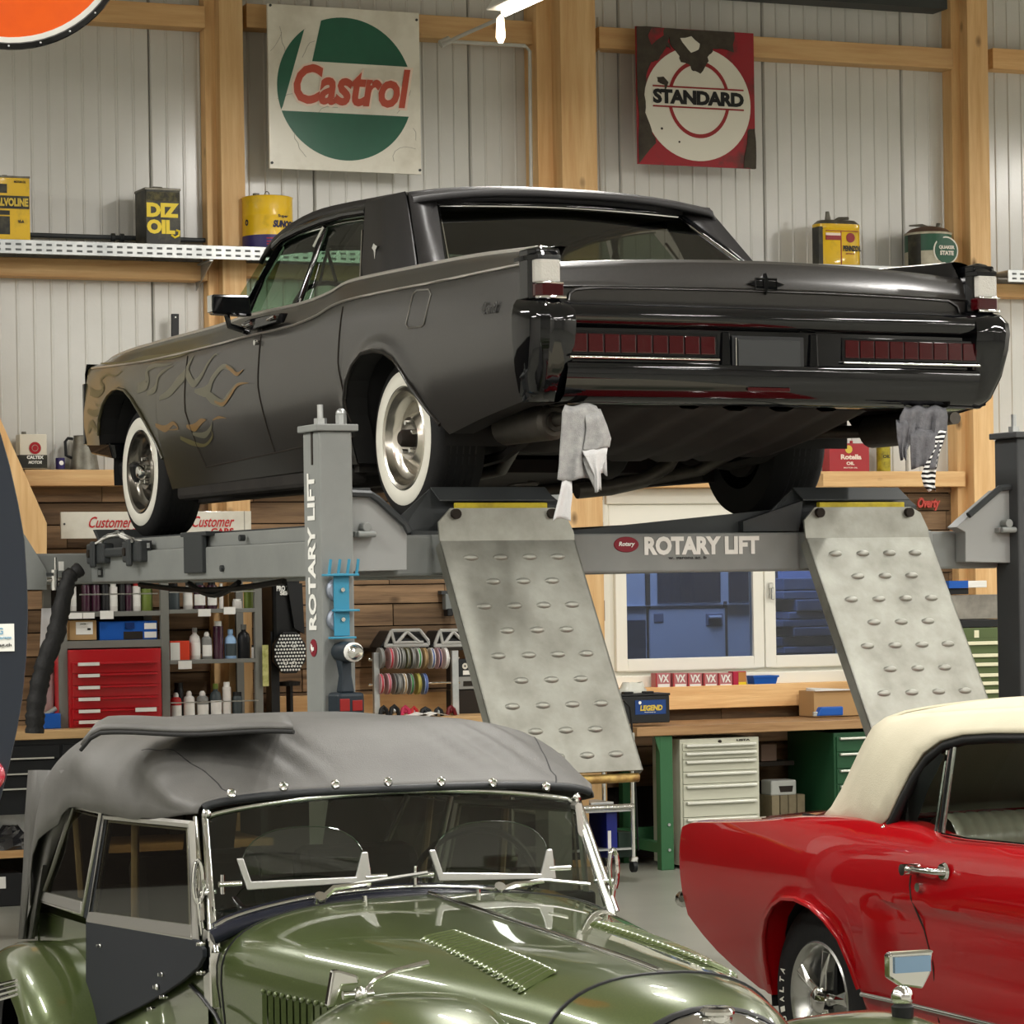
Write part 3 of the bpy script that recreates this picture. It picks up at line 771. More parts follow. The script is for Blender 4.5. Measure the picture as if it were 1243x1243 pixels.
# door seams, sill line
def seam(pix, name='door_seam', r=.0035):
    pts = []
    for i in range(len(pix) - 1):
        for k in range(6):
            x = pix[i][0] + (pix[i + 1][0] - pix[i][0]) * k / 6; y = pix[i][1] + (pix[i + 1][1] - pix[i][1]) * k / 6
            _, v, w = L.inv(x, y, u=.01); pts.append((u_side(v, w) - .0005, v, w))
    _, v, w = L.inv(*pix[-1], u=.01); pts.append((u_side(v, w) - .0005, v, w))
    ci(name, MB().tube(pts, r, 5), M_dark)
seam([(314, 400), (316, 470), (326, 550)]); seam([(411, 372), (413, 440), (424, 512)]); seam([(226, 432), (227, 500), (241, 566)])
seam([(241, 567), (324, 550), (364, 541), (423, 530)], 'sill_seam', .004)
def ribbon(pix, wpx, m, name='painted_flame', off=.0025, u=.01):
    """paint stroke lying on the flank: pixel polyline with widths"""
    P = [Vector(L.inv(x, y, u=u)) for x, y in pix]
    # smooth the path
    Q = []
    n = len(P)
    for i in range(n - 1):
        p0, p1, p2, p3 = P[max(i - 1, 0)], P[i], P[i + 1], P[min(i + 2, n - 1)]
        for k in range(6):
            t = k / 6
            Q.append(.5 * ((2 * p1) + (p2 - p0) * t + (2 * p0 - 5 * p1 + 4 * p2 - p3) * t * t + (3 * p1 - p0 - 3 * p2 + p3) * t ** 3))
    Q.append(P[-1]); N = len(Q); rows = []
    for i, q in enumerate(Q):
        d = Q[min(i + 1, N - 1)] - Q[max(i - 1, 0)]; nn = Vector((0, -d.z, d.y)); nn = nn.normalized() if nn.length > 0 else Vector((0, 0, 1))
        f = i / (N - 1) * (len(wpx) - 1); j = min(int(f), len(wpx) - 2); wd_ = (wpx[j] + (wpx[j + 1] - wpx[j]) * (f - j)) / 250 / 2 + .0005
        row = []
        for s_ in (1, 0, -1):
            v, w = q.y + nn.y * wd_ * s_, q.z + nn.z * wd_ * s_
            row.append((u_side(v, w) - off, v, w))
        rows.append(row)
    ci(name, MB().grid(rows), m, smooth=80)
M_fl1 = mat('flame_grey_green', (98, 96, 78), .35, .3, coat=.2); M_fl2 = mat('flame_gold', (134, 100, 46), .35, .4, coat=.2); M_fl3 = mat('flame_olive', (92, 86, 50), .35, .3)
def cp(l): return [(80 + x / 3.27, 230 + y / 3.27) for x, y in l]
ribbon(cp([(75, 800), (115, 812), (145, 790), (125, 760), (150, 735), (190, 740), (225, 715)]), [10, 9, 5, 4, 2, 0], M_fl3)
ribbon(cp([(290, 790), (325, 770), (320, 720), (345, 700), (380, 698), (420, 692)]), [12, 14, 7, 5, 3, 0], M_fl1)
ribbon(cp([(330, 810), (360, 790), (370, 740), (400, 712), (425, 700)]), [5, 9, 5, 3, 0], M_fl1)
ribbon(cp([(380, 830), (420, 805), (450, 765), (475, 735), (490, 690), (505, 655)]), [4, 10, 13, 12, 6, 0], M_fl1)
ribbon(cp([(485, 730), (515, 770), (545, 735), (565, 690), (590, 655), (604, 660)]), [12, 9, 6, 4, 2, 0], M_fl1)
ribbon(cp([(520, 800), (570, 800), (590, 750), (625, 705), (660, 712), (685, 732), (712, 714)]), [3, 14, 8, 6, 5, 4, 0], M_fl1)
ribbon(cp([(640, 700), (665, 718), (688, 733), (712, 714)]), [2, 4, 4, 0], M_fl2, off=.0035)
ribbon(cp([(555, 800), (590, 830), (630, 848), (655, 815), (690, 775), (737, 768)]), [6, 12, 8, 5, 4, 0], M_fl1)
ribbon(cp([(600, 842), (632, 852), (660, 820), (692, 776), (737, 768)]), [2, 4, 4, 3, 0], M_fl2, off=.0035)
ribbon(cp([(360, 935), (395, 950), (430, 928), (445, 950), (400, 955)]), [4, 8, 4, 2, 0], M_fl2)
ribbon(cp([(480, 940), (510, 945), (540, 920), (560, 915)]), [3, 9, 6, 0], M_fl2)
ribbon(cp([(500, 970), (545, 975), (575, 945), (580, 920)]), [3, 7, 4, 0], M_fl1)
ribbon(cp([(450, 985), (490, 1005), (540, 1015), (575, 980), (572, 950)]), [4, 6, 3, 3, 0], M_fl3)
ribbon(cp([(585, 915), (610, 905), (640, 908)]), [1, 3, 0], M_fl2)
ribbon(cp([(140, 690), (250, 690), (330, 672), (450, 660), (540, 632), (600, 612)]), [1, 4, 6, 7, 4, 0], M_fl3, u=.05)
ribbon(cp([(70, 880), (110, 890), (140, 870), (110, 850)]), [6, 8, 5, 0], M_fl3)
ribbon(cp([(70, 960), (95, 930), (120, 960), (135, 920)]), [8, 10, 6, 0], M_fl3)
# fuel door
fp = [L.inv(400 + x / 3.27, 230 + y / 3.27, u=.01) for x, y in ((330, 400), (380, 395), (392, 415), (378, 535), (368, 545), (318, 550), (306, 535), (318, 415))]
ci('fuel_door', MB().tube([(u_side(v, w) - .001, v, w) for _, v, w in fp], .0045, 5, closed=True), mat('seam_highlight', (120, 118, 112), .4, .4), smooth=60)
# script badge on the quarter panel
bp_ = L.inv(587, 382, u=.01); bq = L.inv(618, 372, u=.01)
me = text_mb('Conti', .13, .045, shear=.35, bold=.015); me.materials.clear(); me.materials.append(M_gloss)
o = bpy.data.objects.new('script_badge', me); COL.objects.link(o); o.parent = car
o.matrix_local = Matrix(((0, 1, 0, u_side(bp_[1], bp_[2]) - .004), (-1, 0, 0, bp_[1]), (-.05, 0, 1, bp_[2]), (0, 0, 0, 1)))
# door handles (pair facing each other) and lock
ha = L.inv(296, 397, u=.03); hb = L.inv(345, 384, u=.03)
hm = MB()
zc = (ha[2] + hb[2]) / 2
hm.prism([(ha[1], zc + .012), (ha[1] - .12, zc + .022), (hb[1] + .10, zc + .020), (hb[1], zc + .016), (hb[1] + .05, zc - .02), (ha[1] - .12, zc - .028)], .012, .05, 'yz')
h_ = ci('door_handle', hm, M_gloss, bevel=.004)
obj('handle_grip', MB().tube([(.006, ha[1] - .05, zc), (.002, ha[1] - .10, zc - .004), (.006, ha[1] - .15, zc)], .008).tube([(.006, hb[1] + .05, zc + .004), (.0, hb[1] + .09, zc), (.006, hb[1] + .13, zc)], .008), M_chrome, h_, smooth=50)
lk = L.inv(310, 416, u=.0)
ci('door_lock', MB().cyl((-.006, lk[1], lk[2]), (.03, lk[1], lk[2]), .012), M_chrome, smooth=40)
# ---- greenhouse
def Lp(px, py, u): a = L.inv(px, py, u=u); return Vector(a)
def mir(p): return Vector((WID - p[0], p[1], p[2]))
UB, UT = .20, .30
we_t = sorted([(Lp(x, y, .31)[1], Lp(x, y, .31)[2]) for x, y in ((322, 304), (332, 290), (350, 274.6), (372.6, 261), (396.8, 252), (450, 241), (495, 235), (520, 234))])
we_t = [(1.60, we_t[0][1] - .03)] + [p for p in we_t if p[0] > 1.66]
def roofz(v, u):
    d = min(1, abs(u - 1.01) / .71)
    return sinterp(we_t, v) + .055 * (1 - d ** 2.6)
vR = 1.70; vF = we_t[-1][0]
rows = []
vs = [vR + (vF - vR) * i / 14 for i in range(15)]
us = [.30, .305, .33] + [.37 + (1.28) * i / 12 for i in range(13)] + [1.69, 1.715, 1.72]
def roofrow(v, dz=0, f=roofz):
    row = [(.285, v, f(v, .30) - .035 + dz)]
    for u in us:
        row.append((u, v, f(v, u) + dz - (.012 if u in (.30, 1.72) else 0)))
    return row + [(WID - .285, v, f(v, .30) - .035 + dz)]
rrow0 = [(x, y - .03, z - .035) for x, y, z in roofrow(vR)]
rrow1 = [(x, y - .02, z - .012) for x, y, z in roofrow(vR)]
roof = ci('roof', MB().grid([rrow0, rrow1] + [roofrow(v) for v in vs] + [[(x, y + .02, z - .02) for x, y, z in roofrow(vF)]]), M_vinyl, smooth=35, solid=.02)
# rear pillars: side panel + rear panel, left and mirrored right
Cst, Csb = Lp(448, 250, UT - .01), Lp(443, 341, UB)       # rear edge of the side window opening
Cct, Ccb = Vector((.30, 1.69, we_t[0][1] + .0)), Lp(509, 325, UB)
Cct = Lp(495, 240, .295)
gTL, gBL = Lp(528, 247, .0), Lp(539, 309, .0)
gTL = Vector(L.inv(528, 247, v=1.74)); gBL = Vector(L.inv(539, 309, v=1.38))
def ext(a, b, w):  # point on line a-b at height w
    t = (w - a.z) / (b.z - a.z); return a + (b - a) * t
gB0 = ext(gTL, gBL, .955); Cb0 = ext(Cct, Ccb, .955); Cs0 = ext(Cst, Csb, .955)
topz = roofz(1.72, .31) - .01
Ct1 = ext(Ccb, Cct, topz)
for s_ in (1, -1):
    f = (lambda p: p) if s_ == 1 else mir
    side = MB()
    n = 6
    A = [Cs0, Csb, Cst, Vector((.30, Cst.y + .01, roofz(Cst.y, .31) - .02))]
    B = [Cb0, ext(Ccb, Cct, Csb.z), ext(Ccb, Cct, Cst.z), Ct1]
    side.grid([[f(p) for p in A], [f(p + Vector((-.004, 0, 0))) for p in [A[i].lerp(B[i], .5) for i in range(4)]], [f(p) for p in B]])
    ci('rear_pillar', side, M_vinyl, smooth=40, solid=-.02 if s_ == 1 else .02)
    rear = MB()
    gt = gTL + Vector((-.0, 0, 0))
    C2 = [Cb0, ext(Ccb, Cct, 1.05), Cct, Vector((Ct1.x, Ct1.y, topz + .01))]
    D2 = [gB0, ext(gBL, gTL, 1.05), gTL, Vector((gTL.x + .01, gTL.y + .02, topz + .03))]
    rear.grid([[f(p) for p in C2], [f(p) for p in D2]])
    ci('rear_quarter', rear, M_vinyl, smooth=40, solid=.015 if s_ == 1 else -.015)
# rear glass header
hdr = MB().grid([[(u, gTL.y + .0, gTL.z + .012 * (1 - (abs(u - 1.01) / .6) ** 2)) for u in [gTL.x + (WID - 2 * gTL.x) * i / 8 for i in range(9)]],
                 [(u, gTL.y - .01, roofz(1.70, u) - .012) for u in [gTL.x + (WID - 2 * gTL.x) * i / 8 for i in range(9)]]])
ci('rear_header', hdr, M_vinyl, smooth=40, solid=.02)
rg = MB()
for t in range(5):
    pass
rows = []
for t in (0, .25, .5, .75, 1):
    a = gB0.lerp(gTL, t); rows.append([(a.x + (WID - 2 * a.x) * i / 10, a.y - .035 * math.sin(math.pi * i / 10) + .012, a.z + .012 * t * math.sin(math.pi * i / 10)) for i in range(11)])
ci('rear_window', MB().grid(rows), M_rglass, smooth=80)
edge = [rows[0][0]] + [tuple(r[0]) for r in rows[1:]] + rows[-1][1:] + [tuple(r[-1]) for r in rows[::-1][1:]]
ci('rear_window_trim', MB().tube([(x, y - .012, z) for x, y, z in edge], .010, 6), M_gloss, smooth=60)
ci('rear_window_bead', MB().tube([(x + (.014 if x < 1 else -.014) * (1 if abs(x - 1.01) > .55 else 0), y - .02, z - .012) for x, y, z in edge], .004, 5), M_chrome, smooth=60)
# A pillars, window frames
At, Ab = Lp(336, 288, UT), Lp(280, 366, .17)
Gt, Gb = Lp(340, 297, UT), Lp(300, 386, .17)
for s_ in (1, -1):
    f = (lambda p: p) if s_ == 1 else mir
    fr_ = MB()
    fr_.loft([[f(p + Vector(o_)) for o_ in ((-.012, 0, 0), (.02, .0, 0), (.05, .06, .0), (.0, .05, 0))] for p in (Lp(292, 386, .17), Lp(318, 336, .235), Lp(340, 297, UT))])
    ci('front_pillar', fr_, M_gloss)
    hp = [f(Lp(x, y, UT - .005)) for x, y in ((334, 300), (345, 289), (365, 279), (392, 268), (420, 260), (447, 256))]
    ci('window_header', MB().tube(hp, .022, 8), M_gloss, smooth=60)
    hp = [f(Lp(x, y, UT + .005)) for x, y in ((340, 297), (362, 285), (391, 277), (397, 275), (420, 270), (441, 267))]
    ci('window_bead', MB().tube(hp, .004, 6), M_chrome, smooth=60)
    ci('rear_window_post', MB().tube([f(Lp(447, 256, UT - .01)), f(Lp(442, 341, UB - .01))], .014, 8), M_gloss, smooth=60)
    ci('post_bead', MB().tube([f(Lp(440.5, 280, UT - .02)), f(Lp(438, 339, UB - .005))], .007, 6), M_chrome, smooth=60)
    ci('door_post', MB().tube([f(Lp(395, 276, UT)), f(Lp(362, 371, .185))], .013, 6), M_gloss, smooth=60)
    ci('door_post_chrome', MB().tube([f(Lp(394, 275, UT - .015)), f(Lp(382, 299, .27))], .011, 6).tube([f(Lp(366, 362, .18)), f(Lp(363, 371, .175))], .006, 6), M_chrome, smooth=60)
    ci('vent_post', MB().tube([f(Lp(331, 312, .285)), f(Lp(300, 386, .185))], .008, 6), M_gloss, smooth=60)
    g1 = MB(); q = [f(Lp(x, y, u)) for x, y, u in ((300, 387, .2), (340, 299, .305), (362, 286, .31), (392, 277, .31), (362, 373, .2))]
    g1.v = [tuple(p) for p in q]; g1.face(range(5)); ci('front_side_glass', g1, M_sglass)
    g2 = MB(); q = [f(Lp(x, y, u)) for x, y, u in ((364, 373, .2), (396, 276, .31), (441, 267, .31), (438, 341, .2))]
    g2.v = [tuple(p) for p in q]; g2.face(range(4)); ci('rear_side_glass', g2, M_sglass)
wsb = Lp(284, 380, .2); wst = Lp(336, 292, .31)
w0, w1 = wsb + Vector((0, .08, 0)), wst + Vector((0, .05, 0))
ci('windscreen', MB().grid([[(w.x + (WID - 2 * w.x) * i / 8, w.y + .06 * math.sin(math.pi * i / 8), w.z) for i in range(9)] for w in (w0, w0.lerp(w1, .5), w1)]), M_sglass, smooth=80)
# interior
ci('parcel_shelf', MB().box(.28, 1.74, 1.38, 1.60, .93, .955), M_int)
ci('cabin_floor', MB().box(.16, 1.86, 1.82, 3.9, .225, .262), M_int)
for v0 in (1.62, 2.52):
    ci('seat', MB().hexa([(.3, v0, .3), (1.72, v0, .3), (1.72, v0 + .6, .3), (.3, v0 + .6, .3), (.3, v0, 1.0), (1.72, v0, 1.0), (1.72, v0 + .14, .99), (.3, v0 + .14, .99)]), M_int, bevel=.03)
ci('dashboard', MB().box(.2, 1.82, 3.42, 3.75, .80, .975), M_int, bevel=.03)
ci('steering_wheel', MB().tube([(.55 + .2 * math.cos(a), 3.12 + .07 * math.sin(a), .94 + .19 * math.sin(a)) for a in [2 * math.pi * i / 24 for i in range(24)]], .012, 6, closed=True), M_black, smooth=60)
ci('headliner', MB().grid([[(u, v, roofz(v, u) - .045) for u in (.32, .7, 1.01, 1.3, 1.70)] for v in (1.75, 2.2, 2.6, 2.85)]), mat('headliner_cloth', (92, 84, 66), .9))
# belts hanging in the rear side window
ci('seat_belt', MB().tube([tuple(Lp(x, y, .34)) for x, y in ((396, 300), (402, 320), (408, 342))], .008, 6).tube([tuple(Lp(x, y, .36)) for x, y in ((388, 345), (393, 320), (400, 300))], .007, 6), M_int, smooth=60)
# emblem on the rear pillar
ep = Lp(460, 304, .22)
ci('pillar_emblem', MB().prism([(ep.y + .008, ep.z + .03), (ep.y + .028, ep.z + .012), (ep.y + .008, ep.z - .0), (ep.y - .0, ep.z - .045), (ep.y - .008, ep.z), (ep.y - .028, ep.z + .014), (ep.y - .008, ep.z + .02)], ep.x - .02, ep.x - .008, 'yz'), M_chrome)
# door mirror
mp_ = L.inv(283, 372, u=-.02)
mi = ci('door_mirror', MB().hexa([(-.13, mp_[1] - .03, mp_[2] - .035), (.06, mp_[1] - .03, mp_[2] - .045), (.06, mp_[1] + .07, mp_[2] - .04), (-.11, mp_[1] + .07, mp_[2] - .035), (-.13, mp_[1] - .03, mp_[2] + .05), (.05, mp_[1] - .03, mp_[2] + .05), (.04, mp_[1] + .07, mp_[2] + .045), (-.10, mp_[1] + .07, mp_[2] + .04)]), M_gloss, bevel=.01)
obj('mirror_stalk', MB().tube([(-.05, mp_[1], mp_[2] - .04), (-.04, mp_[1], mp_[2] - .085), (.06, mp_[1], mp_[2] - .115)], .014), M_gloss, mi, smooth=50)
obj('mirror_edge', MB().box(-.134, -.128, mp_[1] - .035, mp_[1] + .02, mp_[2] - .03, mp_[2] + .045), M_chrome, mi, bevel=.002)
# ---- rear end
def across(prof, u0=.13, u1=1.89, n=14, bow=.025):
    rows = []
    for v, w in prof:
        rows.append([(u0 + (u1 - u0) * i / n, v - bow * (1 - (2 * i / n - 1) ** 2), w) for i in range(n + 1)])
    return MB().grid(rows)
crown = lambda u: .032 * (1 - (abs(u - 1.01) / .86) ** 2)
rows = []
for v, w, k in ((.10, .884, 1), (.078, .872, 1), (.066, .855, .9), (.06, .82, .6), (.05, .800, .3), (.045, .796, .3), (.055, .788, .3), (.06, .75, .2), (.065, .735, .1)):
    rows.append([(u, v - .025 * (1 - ((u - 1.01) / .88) ** 2), w + crown(u) * k) for u in [.135 + 1.75 * i / 16 for i in range(17)]])
ci('trunk_face', MB().grid(rows), M_body, smooth=28)
# pressed line on the trunk face
tl = [(.175, .745), (.18, .77), (.20, .785), (.24, .7905)] + [(.3 + i * .2, .791 + .009 * math.sin(math.pi * (i * .2 + .2) / 1.7)) for i in range(8)] + [(1.8, .789), (1.84, .77), (1.85, .745)]
ci('pressed_line', MB().tube([(u, .053 - .025 * (1 - ((u - 1.01) / .88) ** 2), w) for u, w in tl], .006, 6), M_body, smooth=60)
# bumper in gloss black with recesses
bu = ci('rear_bumper', across([(.10, .742), (.03, .738), (-.02, .722), (-.035, .70), (-.035, .68), (-.02, .658), (.005, .645), (.008, .525), (-.018, .518), (-.024, .50), (-.01, .45), (.01, .405), (.04, .385), (.10, .378), (.2, .375)]), M_gloss, smooth=50)
for s_ in (1, -1):
    fx = (lambda u: u) if s_ == 1 else (lambda u: WID - u)
    rings = []
    for w, vp, uo in ((.752, .05, .012), (.735, -.02, .0), (.70, -.06, -.008), (.66, -.065, -.01), (.60, -.055, -.008), (.5, -.02, .0), (.42, .03, .015), (.385, .08, .03)):
        rings.append([(fx(uo), .14, w), (fx(uo + .002), vp + .06, w), (fx(uo + .02), vp + .012, w), (fx(uo + .05), vp - .004, w), (fx(uo + .075), vp + .003, w), (fx(uo + .095), vp - .002, w), (fx(.155), vp + .02, w), (fx(.155), .14, w)])
    obj('bumper_end', MB().loft(rings), M_gloss, bu, smooth=40)
    # lamp strip
    a0, a1 = ((.095, .745), (1.275, 1.925))[0 if s_ == 1 else 1]
    a0, a1 = (.135, .745) if s_ == 1 else (1.275, 1.885)
    tr = obj('tail_lamp_strip', MB().box(a0, a1, -.022, .01, .545, .632), M_gloss, car, bevel=.003)
    cw = (a1 - a0 - .02) / 9
    cell = MB().box(.003, cw - .003, -.020, -.014, .556, .622).mesh('lamp_cell', M_lensr)
    for k in range(9):
        o = obj('lamp_cell', cell, M_lensr, tr, loc=(a0 + .01 + k * cw, -.006, 0), bevel=.003)
    obj('lamp_bezel', MB().tube([(a0, -.03, .538), (a1, -.03, .538)], .005, 6), M_chrome, bu, smooth=60)
    # vertical corner lamps with cap
    lh = ci('lamp_housing', MB().loft([[(fx(a), b, w) for a, b in ((.012, .12), (.012, .045), (.03, .02), (.125, .02), (.14, .05), (.14, .12))] for w in (.745, .76, .88, .925)]), M_gloss, bevel=.006)
    obj('lamp_cap', MB().loft([[(fx(a * k + .075 * (1 - k)), b * k + .06 * (1 - k), w) for a, b in ((.008, .15), (.01, .03), (.03, .0), (.12, .0), (.14, .04), (.14, .15))] for w, k in ((.885, 1), (.90, 1), (.91, .8), (.93, .45), (.938, .1))]), M_gloss, lh, smooth=40)
    obj('reversing_lens', MB().loft([[(fx(a), b, w) for a, b in ((.022, .06), (.022, .012), (.04, -.004), (.115, -.004), (.125, .05))] for w in (.802, .884)]), M_lensw, lh, bevel=.004)
    obj('tail_lens', MB().loft([[(fx(a), b, w) for a, b in ((.022, .06), (.022, .008), (.04, -.012), (.125, -.012), (.132, .05))] for w in (.752, .799)]), M_lensr, lh, bevel=.004)
    obj('lens_trim', MB().tube([(fx(.02), .0, .80), (fx(.045), -.012, .80), (fx(.122), -.012, .80)], .004, 6).tube([(fx(.018), .0, .748), (fx(.045), -.02, .748), (fx(.128), -.02, .748)], .006, 6), M_chrome, lh, smooth=60)
# number plate recess
pr_ = ci('plate_recess', MB().box(.80, 1.105, -.03, -.018, .468, .628), M_black, bevel=.003)
obj('plate_holder', MB().box(.82, 1.085, -.038, -.03, .488, .615), mat('plate_mount', (40, 42, 42), .35), pr_, bevel=.003)
obj('plate_trim', MB().tube([(.82, -.04, .495), (1.085, -.04, .495)], .003, 5).tube([(.812, -.036, .62), (.812, -.036, .49)], .003, 5), M_chrome, pr_)
for u_ in (.752, 1.125):
    obj('recess_cheek', MB().hexa([(u_, -.03, .44), (u_ + .045, -.03, .44), (u_ + .045, .01, .44), (u_, .01, .44), (u_ + .01, -.028, .64), (u_ + .04, -.028, .64), (u_ + .04, .01, .64), (u_ + .01, .01, .64)]), M_gloss, bu, bevel=.004)
obj('red_reflector', MB().box(.86, 1.04, -.036, -.028, .425, .44), M_lensr, bu, bevel=.003)
# four-pointed trunk emblem
e = L.inv(928, 345, v=.03); em = MB(); ev = .02
em.prism([(e[0] - .075, e[2]), (e[0] - .045, e[2] + .01), (e[0] + .045, e[2] + .01), (e[0] + .08, e[2]), (e[0] + .045, e[2] - .01), (e[0] - .045, e[2] - .01)], ev, ev + .02)
em.prism([(e[0], e[2] + .04), (e[0] + .012, e[2]), (e[0], e[2] - .04), (e[0] - .012, e[2])], ev - .004, ev + .02)
ci('trunk_emblem', em.tube([(e[0] - .045, ev, e[2] + .018), (e[0] + .045, ev, e[2] + .018), (e[0] + .045, ev, e[2] - .018), (e[0] - .045, ev, e[2] - .018)], .005, 5, closed=True), M_gloss)
# ---- wheels
def wheel(pos, R_, wr, side, face, mats=(M_tyre, M_ww, M_chrome), wd_=.21, chrome=True, whitewall=True):
    t = obj('wheel', MB().lathe([(wr, .0), (wr + .012, -.004 * 1), (R_ - .045, -.006), (R_ - .02, .004), (R_ - .004, .022), (R_, .045), (R_, wd_ - .045), (R_ - .02, wd_), (wr, wd_)], 48, (0, 0, 0), 'x', caps=False), M_tyre, car, smooth=50, loc=pos)
    if side == -1: t.scale = (-1, 1, 1)
    for k in range(5):
        obj('tread_groove', MB().lathe([(R_ + .0006, .05 + k * .027), (R_ + .0006, .056 + k * .027)], 40, (0, 0, 0), 'x', caps=False), M_black, t)
    if whitewall: obj('whitewall', MB().lathe([(wr + .008, -.0065), (wr + .02, -.010), (wr + .062, -.0105), (wr + .067, -.007)], 56, (0, 0, 0), 'x', caps=False), M_ww, t, smooth=60)
    rimm = mat('satin_chrome', (205, 200, 190), .24, 1.0) if chrome else mat('dark_chrome', (120, 116, 108), .22, .9)
    obj('rim', MB().lathe([(wr + .008, -.004), (wr, -.010), (wr - .012, -.004), (wr - .022, .022), (wr - .03, .034), (wr - .055, .045), (wr - .062, .062), (wr - .085, .055), (.085, .018), (.07, .022), (.05, .024), (.0001, .026)], 48, (0, 0, 0), 'x', caps=False), rimm, t, smooth=40)
    for k in range(5):
        a = 2 * math.pi * k / 5 + .3
        obj('wheel_nut', MB().cyl((.024, .062 * math.cos(a), .062 * math.sin(a)), (.002, .062 * math.cos(a), .062 * math.sin(a)), .010, n=6), M_chrome, t)
    obj('hub_cap', MB().lathe([(.036, .026), (.034, -.012), (.025, -.022), (.001, -.024)], 20, (0, 0, 0), 'x'), M_dark if chrome else M_chrome, t, smooth=40)
    return t
Z0 = .322
wheel((.125, 1.394, Z0), Z0 + .003, .200, 1, 0); wheel((.125, 4.594, Z0), Z0 + .003, .200, 1, 0, chrome=False)
wheel((WID - .125, 1.394, Z0), Z0 + .003, .200, -1, 0, wd_=.24); wheel((WID - .125, 4.594, Z0), Z0 + .003, .200, -1, 0)
# ---- underbody
ci('floor_pan', MB().box(.10, 1.92, 1.80, 3.95, .205, .26), M_under)
ci('chassis_beam', MB().box(.32, .42, 1.6, 4.9, .16, .24), M_under); ci('chassis_beam', MB().box(1.60, 1.70, 1.6, 4.9, .16, .24), M_under)
ci('sill', MB().box(.075, .16, 1.85, 3.95, .16, .24), M_under, bevel=.02)
tp = MB(); rows = []
prof_u = [.42 + 1.2 * i / 24 for i in range(25)]
for v, w in ((.12, .385), (.3, .345), (.6, .28), (.9, .235), (1.05, .24), (1.1, .33)):
    rows.append([(u, v, w - (.022 if (i % 4) in (1, 2) else 0) + .06 * (abs(u - 1.02) / .6) ** 4) for i, u in enumerate(prof_u)])
ci('trunk_floor', MB().grid(rows), M_under, smooth=30)
ci('inner_quarter', MB().box(.10, .42, .12, .9, .40, .42).box(1.62, 1.92, .12, .9, .40, .42), M_int)
ax = ci('rear_axle', MB().cyl((.34, 1.394, .30), (1.68, 1.394, .30), .042, n=12).sphere((1.0, 1.40, .275), .125, 16, 10), M_under, smooth=50)
for k in range(3): obj('differential_bolt', MB().cyl((.9 + k * .1, 1.36, .155), (.9 + k * .1, 1.36, .12), .01, n=6), M_under, ax)
ci('leaf_spring', MB().tube([(.42, .75, .34), (.42, 1.1, .24), (.42, 1.394, .22), (.42, 1.75, .26), (.42, 2.0, .33)], .022, 6).tube([(1.60, .75, .34), (1.60, 1.1, .24), (1.60, 1.394, .22), (1.60, 1.75, .26), (1.60, 2.0, .33)], .022, 6), M_under, smooth=50)
for s_ in (1, -1):
    fx = (lambda u: u) if s_ == 1 else (lambda u: WID - u)
    mf = ci('silencer', MB().lathe([(.001, .22), (.052, .225), (.066, .24), (.066, .62), (.05, .64), (.001, .645)], 20, (fx(.20), 0, .322), 'y'), M_exh, smooth=40)
    obj('end_ring', MB().lathe([(.030, .212), (.036, .208), (.036, .226)], 16, (fx(.20), 0, .322), 'y'), M_exh, mf, smooth=40)
    obj('tail_pipe', MB().tube([(fx(.20), .24, .325), (fx(.215), .14, .335), (fx(.225), .05, .34), (fx(.23), .0, .34)], .024, 10), M_exh, mf, smooth=50)
    obj('exhaust_pipe', MB().tube([(fx(.20), .6, .322), (fx(.30), .85, .33), (fx(.48), 1.1, .30), (fx(.55), 1.394, .20), (fx(.55), 1.8, .18), (fx(.55), 3.0, .17)], .026, 10), M_exh, mf, smooth=50)
ci('cross_pipe', MB().tube([tuple(L.inv(x, y, v=1.15)) for x, y in ((700, 596), (740, 592), (780, 583), (810, 565), (822, 545))], .032, 10), M_exh, smooth=50)
ci('coil_spring', MB().tube([(.52 + .06 * math.cos(a), 1.15 + .06 * math.sin(a), .06 + a * .004) for a in [i * .5 for i in range(40)]], .009, 6), M_exh, smooth=60)
ci('brake_backing', MB().cyl((.34, 1.394, .32), (.36, 1.394, .32), .15, n=20).cyl((1.66, 1.394, .32), (1.68, 1.394, .32), .15, n=20), M_under)

# ---- cloths on the tail pipes
def cloth(name, label, sheets, m, F, kind='cloth'):
    """sheets: list of (rows of (left px, right px, y px), v, fold amp, fold count)"""
    root = thing(name, label, 'towel' if kind == 'towel' else kind, F.o, F.rot)
    for si, (rows, v, amp, cnt, mm) in enumerate(sheets):
        R_ = []
        # densify rows
        D = []
        for i in range(len(rows) - 1):
            for k in range(4): D.append([rows[i][j] + (rows[i + 1][j] - rows[i][j]) * k / 4 for j in range(3)])
        D.append(list(rows[-1]))
        for i, (xl, xr, y) in enumerate(D):
            row = []; n = 22; t = i / (len(D) - 1)
            for j in range(n + 1):
                s_ = j / n; x = xl + (xr - xl) * s_
                ph = s_ * cnt * 2 * math.pi + si
                vv = v + amp * t ** .6 * (math.sin(ph) + .5 * math.sin(ph * 1.7 + 1 + t * 2)) - (0 if t > .12 else (.12 - t) * -.25)
                row.append(F.inv(x, y + 2 * math.sin(ph * .7), v=vv))
            R_.append(row)
        obj('cloth_fold' if si else 'cloth_sheet', MB().grid(R_), mm or m, root, smooth=80, solid=.004)
    return root
M_tow = mat('grey_terry_cloth', (170, 170, 168), .95, n=(30, .3, .7), col2=(140, 140, 140), b=(300, .5))
M_tow2 = mat('light_towel_back', (206, 206, 206), .95, b=(300, .5))
M_rag = mat('dark_grey_rag', (112, 112, 116), .95, n=(40, .3, .7), col2=(88, 88, 92), b=(200, .5))
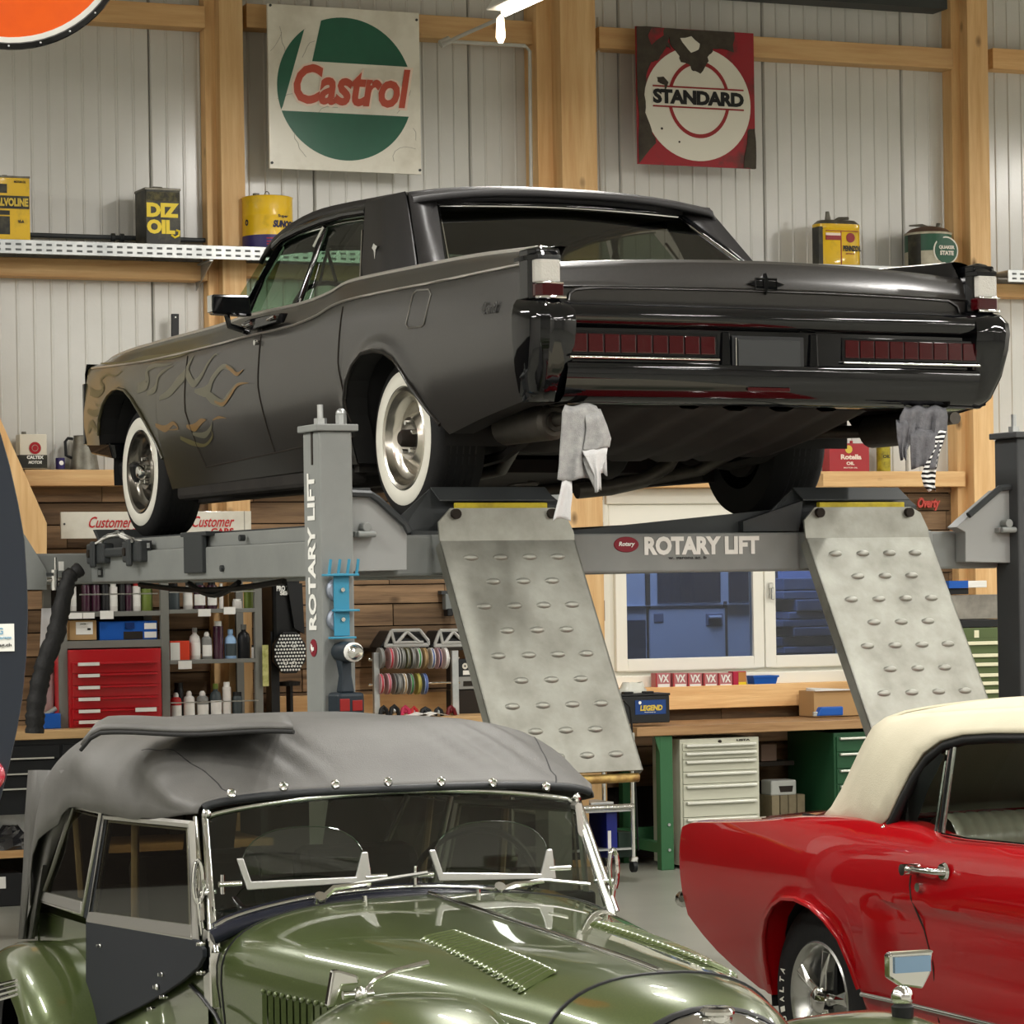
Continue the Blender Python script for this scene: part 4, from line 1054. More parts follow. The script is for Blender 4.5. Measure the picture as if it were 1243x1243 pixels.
cloth('grey_towel', 'pale grey towel hanging from the left tail pipe of the lifted saloon', [
    ([(686, 724, 491), (683, 729, 500), (682, 730, 520), (680, 728, 545), (679, 725, 565), (677, 727, 582)], -.06, .010, 1.6, None),
    ([(710, 729, 498), (712, 737, 518), (710, 742, 534), (708, 740, 545)], -.075, .006, 1, None),
    ([(706, 738, 543), (712, 736, 555), (722, 728, 575), (723, 729, 596)], -.085, .006, 1, M_tow2),
    ([(706, 728, 550), (712, 728, 570), (718, 728, 584), (724, 727, 597)], -.072, .004, 1, None),
    ([(683, 694, 580), (679, 695, 600), (675, 693, 615), (671, 693, 631)], -.06, .006, 1, M_tow2),
    ([(728, 736, 540), (729, 737, 576)], -.05, .004, 1, M_tow2)], M_tow, L, 'towel')
stripe = mat('striped_rag', (30, 30, 32), .95)
nt = stripe.node_tree; P = nt.nodes['Principled BSDF']; tc = nt.nodes.new('ShaderNodeTexCoord'); wv = nt.nodes.new('ShaderNodeTexWave')
wv.bands_direction = 'Z'; wv.inputs['Scale'].default_value = 17; wv.inputs['Distortion'].default_value = 3; wv.inputs['Detail'].default_value = 0
cr_ = nt.nodes.new('ShaderNodeValToRGB'); cr_.color_ramp.interpolation = 'CONSTANT'; cr_.color_ramp.elements[0].color = lin((24, 24, 26)); cr_.color_ramp.elements[1].position = .5; cr_.color_ramp.elements[1].color = lin((220, 220, 218))
nt.links.new(tc.outputs['Object'], wv.inputs[0]); nt.links.new(wv.outputs['Fac'], cr_.inputs[0]); nt.links.new(cr_.outputs[0], P.inputs['Base Color'])
cloth('striped_rag', 'dark grey rag with striped edge hanging from the right tail pipe', [
    ([(1098, 1148, 494), (1092, 1150, 505), (1090, 1148, 525), (1092, 1143, 540)], .0, .012, 3.4, None),
    ([(1088, 1112, 508), (1089, 1110, 530), (1092, 1100, 545), (1094, 1099, 557)], -.015, .010, 1.6, None),
    ([(1104, 1138, 520), (1105, 1140, 545), (1106, 1136, 568)], -.02, .010, 1.8, None),
    ([(1134, 1149, 522), (1133, 1146, 532), (1132, 1142, 545), (1124, 1137, 560), (1118, 1136, 575), (1121, 1135, 588), (1128, 1136, 596)], -.025, .006, 1, stripe)], M_rag, L, 'rag')
# ================================================================= GREEN ROADSTER
M_green = mat('olive_green_gloss', (72, 84, 46), .28, .3, coat=1.0, n=(200, .4, .6), col2=(78, 90, 50), coatr=.02)
M_hood = mat('grey_black_canvas', (100, 99, 96), .5, n=(3, .3, .75), col2=(82, 81, 78), b=(250, .15), seed=False)
M_hoods = mat('canvas_seam', (40, 40, 40), .7)
M_door = mat('black_side_curtain', (24, 28, 34), .7, b=(200, .1))
M_alu = mat('aluminium_frame', (196, 194, 188), .35, .8)
M_persp = glass('perspex', (220, 218, 200), .03, .22, 1.45)
M_wglass = glass('windscreen_glass', (190, 200, 190), .01, .22, 1.5)
rd = thing('green_roadster', 'olive green vintage roadster with black canvas hood and louvred bonnet', 'car', M.o, M.rot)
def ri(name, mb, m, parent=None, **k): return obj(name, mb, m, parent or rd, **k)
UC = .57
def Mp(px, py, **k): return Vector(M.inv(px, py, **k))
# bonnet cross section
hw_t = [(-1.98, .20), (-1.85, .24), (-1.65, .28), (-1.2, .36), (-.8, .435), (-.4, .51), (0, .575), (.15, .585)]
zt_t = [(-1.98, .80), (-1.85, .845), (-1.65, .868), (-1.2, .878), (-.6, .885), (-.05, .892), (.15, .895)]
def bsec(v, n=28, zb=.46):
    h = sinterp(hw_t, v); zt = sinterp(zt_t, v); e = 2.9 if v > -1.2 else 2.9 - (-1.2 - v) * .9
    pts = []
    for i in range(n + 1):
        a = math.pi * i / n; c, s_ = math.cos(a), math.sin(a)
        x = -h * (abs(c) ** (2 / e)) * (1 if c > 0 else -1)
        z = (s_ ** (2 / e)) * .20
        pts.append((UC + x, v, zt - .20 + z))
    pts = [(pts[0][0] + .02, v, zb)] + pts + [(pts[-1][0] - .02, v, zb)]
    return pts
def bon(v0, v1, n): return [bsec(v0 + (v1 - v0) * i / n) for i in range(n + 1)]
# scuttle, bonnet halves, nose cowl
ri('scuttle', MB().grid(bon(-.06, .14, 3)), M_green, smooth=50)
def half(side):
    rows = []
    for r in bon(-1.63, -.07, 20):
        m_ = len(r) // 2
        rows.append(r[:m_ + 1] if side < 0 else r[m_:])
    return MB().grid(rows)
bl = ri('bonnet_half', half(-1), M_green, smooth=50, label='left half of the bonnet as seen, with louvres'); brr = ri('bonnet_half', half(1), M_green, smooth=50)
ri('nose_cowl', MB().grid(bon(-1.98, -1.645, 6)), M_green, smooth=50)
ri('bonnet_edge', MB().tube(bsec(-1.638), .005, 6), M_black, smooth=60)
ri('scuttle_edge', MB().tube(bsec(-.065), .003, 6), M_black, smooth=60)
hg = [(UC, v, sinterp(zt_t, v) + .003) for v in [-1.63 + .13 * i for i in range(13)]]
ri('bonnet_hinge', MB().tube(hg, .008, 8), M_chrome, smooth=60)
def topz(u, v):
    r = bsec(v)
    for a, b in zip(r, r[1:]):
        if a[0] <= u <= b[0] and b[0] > a[0]: return a[2] + (b[2] - a[2]) * (u - a[0]) / (b[0] - a[0])
    return .87
# louvres on the bonnet top: small raised blades
lv = MB()
n = 10
rings = []
for y, h in ((-.013, .0), (-.008, .010), (.0, .011), (.012, .002)):
    rings.append([(-.052 + .104 * i / n, y * (1 if 0 < i < n else .4), h * min(1, 5 * (.5 - abs(i / n - .5)) * 1.6)) for i in range(n + 1)])
lv.grid(rings)
lvm = lv.mesh('louvre', M_green, 60)
for s_, hf in ((-1, bl), (1, brr)):
    for k in range(22):
        v = -.80 - k * .031; u = UC + s_ * .215
        z = topz(u, v); dz = (topz(u + .05, v) - topz(u - .05, v)) / .1
        obj('louvre', lvm, M_green, hf, loc=(u, v, z - .001), rot=(0, -math.atan(dz), 0))
# side louvres on the left bonnet side
svm = MB().grid([[(0, -.010, .0), (0, -.010, -.16)], [(-.011, -.004, -.004), (-.011, -.004, -.156)], [(-.011, .002, -.004), (-.011, .002, -.156)], [(0, .012, .0), (0, .012, -.16)]]).mesh('louvre', M_green, 60)
for k in range(22):
    v = -.34 - k * .036; r = bsec(v); u = r[1][0] + .004; z = .70 + .0006 * k
    obj('louvre', svm, M_green, bl, loc=(r[1][0] - .001, v, z), rot=(0, 0, R(-8)))
    obj('louvre_tip', MB().sphere((-.006, 0, 0), .008, 8, 5), M_green, bl, loc=(r[1][0] - .002, v, z + .002), smooth=60)
# windscreen: frame, glass
TL, TR, BL_, BR = Mp(249, 992, v=.17), Mp(697, 972, v=.17), Mp(258, 1128, v=.0), Mp(744, 1117, v=.0)
TL.z += 0; 
n = 36
def wsrow(a, b, bow): return [(a.x + (b.x - a.x) * i / n, a.y + (b.y - a.y) * i / n - bow * .0, a.z + (b.z - a.z) * i / n + bow * math.sin(math.pi * i / n) ** .7) for i in range(n + 1)]
bot = wsrow(BL_, BR, .095); topr = wsrow(TL, TR, .048)
mid = [tuple((Vector(a) + Vector(b)) / 2) for a, b in zip(bot, topr)]
ri('windscreen_glass', MB().grid([bot, mid, topr]), M_wglass, smooth=80)
ri('windscreen_top_rail', MB().tube(topr, .010, 8), M_chrome, smooth=60)
ri('windscreen_bottom_rail', MB().tube([(x, y - .005, z + .004) for x, y, z in bot], .012, 8), mat('black_rubber_gasket', (30, 32, 42), .25), smooth=60)
ri('scuttle_gasket', MB().tube([(x + (-.01 if i == 0 else 0), y - .03, z - .018) for i, (x, y, z) in enumerate(bot)], .022, 10), mat('black_rubber_gasket', (30, 32, 42), .25), smooth=60)
ri('gasket_bead', MB().tube([(x, y - .022, z + .008) for x, y, z in bot], .006, 8), M_chrome, smooth=60)
for a, b, s_ in ((TL, BL_, 1), (TR, BR, -1)):
    p = ri('windscreen_post', MB().tube([tuple(a), tuple(a.lerp(b, .5)), tuple(b), tuple(b + Vector((.0, -.03, -.06)))], [.010, .012, .014, .016], 8), M_chrome, smooth=60)
    obj('post_channel', MB().tube([tuple(a + Vector((-.02 * s_, .02, 0))), tuple(b + Vector((-.02 * s_, .02, .02)))], .008, 6), M_chrome, p, smooth=60)
    # foot plate on the scuttle side
    obj('post_foot', MB().hexa([(b.x - .02 * s_, b.y - .05, b.z - .20), (b.x + .02 * s_, b.y - .05, b.z - .20), (b.x + .02 * s_, b.y + .02, b.z - .20), (b.x - .02 * s_, b.y + .02, b.z - .20), (b.x - .02 * s_, b.y - .03, b.z), (b.x + .012 * s_, b.y - .03, b.z), (b.x + .012 * s_, b.y + .04, b.z), (b.x - .02 * s_, b.y + .04, b.z)]), M_chrome, p, bevel=.004)
    # wing nut clamp
    q = b.lerp(a, .36) + Vector((-.035 * s_, -.01, 0))
    obj('clamp_loop', MB().tube([(q.x + .012 * math.cos(t), q.y - .01, q.z + .02 + .055 * math.sin(t)) for t in [2 * math.pi * i / 16 for i in range(16)]], .007, 6, closed=True).tube([(q.x, q.y - .01, q.z - .01), (q.x + .05 * s_, q.y + .01, q.z - .01)], .008, 6).tube([(q.x + .012 * s_, q.y, q.z - .12), (q.x, q.y - .01, q.z - .02)], .009, 6), M_chrome, p, smooth=60)
    obj('corner_nut', MB().sphere((a.x, a.y - .015, a.z + .01), .014), M_chrome, p, smooth=60)
# aero screens
for (xa, xb, ya, yb, ytop) in ((293, 443, 1077, 1070, 1003), (526, 667, 1066, 1066, 993)):
    a, b = Mp(xa, ya, v=-.03), Mp(xb, yb, v=-.03); c = Mp((xa + xb) / 2, ytop, v=-.03)
    w_ = b.x - a.x
    s_ = thing('aero_screen', 'x', 'windscreen'); bpy.data.objects.remove(s_)
    base = ri('aero_screen_base', MB().prism([(a.x - .012, a.z + .075), (a.x + .006, a.z + .075), (a.x + .026, a.z + .014), (b.x - .026, b.z + .014), (b.x - .008, b.z + .078), (b.x + .008, b.z + .078), (b.x + .018, b.z - .002), (a.x + .015, a.z - .008)], -.036, -.026), mat('polished_alu', (214, 214, 212), .25, .7), bevel=.003)
    pts = []; H = c.z - a.z
    for i in range(19):
        t = math.pi * i / 18
        pts.append(((a.x + b.x) / 2 - (w_ / 2) * abs(math.cos(t)) ** .8 * (1 if math.cos(t) > 0 else -1), -.031, a.z + .03 + (H - .03) * abs(math.sin(t)) ** .75 + (b.z - a.z) * i / 18))
    g = MB(); g.v = pts; g.face(range(19)); obj('aero_glass', g, glass('aero_pane', (225, 235, 225), .02, .06, 1.5), base)
    obj('aero_glass_edge', MB().tube(pts, .0018, 5), glass('pane_edge', (160, 200, 180), .1, .3, 1.8), base)
    for x in (a.x - .03, b.x + .03):
        obj('mount_screw', MB().cyl((x - .03, -.03, a.z + .01), (x + .03, -.03, a.z + .01), .008, n=8).cyl((x - .02, -.03, a.z - .015), (x - .02, -.03, a.z + .035), .006, n=6), M_chrome, base, smooth=60)
# wipers
for q in (((388, 1094), (405, 1078), (450, 1072), (519, 1059)), ((606, 1082), (625, 1074), (660, 1070), (716, 1073))):
    P_ = [Mp(x, y, v=-.05) for x, y in q]
    wp = ri('wiper', MB().cyl(P_[0] + Vector((0, .02, -.02)), P_[0] + Vector((0, -.01, .015)), .016, n=10).tube([tuple(P_[0]), tuple(P_[1]), tuple(P_[2])], [.011, .009, .005], 6), M_chrome, smooth=50)
    obj('wiper_blade', MB().tube([tuple(P_[1]), tuple(P_[2] + Vector((0, .01, .004))), tuple(P_[3])], .005, 5), M_steel, wp, smooth=60)
# ---- canvas hood
hs_t = {  # v : (left bottom w, top w, half width bottom, half width at the shoulder)
}
secs = [(.17, 1.112, 1.162, .56, .52), (.24, 1.105, 1.185, .585, .53), (.36, 1.09, 1.240, .60, .53), (.48, 1.08, 1.288, .61, .53), (.58, 1.075, 1.318, .615, .53),
        (.66, 1.065, 1.323, .62, .53), (1.2, 1.055, 1.318, .63, .54), (1.5, 1.045, 1.31, .635, .55), (1.7, .98, 1.305, .64, .56), (1.9, .92, 1.285, .645, .55), (2.05, .80, 1.23, .645, .54), (2.18, .68, 1.12, .64, .53)]
def hoodsec(v, wb_, wt, hb, hsd, n=132):
    pts = []
    e = 4.2 if v > .5 else 3.2 + (v - .17) * 3
    for i in range(n + 1):
        a = math.pi * i / n; c, s_ = math.cos(a), math.sin(a)
        x = -(abs(c) ** (2 / e)) * (1 if c > 0 else -1); z = s_ ** (2 / e)
        h = hb + (hsd - hb) * max(0, z) ** 3
        u = UC + x * h; w = wb_ + (wt - wb_) * z
        if .2 < v < .9 and z > .5:      # pull folds from the front corners towards the first bow
            k = max(0, min(1, (abs(x) - .45) * 3))
            w += math.sin(v * 26 + abs(x) * 34) * .004 * k * math.sin(math.pi * (v - .2) / .7)
        if .22 < v < .60 and z > .8 and .22 < abs(x) < .92:   # short slack creases behind the front edge
            w += .0055 * math.sin(62 * x * .55 + 26 * v) * math.sin(math.pi * (v - .22) / .38) * math.sin(math.pi * (abs(x) - .22) / .70)
        if .25 < v < 1.6 and .05 < z < .9: u += (1 if x > 0 else -1) * .014 * math.sin(z * 7 - v * 7 + 1) * math.sin(math.pi * z)
        if v > 1.6: u += .012 * math.sin(z * 4 + v * 12) * (1 - z)
        w -= .012 * math.sin(math.pi * min(1, max(0, (v - .9) / .65))) * (1 - x * x) * (z > .8)
        pts.append((u, v, w))
    return pts
def lerp_sec(v):
    return [(interp if j == 2 and v < .66 else sinterp)([(s_[0], s_[j]) for s_ in secs], v) for j in (1, 2, 3, 4)]
hv_ = [.17, .2, .24, .28, .32, .36, .4, .44, .48, .52, .56, .6, .64, .68, .72, .76, .80, .84, .92, 1.0, 1.1, 1.2, 1.3, 1.4, 1.5, 1.6, 1.7, 1.8, 1.9, 1.98, 2.05, 2.12, 2.18]
HR = [hoodsec(v, *lerp_sec(v)) for v in hv_]
N_ = len(HR[0])
ho = ri('canvas_hood', MB().grid(HR), M_hood, smooth=50, solid=-.004)
# back panel with two clear windows
bkp, bkw = MB(), MB()
last = HR[-1]; bot_ = [(UC + (x - UC) * .98, 2.42, .55) for x, v, w in last]
rows = []
for t in [i / 10 for i in range(11)]:
    rows.append([tuple(Vector(a).lerp(Vector((b[0], b[1], min(b[2], a[2]))), t)) for a, b in zip(last, bot_)])
def bwin(x): return .07 < abs(x - UC) < .40
for mb_, want in ((bkp, 0), (bkw, 1)):
    for r in rows: mb_.v += r
    for i in range(10):
        for j in range(N_ - 1):
            xm = (rows[i][j][0] + rows[i][j + 1][0]) / 2; zm = rows[i][j][2]
            win_ = bwin(xm) and 1 <= i <= 6 and zm > .7
            if win_ == bool(want): mb_.face((i * N_ + j, i * N_ + j + 1, (i + 1) * N_ + j + 1, (i + 1) * N_ + j))
ri('hood_back_panel', bkp, M_hood, smooth=60)
me = bkw.mesh('hood_rear_window', M_persp); bm = bmesh.new(); bm.from_mesh(me); bmesh.ops.delete(bm, geom=[v for v in bm.verts if not v.link_faces], context='VERTS'); bm.to_mesh(me); bm.free()
obj('hood_rear_window', me, M_persp, ho)
# seams from the front corners to the first bow
for s_ in (1, -1):
    pts = []
    for i in range(0, 18):
        f = 21 + 9.6 * (1 - i / 17); j = int(f); q0, q1 = HR[i][j if s_ == 1 else N_ - 1 - j], HR[i][j + 1 if s_ == 1 else N_ - 2 - j]
        p = Vector(q0).lerp(Vector(q1), f - j); pts.append((p.x, p.y, p.z + .002))
    obj('hood_seam', MB().tube(pts, .0035, 5), M_hoods, ho, smooth=60)
# bound front edge with press studs
fe = [(x, v - .008, w - .004) for x, v, w in HR[0]][9:-9:3]
obj('hood_front_binding', MB().tube(fe, .011, 8), mat('black_binding', (44, 46, 48), .4), ho, smooth=60)
for px, py in ((281, 963), (344, 955), (407, 952), (471, 949), (535, 949), (598, 950), (663, 955)):
    q = Mp(px, py, v=.145)
    st = obj('press_stud', MB().lathe([(.013, .0), (.013, -.004), (.009, -.008), (.006, -.005), (.001, -.005)], 14, tuple(q), 'y'), M_chrome, ho, smooth=50)
# loose flap lying on the hood top
fl_ = MB(); rows = []
fa, fb, fc, fd = Mp(97, 884, w=1.325), Mp(356, 882, w=1.335), Mp(345, 868, w=1.345), Mp(112, 871, w=1.345)
for t in range(7):
    f = t / 6; row = []
    for i in range(21):
        g_ = i / 20; p = fa.lerp(fb, g_).lerp(fd.lerp(fc, g_), f)
        droop = .045 * max(0, 1 - g_ * 9) ** 2
        row.append((p.x, p.y, p.z - droop + .012 * math.sin(f * math.pi) + .004 * math.sin(g_ * 9)))
    rows.append(row)
obj('hood_flap', fl_.grid(rows), M_hood, ho, smooth=80, solid=.012)
lip = [(x, y - .004, z - .016) for x, y, z in rows[0]]
obj('flap_lip', MB().tube(lip, .006, 8), M_hoods, ho, smooth=60)
# left side drape of the hood behind the doors
dr = MB(); rows = []
for py, xs in ((935, (34, 45, 58, 75, 92)), (990, (30, 42, 52, 66, 82)), (1050, (28, 38, 44, 52, 60)), (1140, (22, 28, 33, 38, 42))):
    rows.append([tuple(Mp(x, py, u=-.04 - .02 * (k % 2))) for k, x in enumerate(xs)])
ri('hood_side_curtain', dr.grid(rows), M_hood, smooth=80, solid=.006)
# ---- side screens, both sides
def sidescreen(pix, us, name='side_screen'):
    q = [Mp(x, y, u=-.035) for x, y in pix]
    if us: q = [Vector((2 * UC - .05 - .06 * (p.z - .75), p.y + .06, p.z)) for p in q]
    out = [tuple(p) for p in q]
    c = sum(q, Vector()) / 4
    f = ri(name, MB().tube(out, .011, 6, closed=True), M_alu, smooth=50)
    inn = [tuple(p.lerp(c, .055) + Vector((-.004, 0, 0))) for p in q]
    obj('inner_bead', MB().tube([tuple(p.lerp(c, .09)) for p in q], .004, 5, closed=True), M_alu, f, smooth=50)
    g = MB(); g.v = inn; g.face(range(4)); obj('perspex_pane', g, M_persp, f)
    obj('lower_rail', MB().hexa([tuple(q[3] + Vector((-.012, 0, .005))), tuple(q[2] + Vector((-.012, 0, .005))), tuple(q[2] + Vector((.006, 0, .005))), tuple(q[3] + Vector((.006, 0, .005))), tuple(q[3] + Vector((-.008, -.02, .035))), tuple(q[2] + Vector((-.008, .01, .035))), tuple(q[2] + Vector((.006, .01, .035))), tuple(q[3] + Vector((.006, -.02, .035)))]), M_alu, f)
    return f
for us in (0, 1):
    sidescreen([(90, 978), (124, 987), (102, 1109), (51, 1094)], us)
    sidescreen([(129, 991), (233, 1001), (237, 1140), (109, 1120)], us)
# upright between the screens and black door curtain
q = [Mp(x, y, u=-.038) for x, y in ((122, 986), (131, 990), (110, 1120), (100, 1112))]
g = MB(); ri('curtain_post', MB().loft([[tuple(p) for p in q], [tuple(p + Vector((.02, 0, 0))) for p in q]]), M_door)
dpx = [(104, 1118), (238, 1141), (246, 1152), (246, 1162), (240, 1174), (222, 1190), (200, 1205), (170, 1222), (130, 1242), (110, 1262), (104, 1270)]
q = [Mp(x, y, u=-.045) for x, y in dpx]
dd = ri('door_curtain', MB().loft([[tuple(p) for p in q], [tuple(p + Vector((.012, 0, 0))) for p in q]]), M_door, bevel=.003)
for px, py in ((122, 1148), (197, 1183), (191, 1198), (199, 1210), (112, 1237), (184, 1225), (244, 1146), (244, 1181)):
    a = Mp(px, py, u=-.05)
    obj('turn_button', MB().sphere(tuple(a), .009 if px in (191, 112) else .006, 10, 6).cyl((a.x - .012, a.y, a.z), (a.x + .01, a.y, a.z), .005, n=8), M_chrome, dd, smooth=60)
dq = [(2 * UC - .03, p.y + .06, p.z) for p in q]
ri('door_curtain', MB().loft([dq, [(x - .012, y, z) for x, y, z in dq]]), M_door)
# ---- body tub, rear wing
tub = MB()
for s_ in (1, -1):
    f = (lambda u: u) if s_ == 1 else (lambda u: 2 * UC - u)
    tub.grid([[(f(-.015 + .02 * (v > 1.9)), v, w) for w in (.2, .45, .62, .74 - max(0, v - .1) * .04)] for v in (.0, .3, .7, 1.1, 1.5, 1.9, 2.4)])
    tub.grid([[(f(-.015), v, .735 - max(0, v - .1) * .04), (f(.04), v, .745 - max(0, v - .1) * .04)] for v in (.0, .3, .7, 1.1, 1.5, 1.9, 2.4)])
ri('body_tub', tub.box(-.0, 2 * UC, 2.38, 2.42, .25, .62), M_green, smooth=40)
ri('footwell_side', MB().box(.0, 2 * UC, -.05, .06, .3, .74), M_green, bevel=.02)
def wing(cu, s_, cv, cw, rv, rw, a0, a1, wid, inner, name, m=M_green):
    rows = []
    for i in range(25):
        a = R(a0 + (a1 - a0) * i / 24)
        v = cv + rv * math.cos(a); w = cw + rw * math.sin(a); row = []
        nv, nw = math.cos(a) / rv, math.sin(a) / rw; l_ = math.hypot(nv, nw); nv /= l_; nw /= l_
        for k in range(13):
            t = math.pi * k / 12; du = -math.cos(t) * wid; dep = (math.sin(t) - 1) * wid * .75
            if k > 6 and inner: dep = (math.sin(t) ** .5 - 1) * wid * .25; 
            row.append((cu - s_ * -du * 1.0 if False else cu + s_ * du, v + nv * dep, w + nw * dep))
        rows.append(row)
    return ri(name, MB().grid(rows), m, smooth=70)
wing(-.115, 1, 1.78, .26, .62, .345, -8, 160, .135, True, 'rear_wing')
wing(2 * UC + .115, -1, 1.78, .26, .62, .345, -8, 160, .135, True, 'rear_wing')
ri('wing_piping', MB().tube([(.012, 1.78 + .625 * math.cos(R(a)), .26 + .35 * math.sin(R(a))) for a in range(95, 181, 5)], .006, 6), M_black, smooth=60)
ri('wing_piping', MB().tube([tuple(Mp(x, y, u=-.02)) for x, y in ((231, 1196), (245, 1210), (262, 1232), (275, 1260))], .006, 6), M_black, smooth=60)
# running board side below the door
ri('side_valance', MB().hexa([(-.10, -.3, .18), (-.02, -.3, .18), (-.02, 1.3, .18), (-.10, 1.3, .18), (-.06, -.3, .26), (-.012, -.3, .30), (-.012, 1.3, .30), (-.06, 1.3, .26)]), M_green, bevel=.02)
# rear wheel
tw = ri('rear_wheel', MB().lathe([(.17, .0), (.20, -.01), (.27, -.005), (.29, .02), (.29, .13), (.17, .15)], 36, (-.20, 1.80, .29), 'x', caps=False), M_tyre, smooth=50)
# front wings
wing(.10, 1, -1.27, .30, .62, .505, 0, 175, .20, True, 'front_wing')
wing(2 * UC + .06, -1, -1.45, .30, .60, .42, 0, 175, .21, True, 'front_wing')
# blend between bonnet and front wing on the left
# chrome nose shell with cap
ns = ri('nose_shell', MB().lathe([(.0001, -.10), (.10, -.095), (.19, -.06), (.24, -.01), (.25, .03), (.25, .06)], 40, (UC - .045, -2.03, .59), 'y', caps=False), M_chrome, smooth=60)
obj('shell_seam', MB().lathe([(.251, .03), (.258, .036), (.258, .05), (.251, .056)], 40, (UC - .045, -2.03, .59), 'y', caps=False), M_black, ns, smooth=60)
obj('filler_cap', MB().lathe([(.0001, .275), (.03, .274), (.036, .268), (.036, .262), (.022, .256), (.018, .235)], 20, (UC - .045, -2.03, .575), 'z'), M_chrome, ns, smooth=40)
obj('shell_base', MB().box(UC - .20, UC + .24, -2.0, -1.95, .2, .6), M_black, ns)
# side lamp on right front wing
sl = ri('side_lamp', MB().lathe([(.024, 0), (.026, .025), (.02, .03)], 16, (2 * UC + .075, -1.50, .715), 'z'), M_black, smooth=50)
obj('lamp_shell', MB().sphere((2 * UC + .075, -1.50, .762), .026, 14, 10), M_chrome, sl, smooth=60)
# wing mirrors (chrome flag shaped)
def wingmirror(px0, px1, py0, py1, v, flip, label):
    a, b = Mp(px0, py1, v=v), Mp(px1, py0, v=v)
    x0, x1, z0, z1 = a.x, b.x, a.z, b.z
    if flip: poly = [(x0, z0), (x0 + .018, z0 + .0), (x0 + .035, z1 - .035), (x1, z0 + .045), (x1 - .005, z0 + .065), (x0 + .03, z1), (x0 + .015, z1)]
    else: poly = [(x0, z1 - .005), (x0 + .01, z1), (x1, z1), (x1 - .008, z1 - .05), (x1 - .03, z0 + .01), (x0 + .03, z0 + .02), (x0, z0 + .04)]
    m_ = ri('wing_mirror', MB().prism(poly, v - .008, v + .02), M_chrome, bevel=.005, label=label)
    return m_, (x0, x1, z0, z1)
m1, e1 = wingmirror(396, 436, 1176, 1222, -1.18, True, 'chrome flag mirror on the left wing')
st = Mp(437, 1207, v=-1.18)
obj('mirror_stalk', MB().tube([tuple(st), tuple(st + Vector((.01, .0, -.05))), tuple(st + Vector((.03, .02, -.14)))], .007, 6).sphere(tuple(st), .018, 10, 6).cyl(st + Vector((-.04, 0, 0)), st + Vector((.03, 0, 0)), .010), M_chrome, m1, smooth=60)
obj('mirror_bracket', MB().tube([tuple(Mp(x, y, v=-1.18)) for x, y in ((444, 1202), (455, 1190), (475, 1180), (498, 1174), (520, 1169))], [.004, .006, .007, .008, .009], 6), M_chrome, m1, smooth=60)
m2, e2 = wingmirror(1078, 1132, 1153, 1208, -1.42, False, 'square chrome mirror on the right wing')
st = Mp(1098, 1208, v=-1.42)
obj('mirror_stalk', MB().tube([tuple(st + Vector((0, 0, .02))), tuple(st + Vector((.0, .0, -.09)))], .009, 6), M_chrome, m2, smooth=60)
obj('mirror_glass', MB().box(e2[0] + .012, e2[1] - .012, -1.434, -1.429, e2[2] + .05, e2[3] - .01), mat('mirror_blue_tint', (150, 180, 215), .05, 1.0), m2)
# badge and small things on the bonnet
for px, py in ((443, 1093), (581, 1094)):
    a = Mp(px, py, v=-.11); z = topz(a.x, -.11)
    ri('washer_jet', MB().cyl((a.x, -.11, z - .005), (a.x, -.11, z + .014), .006, n=8), M_chrome)
# interior: seats, steering wheel, dash
ri('dashboard', MB().box(.03, 1.11, .10, .16, .62, .86), mat('dash_black', (20, 20, 22), .5), bevel=.01)
ri('cockpit_floor', MB().box(.0, 1.14, .05, 2.35, .25, .28), M_int)
for u in (.08, .60):
    ri('seat_back', MB().hexa([(u, 1.15, .3), (u + .46, 1.15, .3), (u + .46, 1.3, .3), (u, 1.3, .3), (u + .03, 1.42, .90), (u + .43, 1.42, .90), (u + .43, 1.52, .90), (u + .03, 1.52, .90)]), M_int, bevel=.04)
ri('steering_wheel', MB().tube([(.86 + .19 * math.cos(t), .42 - .04 * math.sin(t), .84 + .18 * math.sin(t)) for t in [2 * math.pi * i / 28 for i in range(28)]], .010, 6, closed=True), M_black, smooth=60)
# hood bows
for v in (.85, 1.6):
    s4 = lerp_sec(v); ri('hood_bow', MB().tube([(UC - .56, v + .1, .75)] + [(x * .97 + .017, v, w - .02) for x, v_, w in hoodsec(v, *s4)][9:-9:9] + [(UC + .56, v + .1, .75)], .012, 6), mat('bow_wood', (150, 130, 100), .6), smooth=60)
# luggage bars at the tail
rk = [Mp(x, y, u=-.36) for x, y in ((0, 1195), (20, 1190), (20, 1207), (0, 1213))]
for k in range(4):
    a = rk[0].lerp(rk[3], k / 3); b = rk[1].lerp(rk[2], k / 3)
    ri('rack_bar', MB().tube([tuple(a + (a - b) * .5), tuple(b)], .0045, 6), M_chrome, smooth=60)
# ================================================================= RED CONVERTIBLE
M_red = mat('red_gloss_paint', (156, 5, 14), .3, 0, coat=1.0, coatr=.02, spec=.1)
M_cream = mat('cream_soft_top', (198, 192, 170), .8, n=(4, .3, .8), col2=(188, 181, 158), b=(200, .15))
M_pleat = mat('pleated_vinyl', (150, 148, 132), .3, coat=.4)
M_cglass = glass('clear_car_glass', (226, 236, 230), .01, .12, 1.22)
cv = thing('red_convertible', 'glossy red classic convertible with closed cream soft top', 'car', U.o, U.rot)
def vi(name, mb, m, parent=None, **k): return obj(name, mb, m, parent or cv, **k)
def Up(px, py, **k): return Vector(U.inv(px, py, **k))
CW = 1.70
ct_t = [(-3.2, .86), (-2.6, .885), (-2.0, .90), (-1.34, .912), (-.92, .905), (-.78, .905), (-.68, .918), (-.58, .934), (-.42, .935), (-.16, .928), (.1, .915), (.4, .885), (.7, .862), (.88, .848), (.93, .83)]
